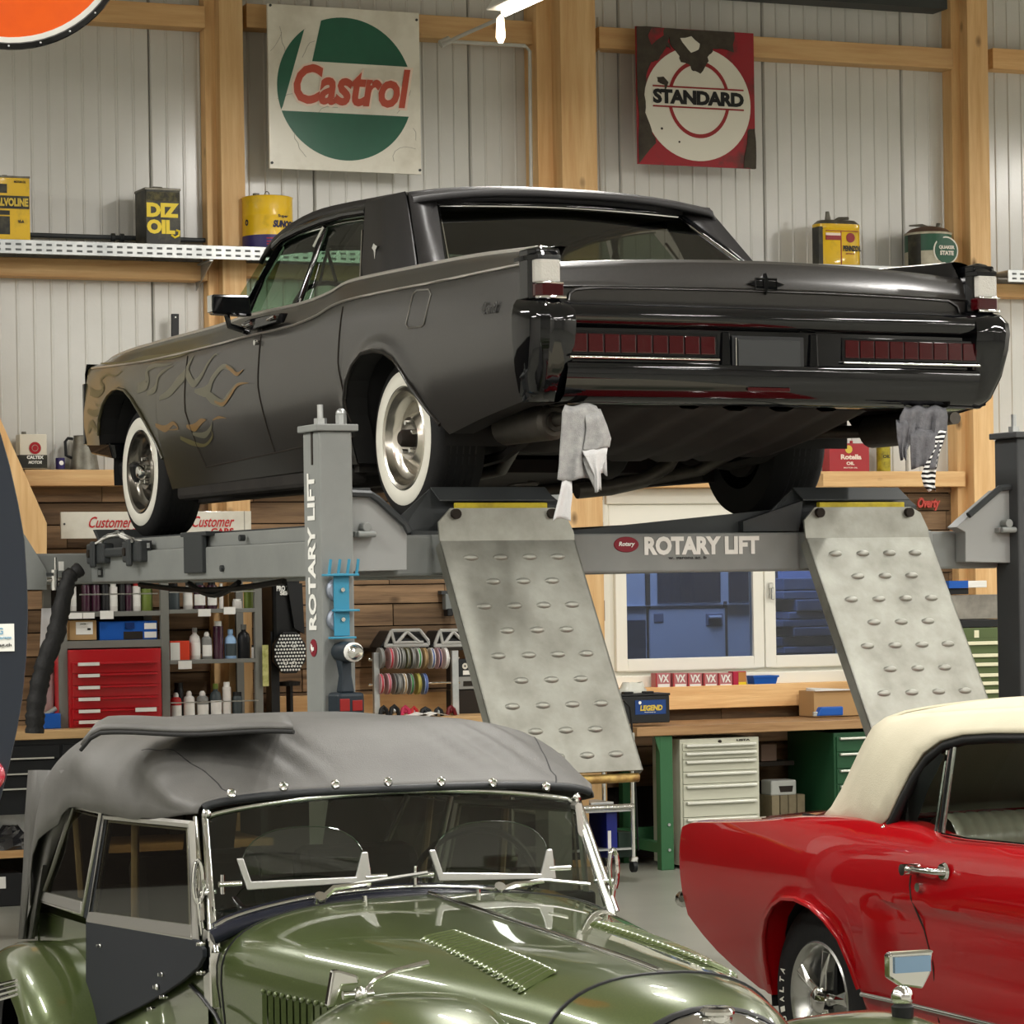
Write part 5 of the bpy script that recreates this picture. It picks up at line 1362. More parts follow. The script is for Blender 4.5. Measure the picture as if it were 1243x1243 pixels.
cb_t = [(-.31, .30), (.335, .30), (.44, .312), (.6, .37), (.75, .43), (.91, .52), (.93, .60)]
CARCH = [(-.315, .30), (-.31, .40), (-.29, .48), (-.25, .555), (-.18, .61), (-.10, .645), (0, .66), (.09, .655), (.17, .625), (.24, .575), (.29, .51), (.32, .43), (.335, .34), (.34, .30)]
def cbot(v):
    if v < -.315: return .27
    if v <= .34: return interp(CARCH, v)
    return interp(cb_t, v)
def cu(v, w):
    u = sinterp([(.25, .09), (.36, .055), (.5, .025), (.64, .004), (.74, .0), (.84, .014), (.90, .04), (.94, .09)], w)
    if v > .6: u += ((v - .6) / .35) ** 2 * .015 - .04 * min(1, (v - .6) / .2) * (w > .8) * 0
    if v < -.42:
        k = min(1, (-.42 - v) / .12)
        if .40 < w < .70: u += .022 * k * min(1, (.70 - w) / .02) * min(1, (w - .40) / .12)
    # haunch above the rear wheel
    if w > .5: u -= .012 * math.exp(-((v + .05) / .35) ** 2) * math.exp(-((w - .74) / .12) ** 2)
    d = math.hypot(v - .01, w - .32); e = abs(d - .345)
    if d > .32 and e < .05: u -= .014 * (1 - e / .05) ** 2
    return u
cst = sorted(set([-3.2, -3.0, -2.6, -2.2, -1.8, -1.5, -1.34, -1.2, -1.05, -.92, -.85, -.78, -.73, -.68, -.63, -.58, -.54, -.5, -.46, -.42, -.38, -.35] + [a for a, _ in CARCH] + [.36, .4, .44, .5, .6, .7, .8, .86, .91, .93]))
def csec(v):
    zb, zt = cbot(v), sinterp(ct_t, v); n = 26
    pts = [(cu(v, zb + (zt - zb) * i / n), zb + (zt - zb) * i / n) for i in range(n + 1)]
    u = pts[-1][0]
    return pts + [(u + .02, zt + .006), (u + .05, zt + .008)]
for s_ in (1, -1):
    fx = (lambda u: u) if s_ == 1 else (lambda u: CW - u)
    rows = [[(fx(u), v, w) for u, w in csec(v)] for v in cst]
    mb = MB().grid(rows)
    mb.grid([[r[0], (r[0][0] + .08 * s_, r[0][1], r[0][2])] for r in rows])
    vi('side_body', mb, M_red, smooth=34)
    # fender top to deck / door top
    tr = []
    for v in cst:
        u0, w0 = csec(v)[-1]
        ui = .30 if v > .12 else (.20 if v > -.15 else .15)
        tr.append([(fx(u0), v, w0), (fx((u0 + ui) / 2), v, w0 + .002), (fx(max(ui, u0 + .02)), v, w0 - .002)])
    vi('body_shoulder', MB().grid(tr), M_red, smooth=40)
rows = []
for v in (.12, .3, .5, .7, .86, .92, .95):
    z = sinterp(ct_t, v) + .006; rows.append([(u, v, z + .02 * (1 - ((u - .85) / .6) ** 2) - (.03 if v > .94 else 0)) for u in [.24 + 1.22 * i / 12 for i in range(13)]])
vi('boot_lid', MB().grid(rows), M_red, smooth=40)
vi('tail_panel', MB().grid([[(u, v, w) for u in [.10 + 1.5 * i / 8 for i in range(9)]] for v, w in ((.945, .84), (.955, .80), (.93, .62), (.90, .5))]), M_red, smooth=40)
bm_ = vi('rear_bumper', MB().tube([(.02, .93, .575), (.04, .965, .57), (.10, .99, .57), (.4, 1.0, .57), (.85, 1.0, .57), (1.3, 1.0, .57), (1.60, .99, .57), (1.66, .965, .57), (1.68, .93, .575)], [.012, .030, .034, .034, .034, .034, .034, .030, .012], 10), M_chrome, smooth=60)
bm_.scale = (1, 1, 1)
vi('bonnet', MB().grid([[(u, v, z + .02 * (1 - ((u - .85) / .7) ** 2)) for u in [.14 + 1.42 * i / 8 for i in range(9)]] for v, z in ((-1.95, .90), (-2.4, .89), (-3.2, .86))]), M_red, smooth=40)
for s_ in (1, -1):
    fx = (lambda u: u) if s_ == 1 else (lambda u: CW - u)
    vi('arch_lip', MB().tube([(fx(cu(v, w) - .004), v, w) for v, w in CARCH[1:-1]], .010, 6), M_red, smooth=60)
    vi('wheel_well', MB().lathe([(.345, .07), (.345, .45), (.05, .46)] if s_ == 1 else [(.345, CW - .07), (.345, CW - .45), (.05, CW - .46)], 24, (0, .01, .32), 'x', R(-10), R(190)), M_int, smooth=40)
    w_ = vi('road_wheel', MB().lathe([(.185, .0), (.20, -.012), (.29, -.01), (.318, .01), (.322, .03), (.322, .18), (.31, .2), (.185, .2)], 48, (0, 0, 0), 'x', caps=False), M_tyre, smooth=50, loc=(fx(.075), .01, .322))
    if s_ == -1: w_.scale = (-1, 1, 1)
    obj('rim', MB().lathe([(.196, -.008), (.19, -.014), (.178, -.006), (.165, .03), (.15, .05), (.15, .09), (.0001, .1)], 48, (0, 0, 0), 'x', caps=False), mat('rim_silver', (190, 190, 186), .25, .85), w_, smooth=40)
    for k in range(5):
        a = 2 * math.pi * k / 5 + .5; c, s2 = math.cos(a), math.sin(a)
        spk = MB()
        spk.loft([[(x_, r_ * c - t_ * s2, r_ * s2 + t_ * c) for x_, t_ in ((.0, -wd2), (-.012, 0), (.0, wd2), (.03, wd2), (.03, -wd2))] for r_, wd2 in ((.035, .022), (.10, .015), (.17, .028))])
        obj("spoke", spk, M_chrome, w_, bevel=.003)
    obj('hub_cap', MB().lathe([(.045, .02), (.045, -.015), (.03, -.028), (.0001, -.03)], 20, (0, 0, 0), 'x', caps=False), M_chrome, w_, smooth=40)
# raised white letters on the tyre
whl = [c for c in cv.children if c.name.startswith('road_wheel')][0]
for k, ch in enumerate('RADIALTA'):
    a = R(-128 + k * 7.5); rr = .238
    me = text_mb(ch, .018, .030, bold=.02); me.materials.clear(); me.materials.append(M_ww)
    o = bpy.data.objects.new('tyre_letter', me); COL.objects.link(o); o.parent = whl
    s1, c1_ = math.sin(a), math.cos(a)
    o.matrix_local = Matrix(((0, 1, 0, -.0135), (-c1_, 0, -s1, -rr * s1), (-s1, 0, c1_, rr * c1_), (0, 0, 0, 1)))
# door seam
ds = [(1106, 1062), (1106, 1075), (1108, 1090), (1115, 1130), (1120, 1170), (1122, 1243)]
pts = []
for x, y in ds:
    _, v, w = U.inv(x, y, u=.005); pts.append((cu(v, w) - .0006, v, w))
vi('door_seam', MB().tube(pts, .003, 5), M_dark)
# chrome rocker strip, sill
vi('rocker_strip', MB().tube([(cu(v, .385) - .004, v, .385) for v in (-.33, -.6, -1.0, -1.5, -2.2)], .008, 6), M_chrome, smooth=60)
vi('sill', MB().box(.06, CW - .06, -2.3, -.32, .20, .28), M_red, bevel=.02)
# body crease lines
vi('belt_bead', MB().tube([(csec(v)[-1][0] - .01, v, csec(v)[-1][1] + .004) for v in (-.74, -.9, -1.1, -1.34, -1.6, -1.9)], .006, 6), M_chrome, smooth=60)
# door handle with lock
h0 = Up(1106, 1054, u=-.01)
dh = vi('door_handle', MB().tube([(-.005, h0.y, h0.z), (-.035, h0.y - .02, h0.z + .002), (-.038, h0.y - .10, h0.z + .004), (-.03, h0.y - .17, h0.z + .004), (.004, h0.y - .185, h0.z + .004)], [.014, .012, .009, .010, .012], 8), M_chrome, smooth=60)
obj('push_button', MB().cyl((-.05, h0.y - .01, h0.z - .002), (.01, h0.y - .01, h0.z - .002), .018, n=14), M_chrome, dh, smooth=40)
obj('handle_pad', MB().lathe([(.001, -.006), (.024, -.006), (.028, .004)], 16, (.0, h0.y - .17, h0.z + .003), 'x'), M_chrome, dh, smooth=40)
l0 = Up(1117, 1077, u=.0)
vi('door_lock', MB().cyl((-.012, l0.y, l0.z), (.01, l0.y, l0.z), .014, n=14), M_chrome, smooth=40)
# ---- soft top
def P3(px, py, u): return tuple(U.inv(px, py, u=u))
low = [(1004, 993, .16), (1040, 998, .12), (1070, 1004, .085), (1080, 993, .085), (1090, 970, .095), (1105, 940, .12), (1122, 915, .14), (1143, 900, .155), (1170, 893, .17), (1205, 891, .18), (1243, 891, .185), (1300, 893, .19), (1360, 902, .19)]
upx = [(1004, 992, .165), (1012, 981, .165), (1024, 960, .17), (1038, 930, .18), (1050, 905, .20), (1062, 884, .22), (1076, 874, .25), (1100, 870, .27), (1140, 868, .28), (1190, 865, .28), (1243, 862, .28), (1300, 861, .28), (1360, 872, .28)]
lo = [Vector(P3(*p)) for p in low]; up_ = [Vector(P3(*p)) for p in upx]
sail = MB()
rows = []
for a, b in zip(lo, up_):
    rows.append([tuple(a.lerp(b, t) + Vector((-.012 * math.sin(math.pi * t), 0, 0))) for t in (0, .2, .4, .6, .8, 1)])
for s_ in (1, -1):
    f = (lambda p: p) if s_ == 1 else (lambda p: (CW - p[0], p[1], p[2]))
    vi('soft_top_side', MB().grid([[f(p) for p in r] for r in rows]), M_cream, smooth=60, solid=(-.01 if s_ == 1 else .01))
# roof skin and rear slope between the two sides
skin = []
for b in up_:
    hgt = max(0, min(1, (b.z - .95) / .3))
    skin.append([(b.x + (CW - 2 * b.x) * i / 16, b.y + (.10 * math.sin(math.pi * i / 16) * (1 - hgt)), b.z + .055 * hgt * math.sin(math.pi * i / 16) ** .6) for i in range(17)])
st_ = vi('soft_top_roof', MB().grid(skin), M_cream, smooth=50, solid=.01)
obj('rear_pipe_seam', MB().tube([(x, y + .004, z + .004) for x, y, z in skin[6]], .006, 5), M_cream, st_, smooth=60)
# rear window in the slope, chrome bead and studs at the base
vi('rear_screen', MB().grid([[ (x, y + .006, z + .006) for x, y, z in r[4:13]] for r in skin[2:5]]), M_cglass, smooth=60)
bb = [Vector(P3(*p)) for p in ((975, 991, .30), (990, 994, .20), (1004, 997, .14), (1040, 1003, .10), (1068, 1009, .072), (1078, 1007, .072))]
ch = vi('top_base_bead', MB().tube([tuple(p) for p in bb], .007, 6), M_chrome, smooth=60)
for x, y, u in ((1003, 998, .13), (1031, 1001, .11), (1073, 1005, .075)):
    obj('snap_stud', MB().sphere(P3(x, y, u - .004), .010, 10, 6), M_chrome, ch, smooth=60)
obj('dark_gasket', MB().tube([tuple(p + Vector((.004, 0, .006))) for p in bb], .008, 6), M_black, ch, smooth=60)
# weather strip round the window opening
wsx = [(1077, 1003, .085), (1084, 992, .088), (1095, 968, .10), (1110, 940, .125), (1126, 918, .142), (1146, 903, .158), (1171, 896, .172), (1205, 894, .18), (1243, 894, .185), (1300, 896, .19), (1360, 905, .19)]
for s_ in (1, -1):
    f = (lambda p: p) if s_ == 1 else (lambda p: (CW - p[0], p[1], p[2]))
    pts = [f(P3(x + 2, y + 2, u + .006)) for x, y, u in wsx]
    vi('weather_strip', MB().tube(pts, .016, 8), M_black, smooth=60)
    # inner black quarter trim
    tri = [f(P3(x, y, .13)) for x, y in ((1082, 1004), (1105, 958), (1122, 932), (1142, 914), (1146, 918), (1126, 960), (1112, 1000), (1110, 1018), (1100, 1012))]
    g = MB(); g.v = tri; g.face(range(len(tri))); vi('quarter_trim', g, M_black)
    qg = [f(P3(x, y, .105)) for x, y in ((1083, 1003), (1108, 950), (1125, 925), (1150, 908), (1139, 1026), (1108, 1020))]
    g = MB(); g.v = qg; g.face(range(len(qg))); vi('quarter_glass', g, M_cglass)
    dg_ = [f(P3(x, y, .105)) for x, y in ((1143, 1028), (1158, 906), (1180, 899), (1210, 897), (1243, 897), (1320, 900), (1400, 915), (1470, 1060), (1243, 1040))]
    g = MB(); g.v = dg_; g.face(range(len(dg_))); vi('door_glass', g, M_cglass)
    for a, b, r_, m_ in (((1134, 1028), (1151, 911), .007, M_chrome), ((1138.5, 1028), (1155, 909), .006, M_black), ((1143, 1028), (1159, 907), .006, M_chrome)):
        vi('window_channel', MB().tube([f(P3(a[0], a[1], .10)), f(P3(b[0], b[1], .15))], r_, 6), m_, smooth=60)
vi('front_pillar', MB().tube([P3(1360, 905, .2), P3(1420, 1000, .14), P3(1440, 1062, .12)], .018, 8).tube([(CW - p[0], p[1], p[2]) for p in (P3(1360, 905, .2), P3(1420, 1000, .14), P3(1440, 1062, .12))], .018, 8), M_chrome, smooth=60)
# interior: pleated rear/front seat tops, door cap
vf = Up(1243, 1000, u=.3).y
def pleats(u0, u1, v0, w0, r, name, n=26):
    rows = []
    for k in range(n * 3 + 1):
        u = u0 + (u1 - u0) * k / (n * 3); rr = r + .006 * abs(math.sin(math.pi * k / 3))
        rows.append([(u, v0 + rr * 1.1 * math.cos(t), w0 + rr * math.sin(t)) for t in [math.pi * (1.15 - 1.45 * j / 10) for j in range(11)]])
    return vi(name, MB().grid(rows), M_pleat, smooth=70)
a = Up(1150, 1005, u=.32); b = Up(1243, 1005, u=.9)
pleats(.16, 1.54, -.62, .885, .085, 'pleated_seat_back', 30)
vi('seat_shell', MB().box(.16, 1.54, -.72, -.56, .3, .86), M_pleat, bevel=.02)
pleats(.18, .80, -1.35, .90, .06, 'front_seat_back', 14); pleats(.92, 1.52, -1.35, .90, .06, 'front_seat_back', 14)
vi('cabin_floor', MB().box(.1, 1.6, -2.0, .3, .22, .25), M_int)
vi('cabin_bulkhead', MB().box(.14, 1.56, .02, .06, .3, .90), M_int)
vi('top_well', MB().box(.16, 1.54, -.5, .05, .80, .86), M_int)
lk_ = Up(1170, 1028, u=.12)
vi('lock_knob', MB().cyl((.12, lk_.y, lk_.z - .01), (.12, lk_.y, lk_.z + .03), .005, n=8), M_chrome, smooth=40)
vi('dash_top', MB().box(.15, 1.55, -2.0, -1.75, .82, .93), M_int, bevel=.03)

# ================================================================= DARK PANEL AT THE LEFT EDGE, ROUND SIGN
K = Frame(-1.05, 6.2, 0, 12)
M_navy = mat('dark_blue_satin', (34, 40, 50), .42, coat=.2)
pxs = [(-8, 500), (2, 530), (12, 565), (22, 610), (30, 655), (33, 705), (34, 750), (32, 800), (27, 850), (20, 890), (11, 930), (2, 965), (-6, 990)]
q = [K.inv(x, y, v=0) for x, y in pxs]
poly = [(a[0], a[2]) for a in q]
lft = [(poly[0][0] - .12, poly[0][1] + .22), (poly[0][0] - .5, poly[0][1] + .35), (poly[0][0] - .9, poly[0][1] + .2), (poly[0][0] - .95, .6), (poly[0][0] - .9, .0), (poly[-1][0] - .3, .0), (poly[-1][0] - .08, poly[-1][1] - .25)]
full = poly + lft[::-1]
full = poly + [lft[6], lft[5], lft[4], lft[3], lft[2], lft[1], lft[0]]
cx_ = sum(p[0] for p in full) / len(full); cz_ = sum(p[1] for p in full) / len(full)
pn = thing('dark_panel', 'dark blue curved upright car panel with white sticker at left edge', 'car panel', K.o, K.rot)
rings = []
for k, y in ((.985, -.02), (1.0, .0), (1.0, .05), (.98, .075)):
    rings.append([(cx_ + (x - cx_) * (1 - (1 - k) * .6), y, max(.0, cz_ + (z - cz_) * (1 - (1 - k) * .3))) for x, z in full])
obj('panel_shell', MB().loft(rings), M_navy, pn, smooth=30)
a, b = K.inv(-14, 791, v=-.02), K.inv(17, 757, v=-.02)
sk = obj('sticker', MB().box(a[0], b[0], -.024, -.019, a[2], b[2]), M_white, pn)
M_blueprint = mat('pale_blue_print', (120, 170, 200), .5)
text('AG', .022, .014, M_blueprint, sk, (b[0] - .045, -.0255, b[2] - .022)); 
text('ag.ch', .026, .009, mat('print_dark', (0, 0, 0)), sk, (b[0] - .032, -.0255, a[2] + .008)); text('garage', .028, .006, M_blueprint, sk, (b[0] - .034, -.0255, a[2] + .024))
a = K.inv(-2, 941, v=-.03)
obj('red_lamp', MB().sphere((a[0] - .02, -.02, a[2]), .036, 14, 8), mat('rose_lens', (170, 40, 60), .2, coat=1), pn, smooth=60)
sgn = thing('round_enamel_sign', 'round orange enamel sign with white ring and black rim, top left corner', 'sign', atY(8, -92, 9.6), R(14))
SG = 9.6 * 152 / 3600 / .73
sgn.scale = (SG, SG, SG)
M_orange = mat('orange_enamel', (244, 98, 12), .35, coat=.3, n=(3, .3, .8), col2=(228, 84, 10))
obj('sign_face', MB().lathe([(.0001, -.05), (.3, -.042), (.55, -.022), (.66, -.006)], 64, (0, 0, 0), 'y', caps=False), M_orange, sgn, smooth=60)
obj('white_ring', MB().lathe([(.66, -.006), (.662, -.010), (.692, -.006)], 64, (0, 0, 0), 'y', caps=False), M_white, sgn, smooth=60)
rim_ = obj('black_rim', MB().lathe([(.692, -.004), (.70, -.020), (.728, -.014), (.732, .01), (.70, .02)], 64, (0, 0, 0), 'y', caps=False), M_gloss, sgn, smooth=40)
for k in range(24):
    a = 2 * math.pi * k / 24; obj('rim_screw', MB().sphere((.712 * math.cos(a), -.018, .712 * math.sin(a)), .007, 8, 5), M_galv, rim_)
for x in (-.35, .35): obj('hanging_chain', MB().cyl((x, .01, .62), (x, .01, (ROOM[3] - sgn.location.z) / SG), .008, n=6), M_steel, sgn)
# ================================================================= SIGNS ON THE WALL
def wt(name, label, cat, x0, x1, y0, y1, v, group=None, rz=0):
    """a thing whose front face covers these pixels at depth v; returns (empty, width, height)"""
    a = W.inv(x0, (y0 + y1) / 2, v=v); b = W.inv(x1, (y0 + y1) / 2, v=v); xm = (x0 + x1) / 2
    t = W.inv(xm, y0, v=v); c = W.inv(xm, y1, v=v)
    o = thing(name, label, cat, W.pos((a[0] + b[0]) / 2, v, c[2]), W.rot + R(rz), group)
    return o, b[0] - a[0], t[2] - c[2]
M_signw = mat('sign_white_enamel', (226, 222, 208), .3, coat=.4, n=(2.2, .45, .62), col2=(206, 200, 184))
M_cgreen = mat('sign_green_enamel', (30, 96, 72), .3, coat=.4, n=(2, .3, .8), col2=(22, 78, 60))
M_cred = mat('sign_terracotta', (186, 82, 62), .4); M_pinkedge = mat('sign_pale_edge', (236, 214, 198), .4)
M_crack = mat('crack_grey', (150, 146, 134), .7)
cs, w, h = wt('garage_sign', "square white enamel sign with terracotta lettering across a green disc", 'sign', 326, 510, 10, 208, -.26)
obj('sign_board', MB().box(-w / 2, w / 2, 0, .02, 0, h), M_signw, cs, bevel=.002)
def cx(px): return ((px / 5.65 + 310) - 326) / 184 * w - w / 2
def cpt(px, py):  # crop pixel to board coordinates (board is skewed in the crop)
    top = 22 + (px - 75) * .062; bot = 1158 + (px - 105) * .040
    left = 75 + (py - 22) * .0275; right = 1112 + (py - 85) * .027
    return ((px - left) / (right - left) * w - w / 2, h - (py - top) / (bot - top) * h)
cc = cpt(610, 612); rr = (cpt(1075, 640)[0] - cpt(150, 570)[0]) / 2
def seg(poly, m, name, y=-.002):
    b = MB(); b.loft([[(x, y, z) for x, z in poly], [(x, .001, z) for x, z in poly]]); return obj(name, b, m, cs)
def arc(a0, a1, n=24): return [(cc[0] + rr * math.cos(R(a0 + (a1 - a0) * i / n)), cc[1] + rr * math.sin(R(a0 + (a1 - a0) * i / n))) for i in range(n + 1)]
ztop = cpt(700, 440)[1]; zbot = cpt(700, 785)[1]
def ang(z): return math.degrees(math.asin(max(-1, min(1, (z - cc[1]) / rr))))
p_a, p_b = cpt(455, 130), cpt(382, 420)
seg(arc(ang(ztop), 110, 20) + [p_b], M_cgreen, 'green_segment')
seg(arc(180 - ang(zbot), 360 + ang(zbot), 30), M_cgreen, 'green_segment')
seg(arc(124.7, 180 - ang(zbot) - 1, 18) + [cpt(188, 730), cpt(325, 202)], M_cgreen, 'green_segment')
tx0, tz0 = cpt(262, 705); tx1, tz1 = cpt(1056, 500)
text('Castrol', tx1 - tx0 + .03, tz1 - tz0 + .05, M_pinkedge, cs, (tx0 - .012, -.0025, tz0 - .018), bold=.06, shear=.22, spacing=.96)
text('Castrol', tx1 - tx0, tz1 - tz0 + .025, M_cred, cs, (tx0, -.004, tz0 - .005), bold=.032, shear=.22, spacing=.97)
random.seed(21)
for sx, sy, n_ in ((160, 180, 7), (400, 280, 4), (1080, 880, 7), (330, 640, 5), (1060, 620, 5), (560, 740, 6), (950, 1110, 6), (350, 1080, 5), (100, 350, 4)):
    x, y = sx, sy; pts = [cpt(x, y)]
    d = random.uniform(0, 6.28)
    for k in range(n_):
        d += random.uniform(-.7, .7); x += 38 * math.cos(d); y += 38 * math.sin(d); x = min(max(x, 90), 1100); y = min(max(y, 60), 1140); pts.append(cpt(x, y))
    obj('enamel_crack', MB().tube([(a, -.0005, b) for a, b in pts], .0016, 4), M_crack, cs)
for px, py in ((95, 35), (1095, 135), (120, 1120), (1130, 1170)):
    a = cpt(px, py); obj('sign_screw', MB().cyl((a[0], -.006, a[1]), (a[0], .0, a[1]), .008, n=8), M_liftd, cs)
# red sign
M_srd = mat('sign_red_enamel', (142, 14, 30), .3, coat=.4, n=(5, .52, .66), col2=(84, 36, 32))
M_rust = mat('bare_rusty_steel', (72, 66, 56), .8, n=(14, .3, .75), col2=(50, 42, 36))
M_sw = mat('sign_offwhite_enamel', (214, 210, 196), .25, coat=.5)
M_dred = mat('sign_dark_red', (140, 34, 36), .35); M_print = mat('sign_black_print', (18, 18, 18), .4)
ss, w, h = wt('garage_sign', "chipped red enamel sign with white oval, red ring and black lettering", 'sign', 773, 916, 36, 202, -.26)
obj('sign_board', MB().box(-w / 2, w / 2, 0, .015, 0, h), M_srd, ss, bevel=.002)
def spt(px, py):
    top = 75 + (px - 62) * .055; bot = 1165 + (px - 100) * .038
    left = 62 + (py - 75) * .035; right = 1025 + (py - 130) * .022
    return ((px - left) / (right - left) * w - w / 2, h - (py - top) / (bot - top) * h)
def sl(poly, m, name, y): b = MB(); b.loft([[(x, y, z) for x, z in poly], [(x, .001, z) for x, z in poly]]); return obj(name, b, m, ss)
oc = spt(570, 690); ox = (spt(1003, 690)[0] - spt(140, 690)[0]) / 2; oz = (oc[1] - spt(570, 1140)[1])
sl([(oc[0] + ox * math.cos(R(a)), oc[1] + oz * math.sin(R(a))) for a in range(0, 360, 6)], M_sw, 'white_oval', -.002)
rgc = spt(580, 655); r1 = (spt(830, 655)[0] - spt(330, 655)[0]) / 2
b = MB(); b.lathe([(r1, -.0032), (r1 - .022, -.0032)], 56, (rgc[0], 0, rgc[1]), 'y', caps=False, sq=1.13); obj('red_ring', b, M_dred, ss)
la = spt(210, 690); lb = spt(943, 610)
zt_, zb_ = spt(570, 560)[1], spt(570, 725)[1]
obj('centre_band', MB().box(la[0] - .005, lb[0] + .005, -.004, -.003, zb_ + .004, zt_ - .004), M_sw, ss)
obj('band_line', MB().box(la[0], lb[0], -.005, -.003, zt_ - .008, zt_ + .002), M_dred, ss); obj('band_line', MB().box(la[0], lb[0], -.005, -.003, zb_ - .002, zb_ + .008), M_dred, ss)
text('STANDARD', lb[0] - la[0], (zt_ - zb_) * .70, M_print, ss, (la[0], -.0055, zb_ + (zt_ - zb_) * .15), bold=.055, spacing=.95)
def jag(pts, n=3, amp=9):
    out = []
    for i in range(len(pts)):
        p, q = pts[i], pts[(i + 1) % len(pts)]
        for k in range(n): out.append((p[0] + (q[0] - p[0]) * k / n + (random.uniform(-amp, amp) if k else 0), p[1] + (q[1] - p[1]) * k / n + (random.uniform(-amp, amp) if k else 0)))
    return [spt(*p) for p in out]
random.seed(4)
sl(jag([(66, 80), (330, 95), (320, 200), (350, 260), (310, 225), (280, 290), (235, 350), (190, 360), (150, 470), (140, 620), (150, 760), (205, 900), (240, 1000), (110, 1160), (85, 600)]), M_rust, 'bare_patch', -.0045)
sl(jag([(310, 90), (860, 120), (860, 280), (780, 255), (690, 250), (660, 300), (640, 370), (590, 450), (530, 430), (500, 380), (430, 360), (400, 290), (340, 215)]), M_rust, 'bare_patch', -.005)
sl(jag([(420, 170), (510, 155), (580, 215), (570, 260), (510, 285), (470, 240)], 2, 6), M_sw, 'enamel_island', -.006)
sl(jag([(160, 150), (190, 90), (290, 90), (285, 150), (190, 225)], 2, 6), M_srd, 'enamel_island', -.006)
sl(jag([(980, 900), (1035, 880), (1050, 1200), (950, 1195)], 3, 8), M_rust, 'bare_patch', -.0045)
sl(jag([(240, 480), (290, 475), (330, 520), (300, 600), (300, 540), (245, 515)], 2, 3), M_rust, 'bare_patch', -.0065)
for px, py, r_ in ((285, 885, .008), (427, 990, .007)): a = spt(px, py); obj('chip', MB().lathe([(.0001, -.004), (r_, -.004), (r_, -.002)], 8, (a[0], 0, a[1]), 'y', caps=False), M_rust, ss)
# long white board CUSTOMER CARS
cb_, w, h = wt('name_board', "long white board with red script lettering behind the saloon's front tyre", 'sign', 74, 305, 621, 653, -.24)
obj('board', MB().box(-w / 2, w / 2, 0, .02, 0, h), M_signw, cb_, bevel=.002)
M_scr = mat('script_red', (190, 40, 44), .5)
def px2(x): return (x - 189.5) / 231 * w
for x0, x1, c0, c1x in ((107, 152, 134, 164), (232, 284, 255, 283)):
    text('Customer', px2(x1 + (8 if x0 < 200 else 0)) - px2(x0), h * .42, M_scr, cb_, (px2(x0), -.002, h * .40), bold=.01, shear=.45)
    text('CARS', px2(c1x) - px2(c0), h * .26, M_scr, cb_, (px2(c0), -.002, h * .10), bold=.03)
obj('board_joint', MB().box(px2(296), px2(297), -.001, .001, 0, h), M_crack, cb_)
obj('board_screw', MB().cyl((px2(78), -.004, h * .55), (px2(78), 0, h * .55), .006, n=8), M_liftd, cb_)
# small red script on the plank wall, right
rs, w, h = wt('neon_script', 'small red script lettering mounted on the planks beside the right post', 'sign', 1113, 1140, 604, 620, -.07)
for k, tx in enumerate(('Oest', )):
    text('Overty', w, h, mat('coral_red', (186, 70, 60), .5), rs, (-w / 2, 0, 0), bold=.04, shear=.3, depth=.015)
# black bent strap on the left wall
st, w, h = wt('wall_strap', 'narrow black metal strap with a hole, upright behind the saloon bonnet', 'bracket', 207, 216, 381, 416, -.10)
obj('strap', MB().hexa([(-w / 2, -.01, -.1), (w / 2, -.01, -.1), (w / 2, .01, -.1), (-w / 2, .01, -.1), (-w / 2 + .006, -.01, h), (w / 2 + .006, -.01, h), (w / 2 + .006, .01, h), (-w / 2 + .006, .01, h)]), M_black, st, bevel=.003)
obj('strap_hole', MB().cyl((.006, -.012, h - .02), (.006, .0, h - .02), .005, n=8), M_white, st)

# ================================================================= UPPER SHELF AND CANS
SZ = 3.675
def shelf(u0, u1, label):
    s_ = thing('perforated_shelf', label, 'shelf', W.pos(u0, 0, SZ), W.rot)
    ln = u1 - u0
    obj('shelf_tray', MB().box(0, ln, -.40, -.03, -.008, 0), M_galv, s_)
    obj('shelf_lip', MB().box(0, ln, -.405, -.398, -.075, .004), M_galv, s_, bevel=.002)
    sl_ = MB(); k = 0; u = .03
    while u < ln - .04:
        for z in (-.022, -.052): sl_.box(u, u + .032, -.4062, -.404, z - .006, z + .006)
        u += .058
    so = obj('slot_rows', sl_, mat('slot_dark', (96, 98, 98), .7), s_); so['kind'] = 'stuff'
    u = .9
    while u < ln:
        obj('shelf_bracket', MB().prism([(-.39, -.075), (-.03, -.22), (-.03, -.075)], u, u + .006, 'yz').box(u - .02, u, -.39, -.03, -.085, -.075), M_galv, s_)
        u += 1.32
    return s_
shelf(-4.2, pc2[0] - .02, 'galvanised perforated shelf high on the wall left of the centre post')
shelf(pc[1] + .02, pr2[0] - .01, 'galvanised perforated shelf behind the saloon tail')
shelf(pr[1] + .01, 5.0, 'short visible piece of galvanised shelf right of the right post')
pipe = thing('iron_pipe', 'long dark iron pipe with couplings on the wall behind the left shelf cans', 'pipe', W.pos(-4.1, -.05, SZ + .075), W.rot)
obj('pipe_length', MB().cyl((0, 0, 0), (3.2, 0, 0), .014, n=10), M_liftd, pipe, smooth=40)
for x in (.6, 1.9, 3.0): obj('pipe_clip', MB().box(x, x + .03, -.016, .05, -.016, .016), M_liftd, pipe)
for x in (141, 152, 277, 284): a = uz(x, 290, -.12)[0] + 4.1; obj('coupling', MB().lathe([(.014, -.012), (.024, -.01), (.024, .01), (.014, .012)], 12, (a, 0, 0), 'x'), M_liftd, pipe, smooth=40)
def onshelf(name, label, cat, x0, x1, ytop, v=-.36, rz=0, z=SZ):
    a, b = uz(x0, ytop, v)[0], uz(x1, ytop, v)[0]; t = uz((x0 + x1) / 2, ytop, v)[1]
    return thing(name, label, cat, W.pos((a + b) / 2, v, z), W.rot + R(rz)), b - a, t - z
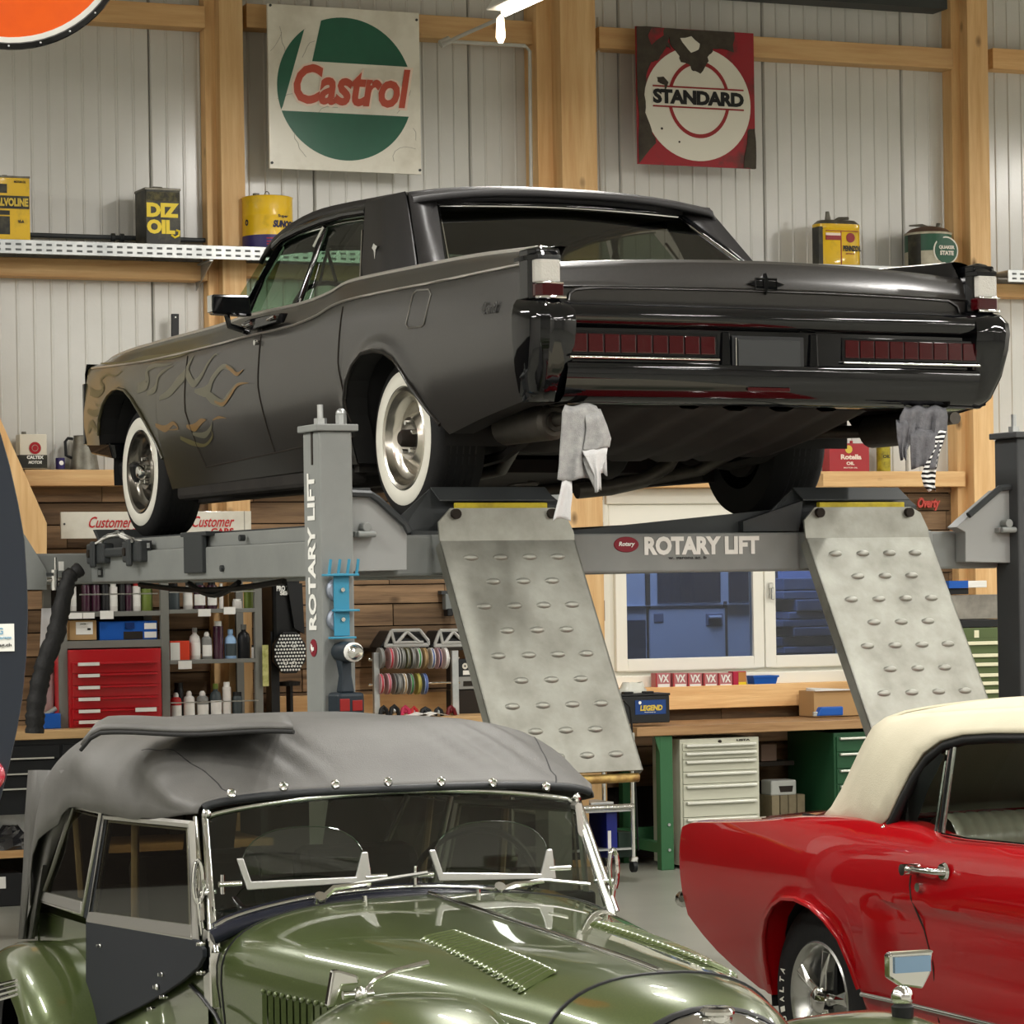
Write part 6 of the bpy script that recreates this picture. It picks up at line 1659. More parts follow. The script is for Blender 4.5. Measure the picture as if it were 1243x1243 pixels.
M_yel = mat('can_yellow', (222, 180, 20), .38, coat=.3, n=(6, .5, .72), col2=(170, 138, 40)); M_cblk = mat('can_black', (40, 40, 34), .45, n=(8, .45, .7), col2=(88, 84, 66))
M_cmet = mat('can_bare_metal', (120, 118, 108), .45, .6, n=(12, .35, .7), col2=(84, 78, 66))
M_purp = mat('can_purple', (52, 44, 96), .4); M_gold = mat('faded_gold_print', (206, 178, 70), .5)
M_redc = mat('can_red', (160, 28, 36), .35, coat=.3)
# 1 yellow rectangular can
c, w, h = onshelf('oil_can', "yellow rectangular oil can with a black lettered band at the shelf's left end", 'can', -12, 36, 214)
obj('can_body', MB().box(-w / 2, w / 2, 0, .14, 0, h), M_yel, c, bevel=.006)
obj('band', MB().box(-w / 2, w / 2 - .005, -.002, 0, h * .50, h * .70), M_cblk, c)
text('VALVOLINE', w * .93, h * .13, M_gold, c, (-w / 2 + .004, -.004, h * .535), bold=.05)
obj('panel', MB().box(-w / 2, -w * .02, -.002, 0, h * .10, h * .38), M_cblk, c); obj('panel', MB().box(-w / 2, -w * .02, -.002, 0, h * .40, h * .47), M_cblk, c)
obj('panel', MB().box(-w / 2, -w * .08, -.002, 0, h * .74, h * .88), M_cblk, c)
text('MOTOR OIL', w * .3, h * .035, M_cblk, c, (w * .1, -.003, h * .90)); text('VI-A', w * .16, h * .05, M_cblk, c, (w * .18, -.003, h * .28), bold=.04)
obj('can_rim', MB().box(-w / 2 - .002, w / 2 + .002, -.003, .143, h - .008, h + .003), M_cmet, c, bevel=.002)
obj('spout', MB().cyl((-.02, .05, h), (-.02, .05, h + .012), .016, n=12), M_cmet, c)
# 2 DIZ OIL black can, turned so its left side shows
c, w, h = onshelf('oil_can', "black square oil can with big yellow letters on the left shelf", 'can', 176, 219, 229, v=-.33, rz=2)
obj('can_body', MB().box(-w / 2, w / 2, 0, .20, 0, h), M_cblk, c, bevel=.006)
obj('rim', MB().box(-w / 2 - .003, w / 2 + .003, -.003, .203, h - .01, h + .004), M_cmet, c, bevel=.002)
obj('wire_handle', MB().tube([(-w * .2, .1, h), (-w * .12, .1, h + .02), (w * .12, .1, h + .02), (w * .2, .1, h)], .005, 6), M_cmet, c)
M_dz = mat('bright_yellow_print', (236, 208, 60), .5)
text('DIZ', w * .92, h * .25, M_dz, c, (-w * .47, -.002, h * .50), bold=.06); text('OIL', w * .80, h * .25, M_dz, c, (-w * .47, -.002, h * .21), bold=.06)
obj('letter_tail', MB().tube([(w * .22, -.001, h * .2), (w * .32, -.001, h * .155), (w * .44, -.001, h * .19), (w * .45, -.001, h * .27), (w * .36, -.001, h * .28)], .007, 6), M_dz, c)
obj('faded_band', MB().box(-w * .46, w * .46, -.0015, 0, h * .78, h * .94), mat('faded_print', (92, 86, 52), .6, n=(30, .4, .6), col2=(50, 48, 36)), c)
# 3 yellow drum
c, w, h = onshelf('oil_drum', "small round yellow oil drum with purple base band on the left shelf", 'can', 304, 363, 237, v=-.37)
r_ = w / 2
obj('drum_body', MB().lathe([(r_ * .97, 0), (r_, .01), (r_, h * .27), (r_, h * .62), (r_ * 1.01, h * .64), (r_, h * .66), (r_, h * .97), (r_ * 1.02, h), (r_ * .96, h + .004), (r_ * .94, h - .012), (.001, h - .012)], 32, (0, r_, 0)), M_yel, c, smooth=40)
obj('base_band', MB().lathe([(r_ * 1.004, .008), (r_ * 1.004, h * .27)], 32, (0, r_, 0), caps=False), M_purp, c, smooth=60)
def curved_text(body, par, r, cy, u0, wid, z, hh, m, **k):
    me = text_mb(body, wid, hh, **k); me.materials.clear(); me.materials.append(m)
    for v_ in me.vertices:
        x = v_.co.x + u0; a = x / r; rad_ = r + .0015 - v_.co.y * .3
        v_.co = (rad_ * math.sin(a), cy - rad_ * math.cos(a), v_.co.z + z)
    return obj('lettering', me, m, par)
M_navyp = mat('navy_print', (30, 28, 60), .5)
curved_text('SUNOCO', c, r_, r_, -r_ * .10, r_ * 1.15, h * .40, h * .14, M_navyp, bold=.07, shear=.25)
curved_text('Super', c, r_, r_, r_ * .12, r_ * .5, h * .58, h * .07, M_navyp, bold=.03)
curved_text('O', c, r_, r_, -r_ * 1.35, r_ * .2, h * .45, h * .12, M_navyp, bold=.07)
for z in (.08, .13, .19): curved_text('___', c, r_, r_, -r_ * .35, r_ * .4, h * z, h * .02, M_redc, bold=.02)
obj('drum_cap', MB().cyl((-r_ * .55, r_ * .7, h), (-r_ * .55, r_ * .7, h + .02), .02, n=12).cyl((0, r_, h), (0, r_, h + .012), .012, n=8), M_cmet, c, smooth=40)
obj('wire_loop', MB().tube([(-.005 + .014 * math.cos(t), r_ * .9, h + .018 + .02 * math.sin(t)) for t in [math.pi * i / 8 for i in range(9)]], .003, 5), M_cmet, c)
# 4 yellow can with spout (right shelf)
c, w, h = onshelf('oil_can', "yellow oval oil can with red bands and raised spout on the right shelf", 'can', 995, 1047, 270, v=-.33)
ov = [(w / 2 * math.copysign(abs(math.cos(t)) ** .55, math.cos(t)), .07 + .07 * math.copysign(abs(math.sin(t)) ** .55, math.sin(t))) for t in [2 * math.pi * i / 36 for i in range(36)]]
obj('can_body', MB().loft([[(x, y, z) for x, y in ov] for z in (0, h * .84)] + [[(x * .97, .07 + (y - .07) * .97, h * .86) for x, y in ov], [(x, y, h * .87) for x, y in ov], [(x, y, h * .97) for x, y in ov]]), M_yel, c, smooth=40)
obj('can_shoulder', MB().loft([[(x * k, .07 + (y - .07) * k, z) for x, y in ov] for k, z in ((1, h * .97), (.8, h * 1.06), (.3, h * 1.08))]), M_cmet, c, smooth=50)
obj('dark_side', MB().box(-w / 2 - .001, -w * .40, .012, .10, 0.002, h * .9), M_cblk, c)
obj('spout', MB().cyl((-w * .22, .05, h * 1.03), (-w * .23, .05, h * 1.26), .022, .012, n=12), M_cmet, c, smooth=40)
obj('can_handle', MB().tube([(-.01, .07, h * 1.06), (.02, .07, h * 1.12), (.09, .07, h * 1.13)], .010, 6), M_cmet, c, smooth=40)
obj('red_band', MB().box(-w * .36, -w * .02, -.002, .004, h * .60, h * .70), M_dred, c); obj('pale_band', MB().box(-w * .36, -w * .02, -.002, .004, h * .70, h * .76), M_pinkedge, c)
obj('divider', MB().box(-w * .02, 0, -.002, .004, .01, h * .80), M_dred, c); obj('divider', MB().box(-w * .36, w * .40, -.002, .004, h * .80, h * .815), M_dred, c)
obj('round_mark', MB().lathe([(.0001, -.003), (w * .10, -.003), (w * .10, .002)], 20, (w * .21, 0, h * .66), 'y', caps=False), M_dred, c)
text('PENNZOIL', w * .42, h * .13, M_cblk, c, (.01, -.003, h * .35), bold=.05); text('MOTOR OIL', w * .2, h * .03, M_dred, c, (w * .1, -.003, h * .28))
# 5 green and white round can
c, w, h = onshelf('oil_can', 'round green and cream oil can with cone top beside the right post', 'can', 1116, 1166, 281, v=-.36)
r_ = w / 2
obj('can_body', MB().lathe([(r_, 0), (r_, h * .97), (r_ * 1.02, h), (r_ * .98, h + .004), (r_ * .75, h + .028), (r_ * .3, h + .045), (.001, h + .046)], 32, (0, r_, 0)), mat('faded_cream', (196, 190, 170), .5, n=(10, .35, .7), col2=(150, 142, 122)), c, smooth=35)
obj('green_band', MB().lathe([(r_ * 1.003, h * .50), (r_ * 1.003, h * .95)], 32, (0, r_, 0), caps=False), mat('can_green', (32, 78, 56), .4), c, smooth=60)
obj('cone_top', MB().lathe([(r_ * 1.0, h + .002), (r_ * .76, h + .030), (r_ * .3, h + .047), (.001, h + .048)], 32, (0, r_, 0)), mat('rust_brown', (96, 74, 60), .6, .3), c, smooth=50)
lg = obj('round_label', MB().lathe([(.0001, -.006), (w * .30, -.002), (w * .30, .012)], 28, (w * .14, .004, h * .50), 'y', caps=False), M_sw, c)
obj('label_field', MB().lathe([(.0001, -.009), (w * .265, -.0055), (w * .27, -.002)], 28, (w * .14, .003, h * .50), 'y', caps=False), mat('can_green', (0, 0, 0)), lg)
text('QUAKER', w * .38, h * .11, M_sw, lg, (w * -.05, -.009, h * .52), bold=.05); text('STATE', w * .33, h * .12, M_sw, lg, (w * -.025, -.009, h * .37), bold=.05)
obj('dark_side', MB().lathe([(r_ * 1.005, 0), (r_ * 1.005, h * .95)], 8, (0, r_, 0), a0=R(182), a1=R(222), caps=False), M_cblk, c, smooth=60)
obj('spout', MB().cyl((r_ * .5, r_, h + .03), (r_ * .55, r_, h + .07), .02, .018, n=12), M_cmet, c, smooth=40)
obj('tap', MB().tube([(0, r_, h + .04), (-r_ * .3, r_, h + .055), (-r_ * .9, r_, h + .05)], [.012, .010, .005], 6), M_cmet, c, smooth=40)
# ================================================================= LEDGE ITEMS
c, w, h = wt('oil_can', 'white and black oil can with a red round mark on the left ledge', 'can', 24, 57, 527, 569, -.15)
obj('can_body', MB().box(-w / 2, w / 2, 0, .10, 0, h), mat('can_cream', (214, 208, 190), .4), c, bevel=.004)
obj('black_half', MB().box(-w / 2 - .001, w / 2 + .001, -.002, .101, .004, h * .40), M_cblk, c)
obj('red_ring', MB().lathe([(w * .12, -.003), (w * .22, -.003)], 24, (w * .06, 0, h * .60), 'y', caps=False), M_redc, c); obj('red_dot', MB().lathe([(.0001, -.003), (w * .10, -.003)], 16, (w * .06, 0, h * .60), 'y', caps=False), M_redc, c)
text('CALTEX', w * .62, h * .10, M_white, c, (-w * .25, -.004, h * .28), bold=.05); text('MOTOR', w * .5, h * .09, M_white, c, (-w * .2, -.004, h * .14), bold=.03, shear=.3)
obj('cap', MB().cyl((-w * .3, .03, h), (-w * .3, .03, h + .015), .014, n=12), M_cmet, c)
c, w, h = wt('grease_tin', 'tiny purple-blue tin on the left ledge beside the pitcher', 'can', 69, 80, 556, 569, -.12)
obj('tin_body', MB().lathe([(w / 2, 0), (w / 2, h), (w * .46, h + .002), (.001, h + .002)], 20, (0, w / 2, 0)), M_purp, c, smooth=40)
obj('label_mark', MB().lathe([(.0001, -.003), (w * .25, -.003)], 14, (0, .002, h * .55), 'y', caps=False), M_white, c)
c, w, h = wt('oil_pitcher', 'dark grey metal oil pitcher with side handle on the left ledge', 'pitcher', 88, 124, 528, 570, -.17)
obj('pitcher_body', MB().lathe([(w * .5, 0), (w * .48, .01), (w * .34, h * .98), (w * .36, h), (w * .33, h), (.001, h * .95)], 24, (0, w * .42, 0), sq=.84), M_cmet, c, smooth=40)
obj('pitcher_handle', MB().tube([(-w * .42, w * .4, h * .35), (-w * .62, w * .4, h * .42), (-w * .64, w * .4, h * .82), (-w * .55, w * .4, h * .92), (-w * .38, w * .4, h * .90)], .009, 6), M_black, c, smooth=50)
c, w, h = wt('oil_can', "red rectangular oil can with pale lettering on the right ledge", 'can', 1007, 1055, 538, 572, -.15)
obj('can_body', MB().loft([[(-w / 2, 0, 0), (w / 2, 0, 0), (w / 2, .1, 0), (-w / 2, .1, 0)], [(-w / 2, 0, h * .97), (w / 2, 0, h * .97), (w / 2, .1, h * .97), (-w / 2, .1, h * .97)], [(-w / 2 + .01, .01, h), (w / 2 - .01, .01, h), (w / 2 - .01, .09, h), (-w / 2 + .01, .09, h)]]), M_redc, c)
text('Rotella', w * .52, h * .18, M_pinkedge, c, (-w * .22, -.002, h * .42), bold=.04); text('OIL', w * .2, h * .12, M_pinkedge, c, (-w * .08, -.002, h * .22), bold=.04)
obj('shell_mark', MB().lathe([(.0001, -.003), (w * .09, -.003)], 16, (-.005, 0, h * .78), 'y', caps=False), M_gold, c); text('MOTOR OIL', w * .35, h * .05, M_pinkedge, c, (-w * .15, -.002, h * .10))
obj('cap', MB().cyl((w * .15, .05, h), (w * .15, .05, h + .018), .010, n=10), M_redc, c)
c, w, h = wt('oil_tin', 'slim yellow-green round tin on the right ledge', 'can', 1069, 1084, 532, 572, -.13)
obj('tin_body', MB().lathe([(w / 2, 0), (w / 2, h), (w * .46, h + .003), (.001, h)], 24, (0, w / 2, 0)), mat('olive_yellow', (170, 156, 40), .4, n=(20, .4, .6), col2=(130, 118, 36)), c, smooth=40)
curved_text('OIL', c, w / 2, w / 2, -w * .3, w * .6, h * .4, h * .1, M_cblk, bold=.03)
# ================================================================= BENCH RIGHT, UNDER THE WINDOW
M_btop = wood('bench_top_beech', (176, 140, 98), (136, 100, 64), 0, .5)
M_bgreen = mat('bench_green_paint', (50, 98, 62), .45); M_bgd = mat('cabinet_green_paint', (34, 76, 48), .45)
M_cabw = mat('cabinet_grey_white', (190, 190, 172), .45); M_handle = mat('drawer_handle_alu', (214, 214, 204), .3, .5)
M_cabred = mat('cabinet_red', (178, 20, 30), .3, coat=.4); M_rackg = mat('rack_grey_steel', (118, 118, 112), .5)
M_card = mat('cardboard', (176, 142, 98), .85); M_blue = mat('plastic_blue', (22, 84, 170), .35); M_label = mat('paper_label_white', (228, 226, 220), .7)
BV = -.80
bl_, br_ = uz(773, 884, BV)[0], 4.6
BZ = uz(900, 878.5, BV)[1]
bench = thing('workbench', 'long workbench with worn wooden top and green legs under the window', 'workbench', W.pos(bl_, BV, 0), W.rot)
obj('bench_top', MB().box(0, br_ - bl_, 0, .66, BZ - .055, BZ), M_btop, bench, bevel=.004)
for px in (811, 1290):
    a = uz(px, 950, BV)[0] - bl_
    lg = obj('leg', MB().box(a - .042, a + .042, .02, .08, 0, BZ - .055), M_bgreen, bench, bevel=.004)
    obj('leg_gusset', MB().prism([(a - .042, BZ - .16), (a - .075, BZ - .056), (a - .042, BZ - .056)], .02, .03), M_bgreen, lg)
    obj('leg', MB().box(a - .042, a + .042, .56, .62, 0, BZ - .055), M_bgreen, bench)
    for z in (.12, .27): obj('leg_bolt', MB().cyl((a + .01, .012, z), (a + .01, .02, z), .009, n=8), M_galv, lg)
    obj('cross_rail', MB().box(a - .03, a + .03, .08, .56, .10, .16), M_bgreen, bench)
obj('lower_rail', MB().box(.05, br_ - bl_ - .1, .50, .54, .10, .22), M_bgreen, bench)
def cabinet(name, label, x0, x1, ytop, v, dep, m, hy, handle_h, body_bottom, lblm=None, inset=.0):
    a, b = uz(x0, ytop, v)[0], uz(x1, ytop, v)[0]; zt = uz((x0 + x1) / 2, ytop, v)[1]
    xm = (x0 + x1) / 2
    t = thing(name, label, 'cabinet', W.pos((a + b) / 2, v, body_bottom), W.rot); w = b - a; h = zt - body_bottom
    obj('cabinet_body', MB().box(-w / 2, w / 2, .012, dep, 0, h), m, t, bevel=.003)
    zs = [uz(xm, y, v)[1] - body_bottom for y in hy]
    zs2 = zs + [zs[-1] - (zs[-2] - zs[-1]) * 1.2]
    for i, z in enumerate(zs):
        zb = zs2[i + 1] + handle_h
        if zb < 0: zb = .01
        d = obj('drawer', MB().box(-w / 2 + .015, w / 2 - .015, .0, .02, zb + .002, z + handle_h - .002), m, t, bevel=.002)
        if lblm: obj('drawer_label', MB().box(*lblm[0:2], -.030, -.022, z - .010, z + .008), M_label, d)
        obj('drawer_handle', MB().box(-w / 2 + .03, w / 2 - .03, -.022, .0, z - handle_h / 2, z + handle_h / 2), M_handle if not lblm or len(lblm) < 3 else lblm[2], d, bevel=.004)
    return t, w, h
cab, w, h = cabinet('drawer_cabinet', 'pale grey drawer cabinet with aluminium handles under the bench', 826, 922, 896, BV + .015, .40, M_cabw, (904, 914, 924, 939, 954, 973.5, 994, 1012, 1030), .016, .02)
obj('cabinet_lock', MB().cyl((0, .0, h - .02), (0, .012, h - .02), .010, n=10), M_dark, cab)
text('LISTA', .09, .012, M_dark, cab, (w / 2 - .15, .009, h - .022), bold=.04)
cab, w, h = cabinet('drawer_cabinet', 'dark green drawer cabinet under the right end of the bench', 1013, 1113, 888, BV + .015, .62, M_bgd, (895, 914, 934, 953, 975, 1000, 1025), .014, .02, None)
for d in [c for c in cab.children if c.name.startswith('drawer')]: pass
# crate and canister below
c, w, h = wt('wooden_crate', 'small grey wooden block crate on the floor below the bench', 'crate', 937, 978, 965, 1046, -.55)
for k in range(4):
    x0 = -w / 2 + w * k / 4; obj('crate_slat', MB().box(x0 + .003, x0 + w / 4 - .003, -.002 * (k % 2), .2, 0, h), mat('grey_wood', (128, 118, 94), .8, n=(8, .3, .8), col2=(96, 84, 64), seed=True), c, bevel=.003)
c, w, h = wt('white_canister', 'white plastic canister with dark handle hole on the crate', 'canister', 936, 967, 947, 965.5, -.53)
obj('canister_body', MB().box(-w / 2, w / 2, 0, .14, 0, h), mat('white_plastic', (176, 178, 172), .5), c, bevel=.01)
obj('handle_hole', MB().prism([(-w * .2, h * .62), (w * .36, h * .62), (w * .32, h * .22), (-w * .14, h * .22)], -.002, .004), M_dark, c)
c, w, h = wt('stone_block', 'rough brown stone block in the dark below the bench', 'block', 924, 943, 903, 924, -.40)
obj('shelf_stub', MB().box(-w / 2 - .02, w / 2 + .12, 0, .3, -.03, -.004), M_dark, c)
obj('block', MB().box(-w / 2, w / 2, 0, .15, 0, h), mat('brown_stone', (112, 92, 80), .9, b=(20, .6)), c, bevel=.006)
# battery on the bench
c, w, h = wt('car_battery', "black car battery with blue label and gold lettering at the left bench end", 'battery', 751, 813, 842, 878, -.74)
obj('battery_case', MB().box(-w / 2, w / 2, 0, .17, 0, h * .92), M_black, c, bevel=.006)
obj('battery_lid', MB().box(-w / 2 - .004, w / 2 + .004, -.004, .174, h * .92, h), M_black, c, bevel=.004)
obj('blue_label', MB().box(-w * .18, w * .42, -.003, 0, h * .30, h * .78), mat('label_blue', (24, 60, 120), .4), c)
text('LEGEND', w * .44, h * .19, M_gold, c, (-w * .09, -.005, h * .42), bold=.05, shear=.15)
obj('label_dot', MB().lathe([(.0001, -.005), (w * .03, -.005)], 12, (-w * .09, 0, h * .70), 'y', caps=False), M_white, c)
text('battery', w * .22, h * .04, M_label, c, (w * .0, -.005, h * .35))
for x in (-w * .25, w * .15): obj('terminal_cover', MB().box(x - .03, x + .03, .03, .08, h, h + .012), M_black, c, bevel=.004)
c, w, h = wt('plastic_bag', 'crumpled clear plastic bag of parts on top of the battery', 'bag', 754, 790, 828, 841.5, -.66)
random.seed(9)
b = MB(); rings = []
for t in range(5):
    f = t / 4; rings.append([((w / 2) * (1 - f * .35) * math.cos(a) * random.uniform(.85, 1.08), .05 + .05 * (1 - f * .35) * math.sin(a) * random.uniform(.85, 1.08), h * f * random.uniform(.85, 1.05) + .001) for a in [2 * math.pi * i / 14 for i in range(14)]])
obj('bag', b.loft(rings), mat('clear_plastic_bag', (196, 196, 184), .25, coat=.6), c, smooth=40)
# row of small boxes on the rail
for k, (x0, x1) in enumerate(((796, 814), (817, 834), (835, 852), (854, 871), (872, 889))):
    c, w, h = wt('spark_plug_box', ['leftmost', 'second', 'third', 'fourth', 'fifth'][k] + ' of the red and white patterned boxes on the window rail', 'box', x0, x1, 817, 836, -.15, 'patterned boxes in a row below the window')
    obj('carton', MB().box(-w / 2, w / 2, 0, .07, 0, h), mat('box_dusky_red', (178, 110, 112), .6), c, bevel=.002)
    obj('white_base', MB().box(-w * .36, w * .42, -.002, 0, .003, h * .30), M_label, c)
    text('VX', w * .7, h * .5, M_label, c, (-w * .32, -.002, h * .40), bold=.04)
    obj('side_stripe', MB().box(-w / 2, -w * .42, -.0015, 0, 0, h), M_redc, c)
c, w, h = wt('lamp_bulb_box', 'red and yellow box at the right end of the box row', 'box', 890, 906, 815, 834, -.15)
obj('carton', MB().box(-w / 2, w / 2, 0, .07, 0, h), mat('box_crimson', (170, 30, 60), .5), c, bevel=.002)
obj('orange_field', MB().box(-w * .1, w / 2 - .004, -.002, 0, h * .32, h * .95), mat('box_ochre', (176, 120, 60), .5), c); obj('yellow_base', MB().box(-w * .1, w / 2, -.002, 0, 0, h * .32), mat('box_yellow', (226, 196, 40), .5), c)
c, w, h = wt('storage_bin', 'small blue open plastic bin on the window rail', 'bin', 914, 944, 820, 833.5, -.15)
b = MB(); b.loft([[(-w * .42, 0, 0), (w * .40, 0, 0), (w * .40, .09, 0), (-w * .42, .09, 0)], [(-w / 2, -.01, h), (w / 2, -.01, h), (w / 2, .10, h), (-w / 2, .10, h)], [(-w / 2 + .01, 0, h), (w / 2 - .01, 0, h), (w / 2 - .01, .09, h), (-w / 2 + .01, .09, h)], [(-w * .38, .01, .01), (w * .36, .01, .01), (w * .36, .08, .01), (-w * .38, .08, .01)]])
obj('bin_shell', b, M_blue, c); obj('bin_rim', MB().box(-w / 2 - .004, w / 2 + .004, -.014, -.008, h - .012, h), M_blue, c)
c, w, h = wt('cardboard_box', 'open cardboard box at the right of the bench behind the ramp', 'box', 988, 1055, 838, 869, -.40)
obj('carton', MB().box(-w / 2, w / 2, 0, .2, 0, h), M_card, c, bevel=.002)
obj('white_flap', MB().hexa([(-w / 2, -.02, h), (w * .3, -.02, h), (w * .3, .1, h), (-w / 2, .1, h), (-w / 2, -.02, h + .006), (w * .3, -.02, h + .003), (w * .3, .1, h + .003), (-w / 2, .1, h + .02)]), M_label, c)
c, w, h = wt('blue_caliper_case', 'blue plastic tool lying on the bench in front of the cardboard box', 'tool', 992, 1024, 858, 869, -.62)
obj('tool_body', MB().loft([[(-w / 2, 0, 0), (w / 2, 0, 0), (w / 2, .05, 0), (-w / 2, .05, 0)], [(-w * .35, .0, h), (w * .5, .0, h), (w * .5, .05, h), (-w * .35, .05, h)]]), M_blue, c, bevel=.008)
obj('tool_tip', MB().box(-w / 2 - .02, -w / 2 + .01, .01, .03, 0, h * .5), M_galv, c, bevel=.003)
# ---- trolley between the ramp and the bench
tv = -1.35
c, w, h = wt('chrome_trolley', 'chrome tube trolley on castors between ramp and bench', 'trolley', 655, 768, 905, 1062, tv)
obj('upright', MB().cyl((w / 2, 0, .08), (w / 2, 0, h), .012, n=10), M_chrome, c, smooth=40); obj('upright', MB().cyl((-w / 2, 0, .08), (-w / 2, 0, h), .012, n=10), M_chrome, c, smooth=40)
obj('upright', MB().cyl((w / 2, .4, .08), (w / 2, .4, h), .012, n=10), M_chrome, c, smooth=40); obj('upright', MB().cyl((-w / 2, .4, .08), (-w / 2, .4, h), .012, n=10), M_chrome, c, smooth=40)
zr = uz(740, 981, tv)[1] - uz(740, 1062, tv)[1]
obj('shelf_rail', MB().cyl((-w / 2, -.01, zr), (w / 2, -.01, zr), .015, n=10), M_chrome, c, smooth=40)
obj('trolley_shelf', MB().box(-w / 2, w / 2, 0, .4, zr - .03, zr - .02), M_galv, c); obj('trolley_shelf', MB().box(-w / 2, w / 2, 0, .4, .13, .14), M_galv, c)
for x in (-w / 2, w / 2):
    for y in (0, .4):
        ca = obj('castor', MB().cyl((x - .012, y, .034), (x + .012, y, .034), .034, n=16), M_black, c, smooth=40)
        obj('castor_fork', MB().box(x - .02, x + .02, y - .02, y + .02, .06, .09), M_chrome, ca, bevel=.004)
def on_trolley(name, label, cat, x0, x1, y0, z, m, v=tv + .05, dep=.25):
    a, b = uz(x0, y0, v)[0], uz(x1, y0, v)[0]; zt = uz((x0 + x1) / 2, y0, v)[1]
    t = thing(name, label, cat, W.pos((a + b) / 2, v, z), W.rot); obj('body', MB().box(-(b - a) / 2, (b - a) / 2, 0, dep, 0, zt - z), m, t, bevel=.003)
    return t, b - a, zt - z
zfl = uz(740, 1062, tv)[1]
bb_, w_, h_ = on_trolley('ring_binder', 'dark blue ring binder upright on the lower trolley shelf', 'binder', 736, 749, 986, .142, mat('binder_blue', (26, 36, 120), .4))
obj('spine_label', MB().box(-w_ * .4, -w_ * .1, -.002, .0, h_ * .1, h_ * .6), M_label, bb_)
on_trolley('cardboard_box', 'small cardboard box on the upper trolley shelf', 'box', 700, 715, 967, zfl + zr - .02, M_card)
on_trolley('steel_tray', 'grey steel tray beside the cardboard box on the trolley', 'tray', 717, 745, 974, zfl + zr - .02, M_galv)
on_trolley('tool_case', 'black upright case at the left on the lower trolley shelf', 'case', 690, 712, 990, .142, M_black)
on_trolley('tool_case', 'dark green low case at the right on the lower trolley shelf', 'case', 750.5, 766, 1010, .142, mat('dark_green_case', (26, 44, 34), .5))
on_trolley('boxed_tool', 'black box standing on the upper trolley shelf below the ramp', 'box', 716, 757, 950, zfl + zr - .02, M_black, v=tv + .2, dep=.12) if False else None
# cable and plug at the left end of the bench
ca, w, h = wt('power_cable', 'black cable with grey plug hanging beside the bench end', 'cable', 755, 767, 850, 905, -.86)
obj('cable_run', MB().tube([(-.02, 0, h), (.02, 0, h * .85), (.03, 0, h * .5), (.035, 0, 0), (.05, .0, -.3), (.06, .0, -.62)], .006, 6), M_black, ca, smooth=60)
obj('plug', MB().cyl((.03, 0, h * .28), (.03, 0, -.02), .017, n=10), mat('grey_plug', (170, 170, 160), .5), ca, smooth=40)

# ================================================================= LEFT BENCH, CABINET, SHELF RACK
LBZ = .955
lb = thing('workbench', 'left workbench with light wooden top over black drawers', 'workbench', W.pos(-4.6, BV, 0), W.rot)
obj('bench_top', MB().box(0, 4.7, 0, .68, LBZ - .05, LBZ), wood('bench_top_light', (206, 172, 124), (170, 132, 86), 0, .5), lb, bevel=.004)
for x in (.2, 2.4, 4.5): obj('leg', MB().box(x - .04, x + .04, .58, .64, 0, LBZ - .05), M_liftd, lb)
M_cabk = mat('cabinet_black', (28, 30, 32), .35)
xm0, xm1 = uz(-60, 900, BV + .02)[0], uz(330, 900, BV + .02)[0]
t = thing('tool_cabinet', 'black tool cabinet with silver drawer edges under the left bench', 'cabinet', W.pos((xm0 + xm1) / 2, BV + .02, .50), W.rot)
w = xm1 - xm0; h = LBZ - .05 - .50
obj('cabinet_body', MB().box(-w / 2, w / 2, .012, .5, 0, h - .002), M_cabk, t)
zz_ = [uz(60, y, BV + .02)[1] - .50 for y in (903, 921.5, 940, 958)]
for i in range(3):
    for k in range(3):
        x0, x1 = -w / 2 + w * k / 3 + .01, -w / 2 + w * (k + 1) / 3 - .01
        d = obj('drawer', MB().box(x0, x1, 0, .02, zz_[i + 1] + .004, zz_[i] - .004), M_cabk, t, bevel=.003)
        obj('drawer_edge', MB().box(x0 + .03, x1 - .03, -.012, .0, zz_[i + 1] + .004, zz_[i + 1] + .012), M_handle, d)
t2 = thing('low_shelf', 'wooden shelf board below the black tool cabinet', 'shelf', W.pos((xm0 + xm1) / 2, BV + .02, 0), W.rot)
zs_ = uz(15, 1033, BV)[1]
obj('shelf_board', MB().box(-w / 2, w / 2, 0, .6, zs_ - .04, zs_), wood('shelf_pine', (196, 158, 110), (160, 120, 76), 0, .6), t2)
for x in (-w / 2 + .02, w / 2 - .02): obj('shelf_leg', MB().box(x - .02, x + .02, .1, .5, 0, .50), M_liftd, t2)
def onz(name, label, cat, x0, x1, ytop, z, v, m, dep=.3, parts=None, bev=.006):
    a, b = uz(x0, ytop, v)[0], uz(x1, ytop, v)[0]; zt = uz((x0 + x1) / 2, ytop, v)[1]
    o = thing(name, label, cat, W.pos((a + b) / 2, v, z), W.rot); obj('body', MB().box(-(b - a) / 2, (b - a) / 2, 0, dep, 0, zt - z), m, o, bevel=bev)
    return o, b - a, zt - z
onz('grey_case', 'grey flat metal case on the low shelf at the left', 'case', -10, 36, 974, zs_, -.62, M_galv)
bg = thing('parts_bag', 'shiny black plastic bag on the low shelf at the left', 'bag', W.pos(uz(15, 1020, -.74)[0], -.76, zs_), W.rot)
random.seed(12); b = MB(); rings = []
for tt in range(7):
    f = tt / 6; rings.append([(.13 * (1 - f ** 2 * .7) * math.cos(a) * random.uniform(.85, 1.1), .06 + .06 * (1 - f * .5) * math.sin(a) * random.uniform(.85, 1.1), .13 * f * random.uniform(.9, 1.05)) for a in [2 * math.pi * i / 16 for i in range(16)]])
obj('bag', b.loft(rings), mat('shiny_black_film', (34, 34, 36), .15, coat=1), bg)
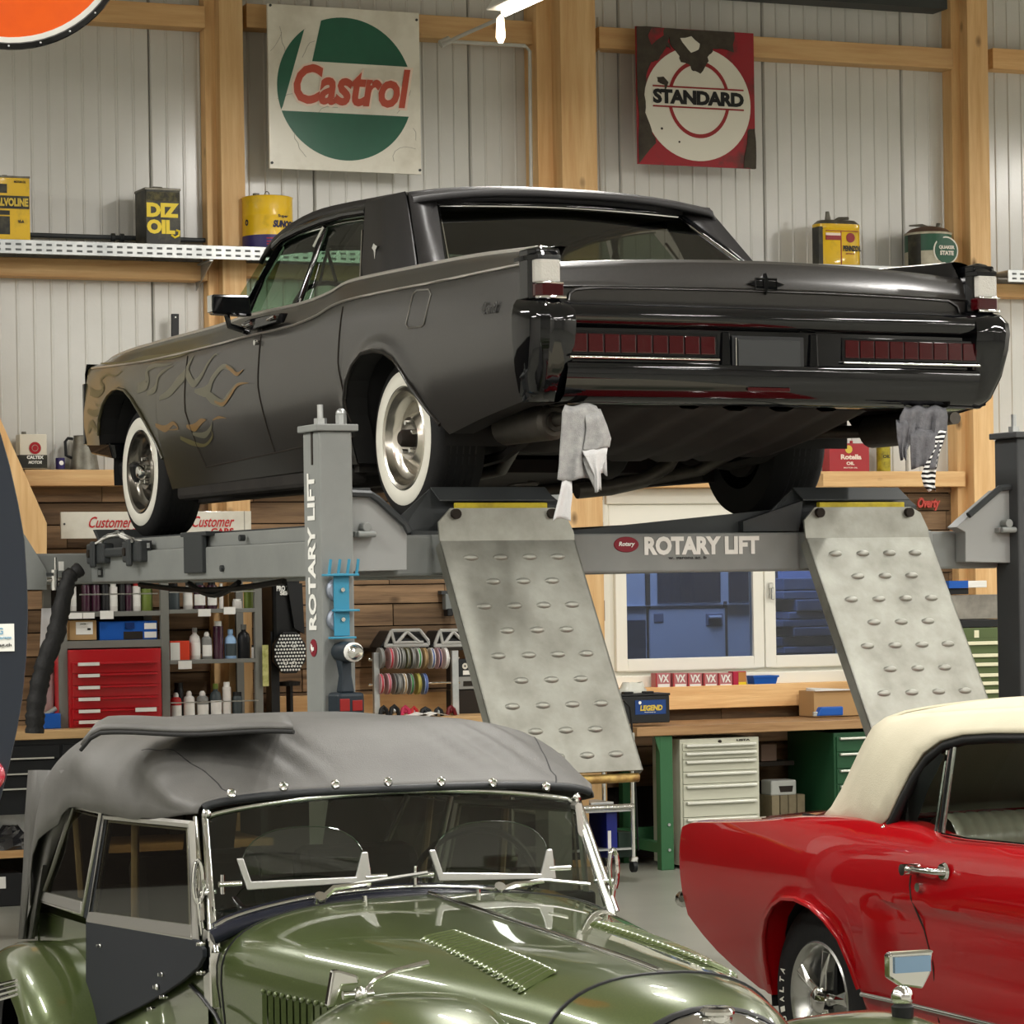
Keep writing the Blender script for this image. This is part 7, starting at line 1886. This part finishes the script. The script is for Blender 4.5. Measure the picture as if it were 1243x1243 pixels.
o, w, h = onz('black_crate', 'black box with white label on the floor under the left shelf', 'box', -12, 27, 1060, .0, BV + .05, M_black)
obj('label', MB().box(-w * .3, -w * .02, -.002, 0, h * .55, h * .9), M_label, o)

# shelf rack standing on the left bench
RV = -.62
rx = [uz(x, 800, RV)[0] for x in (75, 82, 196, 206, 311, 319)]
rack = thing('shelf_rack', 'grey steel shelf rack with bottles on the left bench', 'shelf rack', W.pos(rx[0], RV, LBZ), W.rot)
def rz(y, x=150): return uz(x, y, RV)[1] - LBZ
def ru(x): return uz(x, 800, RV)[0] - rx[0]
top_ = rz(690)
for a, b in ((72, 82), (196, 206), (310, 319)):
    for y0 in (0, .36): obj('rack_post', MB().box(ru(a), ru(b), y0, y0 + .03, 0, top_), M_rackg, rack, bevel=.002)
def rshelf(x0, x1, y, y2):
    obj('rack_shelf', MB().box(ru(x0), ru(x1), .0, .39, rz(y2), rz(y)), M_rackg, rack, bevel=.002)
rshelf(82, 196, 742, 748); rshelf(206, 311, 741, 746); rshelf(82, 196, 777, 786); rshelf(206, 311, 803, 808); rshelf(206, 311, 876, 882); rshelf(82, 311, 691, 694)
obj('back_panel', MB().box(ru(82), ru(196), .37, .38, 0, rz(700)), M_dark, rack)
for x0, x1, y in ((97, 192, 721), (206, 310, 720), (206, 312, 855)):
    obj('guard_wire', MB().cyl((ru(x0), -.012, rz(y)), (ru(x1), -.012, rz(y)), .004, n=6), M_steel, rack)
for x0, x1, y0, y1 in ((84, 100, 743, 750), (101, 115, 743, 750), (122, 138, 741, 751), (241, 256, 741, 750), (272, 286, 739, 748), (216, 232, 804, 814)):
    obj('price_tag', MB().box(ru(x0), ru(x1), -.012, -.004, rz(y1), rz(y0)), M_label, rack)
cab2, w, h = cabinet('drawer_cabinet', 'red tool cabinet with white labels in the left shelf rack', 84, 196, 788, RV - .04, .36, M_cabred, (805, 819, 833.5, 847.5, 862, 875), .010, LBZ + .0, (-.22, -.10, M_cabred))
obj('drawer_label', MB().box(.10, .22, -.035, -.026, rz(864), rz(859)), M_label, cab2)
# bottles and tins
def C(n, c, r=.4, **k): return mat('bottle_' + n, c, r, **k)
BW, BP, BK, BGy, BGn, BLb, BO = C('white', (214, 210, 204)), C('plum', (60, 26, 44), .25, coat=.5), C('black', (26, 26, 28)), C('grey', (126, 126, 122)), C('green', (104, 120, 50)), C('sky', (150, 184, 220)), C('slate', (62, 70, 72))
CR = mat('cap_red', (176, 40, 40), .4); CW_ = M_white
def bottle(kind, x0, x1, y0, yb, v, m, capm, lab, label, group, lm=None):
    a, b = uz(x0, 800, v)[0], uz(x1, 800, v)[0]; zb = uz((x0 + x1) / 2, yb, v)[1]; h = uz((x0 + x1) / 2, y0, v)[1] - zb; r = (b - a) / 2
    o = thing({'spray': 'spray_can', 'bottle': 'bottle', 'tin': 'tin', 'jar': 'jar'}[kind], label, 'spray can' if kind == 'spray' else kind if kind != 'jar' else 'jar', W.pos((a + b) / 2, v + r, zb), W.rot, group)
    if kind == 'spray':
        obj('can', MB().lathe([(r * .95, 0), (r, .004), (r, h * .74), (r * .9, h * .80), (r * .5, h * .85), (.001, h * .85)], 18), m, o, smooth=40)
        obj('cap', MB().lathe([(r * .52, h * .82), (r * .52, h * .93), (r * .3, h), (.001, h)], 14), capm, o, smooth=40)
    elif kind == 'bottle':
        obj('bottle_body', MB().lathe([(r * .9, 0), (r, .006), (r, h * .62), (r * .85, h * .74), (r * .38, h * .82), (r * .38, h * .88), (.001, h * .88)], 18), m, o, smooth=40)
        obj('cap', MB().lathe([(r * .46, h * .86), (r * .46, h), (.001, h)], 14), capm, o, smooth=40)
    elif kind == 'tin':
        obj('tin_body', MB().lathe([(r, 0), (r, h * .86), (r * .96, h * .88), (.001, h * .88)], 18), m, o, smooth=40)
        obj('cap', MB().lathe([(r * .72, h * .86), (r * .72, h), (.001, h)], 16), capm, o, smooth=40)
    else:
        obj('jar_body', MB().lathe([(r * .9, 0), (r, .01), (r, h * .8), (r * .8, h * .88), (.001, h * .88)], 18), m, o, smooth=40)
        obj('lid', MB().lathe([(r * .85, h * .86), (r * .85, h), (.001, h)], 16), capm, o, smooth=40)
    if lab:
        obj('paper_label', MB().lathe([(r * 1.02, h * .18), (r * 1.02, h * .56)], 14, a0=R(200), a1=R(340), caps=False), lm or M_label, o, smooth=60)
    return o
gA, gB, gC, gD = 'bottles on the top left rack shelf', 'tins on the top right rack shelf', 'bottles on the middle rack shelf', 'spray cans on the lowest rack shelf'
for args in (
    ('tin', 84, 95, 708, 742, BW, CW_, 1, 'white labelled tin leftmost on the top left rack shelf'), ('tin', 101, 112, 706, 742, BP, BK, 0, 'plum coloured tin second on the top left rack shelf'),
    ('tin', 113, 124, 706, 742, BP, BK, 0, 'plum coloured tin third on the top left rack shelf'), ('tin', 125, 134, 706, 742, BK, BK, 0, 'black tin between plum and white tins on the top rack shelf'),
    ('tin', 135, 145, 708, 742, BW, CW_, 1, 'white tin in the middle of the top left rack shelf'), ('tin', 147, 154, 706, 742, BK, BK, 0, 'narrow black tin right of the white tin, top rack shelf'),
    ('tin', 154, 162, 706, 742, BP, BK, 0, 'narrow plum tin next to the red and white one'), ('tin', 163, 173, 707, 742, BW, CR, 1, 'white and red tin on the top left rack shelf'),
    ('tin', 174, 188, 711, 742, BGn, BK, 0, 'olive green tin at the right end of the top left rack shelf')):
    k, x0, x1, y0, yb, m, cm, lab, lb_ = args; bottle(k, x0, x1, y0, yb, RV + .06, m, cm, lab, lb_, gA)
for args in (
    ('tin', 206, 221, 708, 741, BO, BK, 0, 'slate grey tin leftmost on the top right rack shelf'), ('bottle', 225, 236, 706, 741, BW, BO, 1, 'white bottle on the top right rack shelf'),
    ('tin', 238, 252, 706, 741, BP, BO, 1, 'purple tin with pale label on the top right rack shelf'), ('tin', 254, 266, 706, 741, BP, BK, 1, 'second purple tin with pale label, top right rack shelf'),
    ('tin', 268, 273, 708, 741, BW, CW_, 0, 'thin white tube on the top right rack shelf'), ('jar', 285, 296, 727, 741, BW, CW_, 0, 'small white pot on the top right rack shelf'),
    ('tin', 299, 310, 712, 741, BGn, BO, 0, 'olive tin at the right end of the top right rack shelf')):
    k, x0, x1, y0, yb, m, cm, lab, lb_ = args; bottle(k, x0, x1, y0, yb, RV + .06, m, cm, lab, lb_, gB)
for args in (
    ('bottle', 232, 245, 762, 803, BW, BGy, 1, 'white bottle with grey cap on the middle rack shelf'), ('spray', 247, 259, 767, 803, BGy, BW, 1, 'grey bottle with pointed cap on the middle rack shelf'),
    ('tin', 261, 273, 754, 803, BP, CW_, 0, 'tall plum bottle with white cap on the middle rack shelf'), ('bottle', 275, 289, 764, 803, BLb, BLb, 1, 'pale blue bottle on the middle rack shelf'),
    ('bottle', 291, 306, 758, 803, BK, BGy, 0, 'black spray bottle on the middle rack shelf'), ('jar', 306, 311, 783, 803, BW, BK, 0, 'small pale jar at the right end of the middle rack shelf')):
    k, x0, x1, y0, yb, m, cm, lab, lb_ = args; bottle(k, x0, x1, y0, yb, RV + .06, m, cm, lab, lb_, gC, BO if m is BLb else None)
for args in (
    ('spray', 208, 221, 841, 876, CR, BW, 1, 'red and white spray can leftmost on the lowest rack shelf'), ('spray', 224, 237, 839, 876, BW, BW, 1, 'white spray can second on the lowest rack shelf'),
    ('spray', 240, 254, 839, 876, BGy, BW, 1, 'grey and pink spray can third on the lowest rack shelf'), ('bottle', 256, 270, 830, 876, BO, BGn, 1, 'dark green bottle with pale label, lowest rack shelf'),
    ('tin', 271, 281, 828, 876, BW, CW_, 0, 'tall white can with white cap, lowest rack shelf'), ('jar', 283, 295, 840, 876, BO, BK, 0, 'dark glass jar at the right of the lowest rack shelf')):
    k, x0, x1, y0, yb, m, cm, lab, lb_ = args; bottle(k, x0, x1, y0, yb, RV + .06, m, cm, lab, lb_, gD)
o = bottle('jar', 212, 224, 829, 876, RV + .22, BK, BK, 0, 'tall black pot behind the red spray can, lowest rack shelf', None)
o, w, h = onz('carton', 'red and white carton pair on the middle rack shelf', 'box', 206, 230, 778, uz(218, 803, RV + .04)[1], RV + .04, mat('carton_orange_red', (206, 60, 34), .5), .16, bev=.002)
obj('white_face', MB().box(-w / 2 + .002, w * .0, -.003, 0, .004, h * .92), M_label, o)
o, w, h = onz('cardboard_box', 'cardboard box with white label on the left rack shelf', 'box', 84, 117, 753, uz(100, 777, RV + .03)[1], RV + .03, M_card, .25, bev=.002)
obj('label', MB().box(-w * .26, w * .36, -.002, 0, h * .28, h * .92), M_label, o)
text('parts', w * .2, h * .07, M_print, o, (-w * .1, -.004, h * .78)); obj('print_mark', MB().box(w * .16, w * .28, -.004, 0, h * .5, h * .6), M_print, o)
o, w, h = onz('storage_case', 'blue plastic storage case beside the cardboard box on the rack', 'case', 121, 191, 754, uz(150, 777, RV + .03)[1], RV + .03, M_blue, .28, bev=.004)
obj('case_recess', MB().box(-.03, .08, -.002, .0, .004, h * .45), M_dark, o); obj('case_latch', MB().box(-.02, .03, -.008, 0, h * .6, h * .92), mat('dark_blue_plastic', (10, 44, 100), .4), o)
for z in (.10, .56): obj('white_tag', MB().box(w * .27, w * .48, -.003, 0, h * z, h * (z + .32)), M_label, o)
# things between the hose and the rack
o, w, h = onz('spray_gun', 'blue painted tool lying on the left bench beside the black hose', 'tool', 53, 74, 866, LBZ, -.66, M_blue, .06)
obj('tool_barrel', MB().cyl((-w / 2, .03, h * .8), (w * .3, .03, h * 1.3), .014, n=10), M_galv, o, smooth=40)
o = thing('white_rag', 'white cloth hanging behind the black hose', 'cloth', W.pos(uz(58, 820, -.3)[0], -.3, uz(58, 872, -.3)[1]), W.rot)
b = MB(); rows = []
for k in range(8): rows.append([(-.03 - .03 * (k / 7) + .022 * j, .01 * math.sin(j * 1.6 + k * .4), .62 * (1 - k / 7)) for j in range(5)])
obj('cloth', b.grid(rows), M_tow2, o, smooth=80, solid=.004)
o, w, h = wt('sample_card', 'yellow-green hanging card at the right side of the shelf rack', 'card', 319, 326, 783, 833, RV - .03)
obj('card', MB().box(-w / 2, w / 2, 0, .01, 0, h), mat('pale_lime', (196, 194, 130), .6, n=(20, .4, .6), col2=(150, 150, 80)), o)
# black machine with perforated grille
o, w, h = wt('air_purifier', 'black machine with white-dotted octagonal grille right of the rack', 'machine', 328, 368, 700, 866, -.38)
GW = w
obj('machine_tank', MB().box(-w * .4, w * .45, 0, .25, h * .42, h), mat('machine_black', (20, 21, 22), .4), o, bevel=.02)
obj('machine_strut', MB().hexa([(w * .2, -.03, h * .62), (w * .5, -.03, h * .58), (w * .5, .0, h * .58), (w * .2, .0, h * .62), (w * .0, -.03, h * .95), (w * .45, -.03, h * .95), (w * .45, .0, h * .95), (w * .0, .0, h * .95)]), M_black, o)
obj('machine_post', MB().box(-w * .45, -w * .2, .02, .12, 0, h * .6), M_black, o); obj('machine_foot', MB().box(w * .12, w * .2, .02, .1, 0, h * .2), M_black, o)
obj('machine_dish', MB().lathe([(.001, h * .20), (w * .3, h * .20), (w * .32, h * .23), (.001, h * .24)], 20, (w * .15, .05, 0)), M_black, o)
text('PRO TOOLS', w * .72, h * .04, M_white, o, (-w * .3, -.012, h * .895), bold=.05); text('SERIES', w * .5, h * .03, M_white, o, (-w * .2, -.012, h * .865), bold=.05)
gz = h * .445; oc_ = [(w * .52 * math.cos(R(a + 22.5)) * 1.0, gz + h * .155 * math.sin(R(a + 22.5)) * 1.05) for a in range(0, 360, 45)]
g_ = obj('octagon_grille', MB().loft([[(x, -.06, z) for x, z in oc_], [(x, -.02, z) for x, z in oc_]]), M_black, o, bevel=.004)
dots = MB()
for r_i in range(11):
    z = gz - h * .125 + r_i * h * .025
    for c_i in range(11):
        x = -w * .44 + c_i * w * .088 + (r_i % 2) * w * .044
        if abs(x) < w * .46 and abs(x) / (w * .5) + abs(z - gz) / (h * .15) < 1.38: dots.cyl((x, -.063, z), (x, -.058, z), .0065, n=6)
do = obj('grille_holes', dots, M_white, g_); do['kind'] = 'stuff'
for x, z in ((-w * .2, gz + h * .06), (w * .12, gz + h * .055), (-w * .15, gz - h * .07), (w * .1, gz - h * .08)):
    obj('grille_ring', MB().lathe([(.011, -.066), (.015, -.066)], 16, (x, 0, z), 'y', caps=False), M_white, g_)
# ---- reel rack and cases in the centre
KV = -.60
def gu(px, py, v=KV): a = uz(px, py, v); return a
k0 = gu(454, 872); rk_ = thing('reel_rack', 'aluminium rack with two rods of coloured reels on the left bench', 'rack', W.pos(k0[0], KV, LBZ), W.rot)
def ku(px): return gu(px, 830)[0] - k0[0]
def kz(py): return gu(500, py)[1] - LBZ
for a, b in ((453, 460), (548, 556)): obj('upright', MB().box(ku(a), ku(b), -.015, .015, 0, kz(791)), M_galv, rk_, bevel=.003)
for y in (800, 830): 
    rod = obj('rod', MB().cyl((ku(448), .0, kz(y)), (ku(558), .0, kz(y)), .006, n=8), M_chrome, rk_, smooth=40)
for y in (799, 830): obj('rod_nut', MB().sphere((ku(449), 0, kz(y)), .010, 8, 6), M_chrome, rk_, smooth=60)
rcol = dict(grey=(150, 150, 146), pink=(206, 170, 176), white=(226, 224, 220), green=(70, 150, 80), tan=(176, 150, 110), blue=(90, 110, 160), navy=(50, 54, 90), red=(196, 60, 74), olive=(120, 120, 86), black=(50, 50, 52), rose=(214, 120, 130), yellow=(186, 178, 96), lblue=(130, 150, 200))
def reel(px, py, c_in, c_out, label):
    u_, z = gu(px, py)
    o = thing('tape_reel', label, 'reel', W.pos(u_, KV, z), W.rot, 'reels on the rack rods')
    r = .062
    obj('flange', MB().lathe([(.012, -.009), (r, -.009), (r, -.006), (.012, -.006)], 28, (0, 0, 0), 'x'), mat('reel_' + c_out, rcol[c_out], .4), o, smooth=40)
    obj('flange', MB().lathe([(.012, .006), (r, .006), (r, .009), (.012, .009)], 28, (0, 0, 0), 'x'), mat('reel_' + c_out, rcol[c_out], .4), o, smooth=40)
    obj('winding', MB().lathe([(.02, -.006), (r * .9, -.006), (r * .9, .006), (.02, .006)], 24, (0, 0, 0), 'x'), mat('reel_' + c_in, rcol[c_in], .5), o, smooth=40)
o1 = ['first', 'second', 'third', 'fourth', 'fifth', 'sixth', 'seventh', 'eighth', 'ninth', 'tenth', 'eleventh']
for k, (x, ci_, co_) in enumerate(((245, 'grey', 'grey'), (325, 'red', 'pink'), (385, 'black', 'white'), (428, 'grey', 'grey'), (472, 'grey', 'olive'), (518, 'grey', 'grey'), (572, 'green', 'white'), (628, 'tan', 'tan'), (693, 'blue', 'white'), (752, 'navy', 'pink'), (815, 'white', 'white'))):
    reel(430 + x / 7.31 - 2, 799, ci_, co_, f'{co_} and {ci_} reel, {o1[k]} from the left on the upper rod' if ci_ != co_ else f'{co_} reel, {o1[k]} from the left on the upper rod')
for k, (x, ci_, co_) in enumerate(((240, 'red', 'pink'), (305, 'rose', 'pink'), (368, 'black', 'grey'), (398, 'grey', 'grey'), (445, 'tan', 'white'), (505, 'green', 'grey'), (570, 'yellow', 'yellow'), (628, 'blue', 'lblue'))):
    reel(430 + x / 7.31 - 2, 830, ci_, co_, f'{co_} and {ci_} reel, {o1[k]} from the left on the lower rod'.replace('lblue', 'pale blue') if ci_ != co_ else f'{co_} reel, {o1[k]} from the left on the lower rod')
M_silv = mat('silver_plastic', (186, 186, 182), .35, .3)
def hexcase(x0, x1, y0, y1, label):
    o, w, h = wt('power_charger', label, 'charger', x0, x1, y0, y1, -.36)
    obj('case_shell', MB().loft([[(-w * .62, 0, 0), (w * .55, 0, 0), (w * .55, .2, 0), (-w * .62, .2, 0)], [(-w * .5, .0, h * .5), (w * .5, 0, h * .5), (w * .5, .2, h * .5), (-w * .5, .2, h * .5)], [(-w * .36, .03, h * .98), (w * .36, .03, h * .98), (w * .36, .2, h * .98), (-w * .36, .2, h * .98)]]), M_black, o, bevel=.008)
    f = MB(); y = -.012
    P = lambda x, z: (w * x, y, h * z)
    def bar(p, q, r=.010): f.tube([P(*p), P(*q)], r, 6)
    for p, q in (((-.5, .22), (-.36, 1.0)), ((-.36, 1.0), (.30, 1.0)), ((.30, 1.0), (.5, .35)), ((.5, .35), (.5, .12)), ((-.5, .22), (-.5, .05)), ((-.32, .28), (.38, .28)), ((-.5, .1), (.5, .1)), ((-.22, .30), (.0, .92)), ((.0, .92), (.28, .30)), ((-.36, .95), (-.3, .30))): bar(p, q)
    obj('silver_frame', f, M_silv, o, smooth=50)
    obj('silver_chin', MB().box(-w * .5, w * .5, -.014, .0, 0, h * .24), M_silv, o, bevel=.006)
    return o
hexcase(467, 519, 765, 786, 'silver framed black hexagonal case above the reels, left'); hexcase(527, 572, 765, 786, 'silver framed black hexagonal case half hidden by the ramp')
hs = thing('case_shelf', 'dark wall shelf behind the reel rack carrying the framed cases', 'shelf', W.pos(uz(460, 786, -.36)[0], -.38, uz(515, 786, -.36)[1]), W.rot)
obj('shelf_board', MB().box(0, .95, 0, .35, -.02, 0), M_dark, hs)
o, w, h = wt('bench_charger', 'black bench machine with round gauge right of the reel rack', 'machine', 556, 586, 800, 838, -.45)
obj('machine_case', MB().box(-w / 2, w / 2, 0, .2, 0, h), M_cabk, o, bevel=.006); obj('gauge', MB().lathe([(.006, -.003), (.018, -.003)], 16, (-w * .22, 0, h * .78), 'y', caps=False), M_sw, o)
obj('label', MB().box(-w * .3, w * .3, -.003, 0, h * .5, h * .64), M_label, o); obj('grey_face', MB().box(-w / 2 + .004, w / 2, -.002, 0, h * .05, h * .44), mat('machine_grey', (140, 140, 136), .5), o); obj('slot', MB().box(-w * .3, w * .3, -.004, 0, h * .14, h * .30), M_dark, o)
obj('machine_base', MB().box(-w / 2, w / 2, 0, .2, LBZ - uz(571, 838, -.45)[1], 0), M_dark, o)
# small tools on the bench below the reels
random.seed(31)
for k, (x0, x1, y, m, nm, lb_) in enumerate(((461, 471, 858, M_black, 'socket_tool', 'black socket tool leftmost on the bench below the reels'), (473, 485, 857, M_black, 'socket_tool', 'second black socket tool below the reels'),
        (487, 498, 858, mat('tool_magenta', (190, 50, 84), .4), 'pliers', 'pink-red handled pliers below the reels'), (499, 507, 859, CR, 'pliers', 'dark red handled pliers below the reels'), (510, 524, 860, M_black, 'clamp_tool', 'black clamp tool right of the red pliers'), (528, 537, 860, M_black, 'clamp_tool', 'small black clamp below the right reel upright'), (543, 553, 858, mat('maroon_handle', (96, 20, 26), .4), 'trigger_tool', 'maroon handled tool at the right upright'))):
    a, b = uz(x0, 865, -.62)[0], uz(x1, 865, -.62)[0]; h = uz(x0, y, -.62)[1] - LBZ; w = b - a
    o = thing(nm, lb_, 'tool', W.pos((a + b) / 2, -.62, LBZ), W.rot)
    obj('tool_grip', MB().tube([(-w * .5, 0, 0), (-w * .3, 0, h * .8), (0, .01, h), (w * .3, 0, h * .7), (w * .5, 0, 0)], .012, 6), m, o, smooth=50)
    obj('tool_head', MB().sphere((0, .01, h * .55), .016, 10, 6), M_galv if k % 2 else m, o, smooth=60)
for x0, x1, y, lb_ in ((508, 522, 871, 'white paper sheet on the bench, left of pair'), (523, 540, 869, 'white folded paper on the bench, right of pair')):
    a, b = uz(x0, y, -.70)[0], uz(x1, y, -.70)[0]
    o = thing('paper_sheet', lb_, 'paper', W.pos((a + b) / 2, -.70, LBZ), W.rot + R(15)); obj('sheet', MB().grid([[(-.08, 0, .001), (0, 0, .02), (.08, 0, .004)], [(-.08, .1, .004), (0, .1, .03), (.08, .1, .01)]]), M_label, o, solid=.002)
# grey clip lamp on the planks
o, w, h = wt('wall_bracket', 'small grey bracket clamp fixed to the planks left of the ramp', 'bracket', 534, 552, 717, 748, -.08)
obj('plate', MB().box(-w / 2, w / 2, -.03, .03, h * .86, h), M_liftd, o); obj('bracket_body', MB().box(-w * .28, w * .28, -.04, .02, h * .25, h * .88), mat('bracket_grey', (116, 120, 118), .5), o, bevel=.006); obj('clamp', MB().box(-w * .2, w * .2, -.05, .02, 0, h * .3), M_black, o, bevel=.006)
# ================================================================= RIGHT EDGE: GREEN DRAWER STACK AND THINGS ON IT
QV = -.75
qz = uz(1195, 776, QV)[1]
a, b = uz(1150, 800, QV)[0], uz(1250, 800, QV)[0]
q_ = thing('drawer_cabinet', 'olive green drawer stack with cream edges right of the right ramp', 'cabinet', W.pos((a + b) / 2, QV, 0), W.rot); w = b - a
obj('cabinet_body', MB().box(-w / 2, w / 2, .015, .5, 0, qz), mat('olive_cabinet', (86, 100, 62), .5), q_)
M_cre = mat('cream_edge', (226, 222, 190), .5)
ys = (778, 793, 804, 817, 827, 837, 848, 860, 875)
for y0, y1 in zip(ys, ys[1:]):
    z1, z0 = uz(1195, y0, QV)[1], uz(1195, y1, QV)[1]
    d = obj('drawer', MB().box(-w / 2 + .01, w / 2 - .01, 0, .02, z0, z1 - .002), mat('olive_cabinet', (0, 0, 0)), q_); obj('drawer_edge', MB().box(-w / 2 + .01, w / 2 - .01, -.02, .0, z1 - .024, z1 - .002), M_cre, d, bevel=.003)
def atop(name, label, cat, x0, x1, y0, y1, m, v=QV + .05, dep=.3, bev=.004):
    o, w, h = wt(name, label, cat, x0, x1, y0, y1, v); obj('body', MB().box(-w / 2, w / 2, 0, dep, 0, h), m, o, bevel=bev); return o, w, h
o, w, h = atop('steel_tool_tray', 'olive steel tray holding red tools on the green drawer stack', 'tray', 1160, 1216, 762, 777, mat('olive_cabinet', (0, 0, 0)))
for x in (-.05, .12): obj('red_tool', MB().cyl((x, .02, h + .012), (x + .08, .03, h + .014), .014, n=10), M_redc, o, smooth=40)
obj('tray_label', MB().box(-w * .10, -w * .0, -.003, 0, h * .2, h * .8), M_cre, o)
o, w, h = atop('black_tool_case', 'black tool case between tray and grey plate at the right', 'case', 1160, 1218, 752, 761.5, M_black)
o, w, h = atop('grey_machine_plate', 'weathered grey metal box right of the right ramp', 'metal box', 1150, 1218, 722, 751.5, mat('weathered_grey', (150, 146, 136), .6, .2, n=(4, .35, .65), col2=(96, 90, 84)))
o, w, h = atop('black_clamp', 'black clamp on top of the weathered grey box', 'clamp', 1150, 1176, 714, 721.5, M_black, dep=.15)
o, w, h = atop('parts_carton', 'flat blue and white carton on the black clamp at the right', 'box', 1152, 1198, 705, 713.5, M_label, v=QV + .02, dep=.2)
obj('blue_end', MB().box(-w / 2 - .001, 0, -.003, .201, -.001, h + .001), M_blue, o)
zt0 = LBZ

# ================================================================= OUTSIDE THE WINDOW
M_van = mat('van_silver_blue', (134, 146, 166), .5, .1, coat=.4); M_vglass = mat('van_dark_glass', (18, 28, 48), .08, coat=1)
VV = 1.3
def vo(px, py, v=VV): return uz(px, py, v)
vb = thing('parked_van', 'silver-blue van parked outside, seen through the window', 'van', W.pos(0, VV, 0), W.rot)
a = vo(700, 640); b = vo(926, 900)
obj('van_side', MB().box(a[0] - 2.2, b[0] + .0, 0, 1.8, .35, vo(800, 600)[1] + .35), M_van, vb, bevel=.08)
def vpanel(name, x0, x1, y0, y1, m, t=.012, bev=.03):
    p, q = vo(x0, y1), vo(x1, y0); return obj(name, MB().box(p[0], q[0], -t, .002, p[1], q[1]), m, vb, bevel=bev)
vpanel('side_window', 798, 873, 640, 733, M_vglass); vpanel('side_window', 884, 922, 640, 732, M_vglass)
vpanel('door_panel', 788, 879, 737, 860, M_van, .02); vpanel('door_panel', 750, 784, 737, 880, M_van, .012); vpanel('lower_recess', 757, 783, 752, 850, M_vglass, .016)
vpanel('handle_recess', 855, 876, 744, 760, mat('van_shadow', (70, 80, 104), .5), .024, .006); vpanel('door_handle', 858, 873, 747, 751, M_van, .045, .006)
vpanel('fuel_flap', 792, 804, 744, 756, mat('van_shadow', (0, 0, 0)), .024, .006); vpanel('body_moulding', 740, 924, 733, 736, M_van, .03, .006)
p = vo(785.5, 860); q = vo(786.5, 640); obj('door_gap', MB().box(p[0], q[0] + .004, -.013, .0, p[1], q[1]), M_dark, vb)
p = vo(880, 860); q = vo(881, 730); obj('door_gap', MB().box(p[0], q[0] + .004, -.013, .0, p[1], q[1]), M_dark, vb)
for x in (-1.2, 1.0):
    obj('van_wheel', MB().lathe([(.001, .02), (.2, .0), (.34, .0), (.36, .03), (.36, .2), (.001, .2)], 28, (vo(840, 800)[0] + x, 0, .36), 'y'), M_tyre, vb, smooth=40)
# stacked pale sheets outside the right sash
sv = 1.1
for k, (x0, x1, y0, y1, lb_) in enumerate(((948, 996, 655, 700, 'pale upright board outside the right window sash'),)):
    o, w, h = wt('leaning_board', lb_, 'board', x0, x1, y0, y1, sv + .3); obj('board', MB().box(-w / 2, w / 2, 0, .05, -1.3, h + .3), mat('blue_grey_board', (96, 116, 158), .6), o)
random.seed(8)
zst = .0
kk = 0
ztop_ = uz(975, 706, sv)[1]
o = thing('timber_stack', 'stack of blue-grey sheets outside the right window sash', 'stack', W.pos(uz(1006, 750, sv)[0], sv, 0), W.rot)
while zst < ztop_:
    t = random.uniform(.04, .09); dx = random.uniform(-.06, .06)
    obj('sheet', MB().box(-.30 + dx, .6 + dx, random.uniform(-.03, .03), .8, zst + .004, zst + t), mat('stack_sheet', (70, 84, 112), .6, n=(3, .3, .7), col2=(52, 64, 90), seed=2), o, bevel=.008); zst += t
struct(place('ground_outside', MB().box(-10, 14, .3, 9, -.12, -.02), mat('asphalt_night', (70, 72, 78), .9), W))
yl = bpy.data.lights.new('van_fill_light', 'AREA'); yl.energy = 210; yl.size = 1.0; yl.color = (.82, .89, 1.0)  # unseen lamp added outside to brighten the van
yo = bpy.data.objects.new('van_fill_light', yl); COL.objects.link(yo); yo.location = W.pos(1.6, .55, 4.2)
yo.rotation_euler = (R(38), 0, W.rot)
# far wall of the yard
struct(place('trim_3', MB().box(-10, 14, 5, 5.2, -.1, 4), mat('night_facade', (60, 70, 96), .9), W))
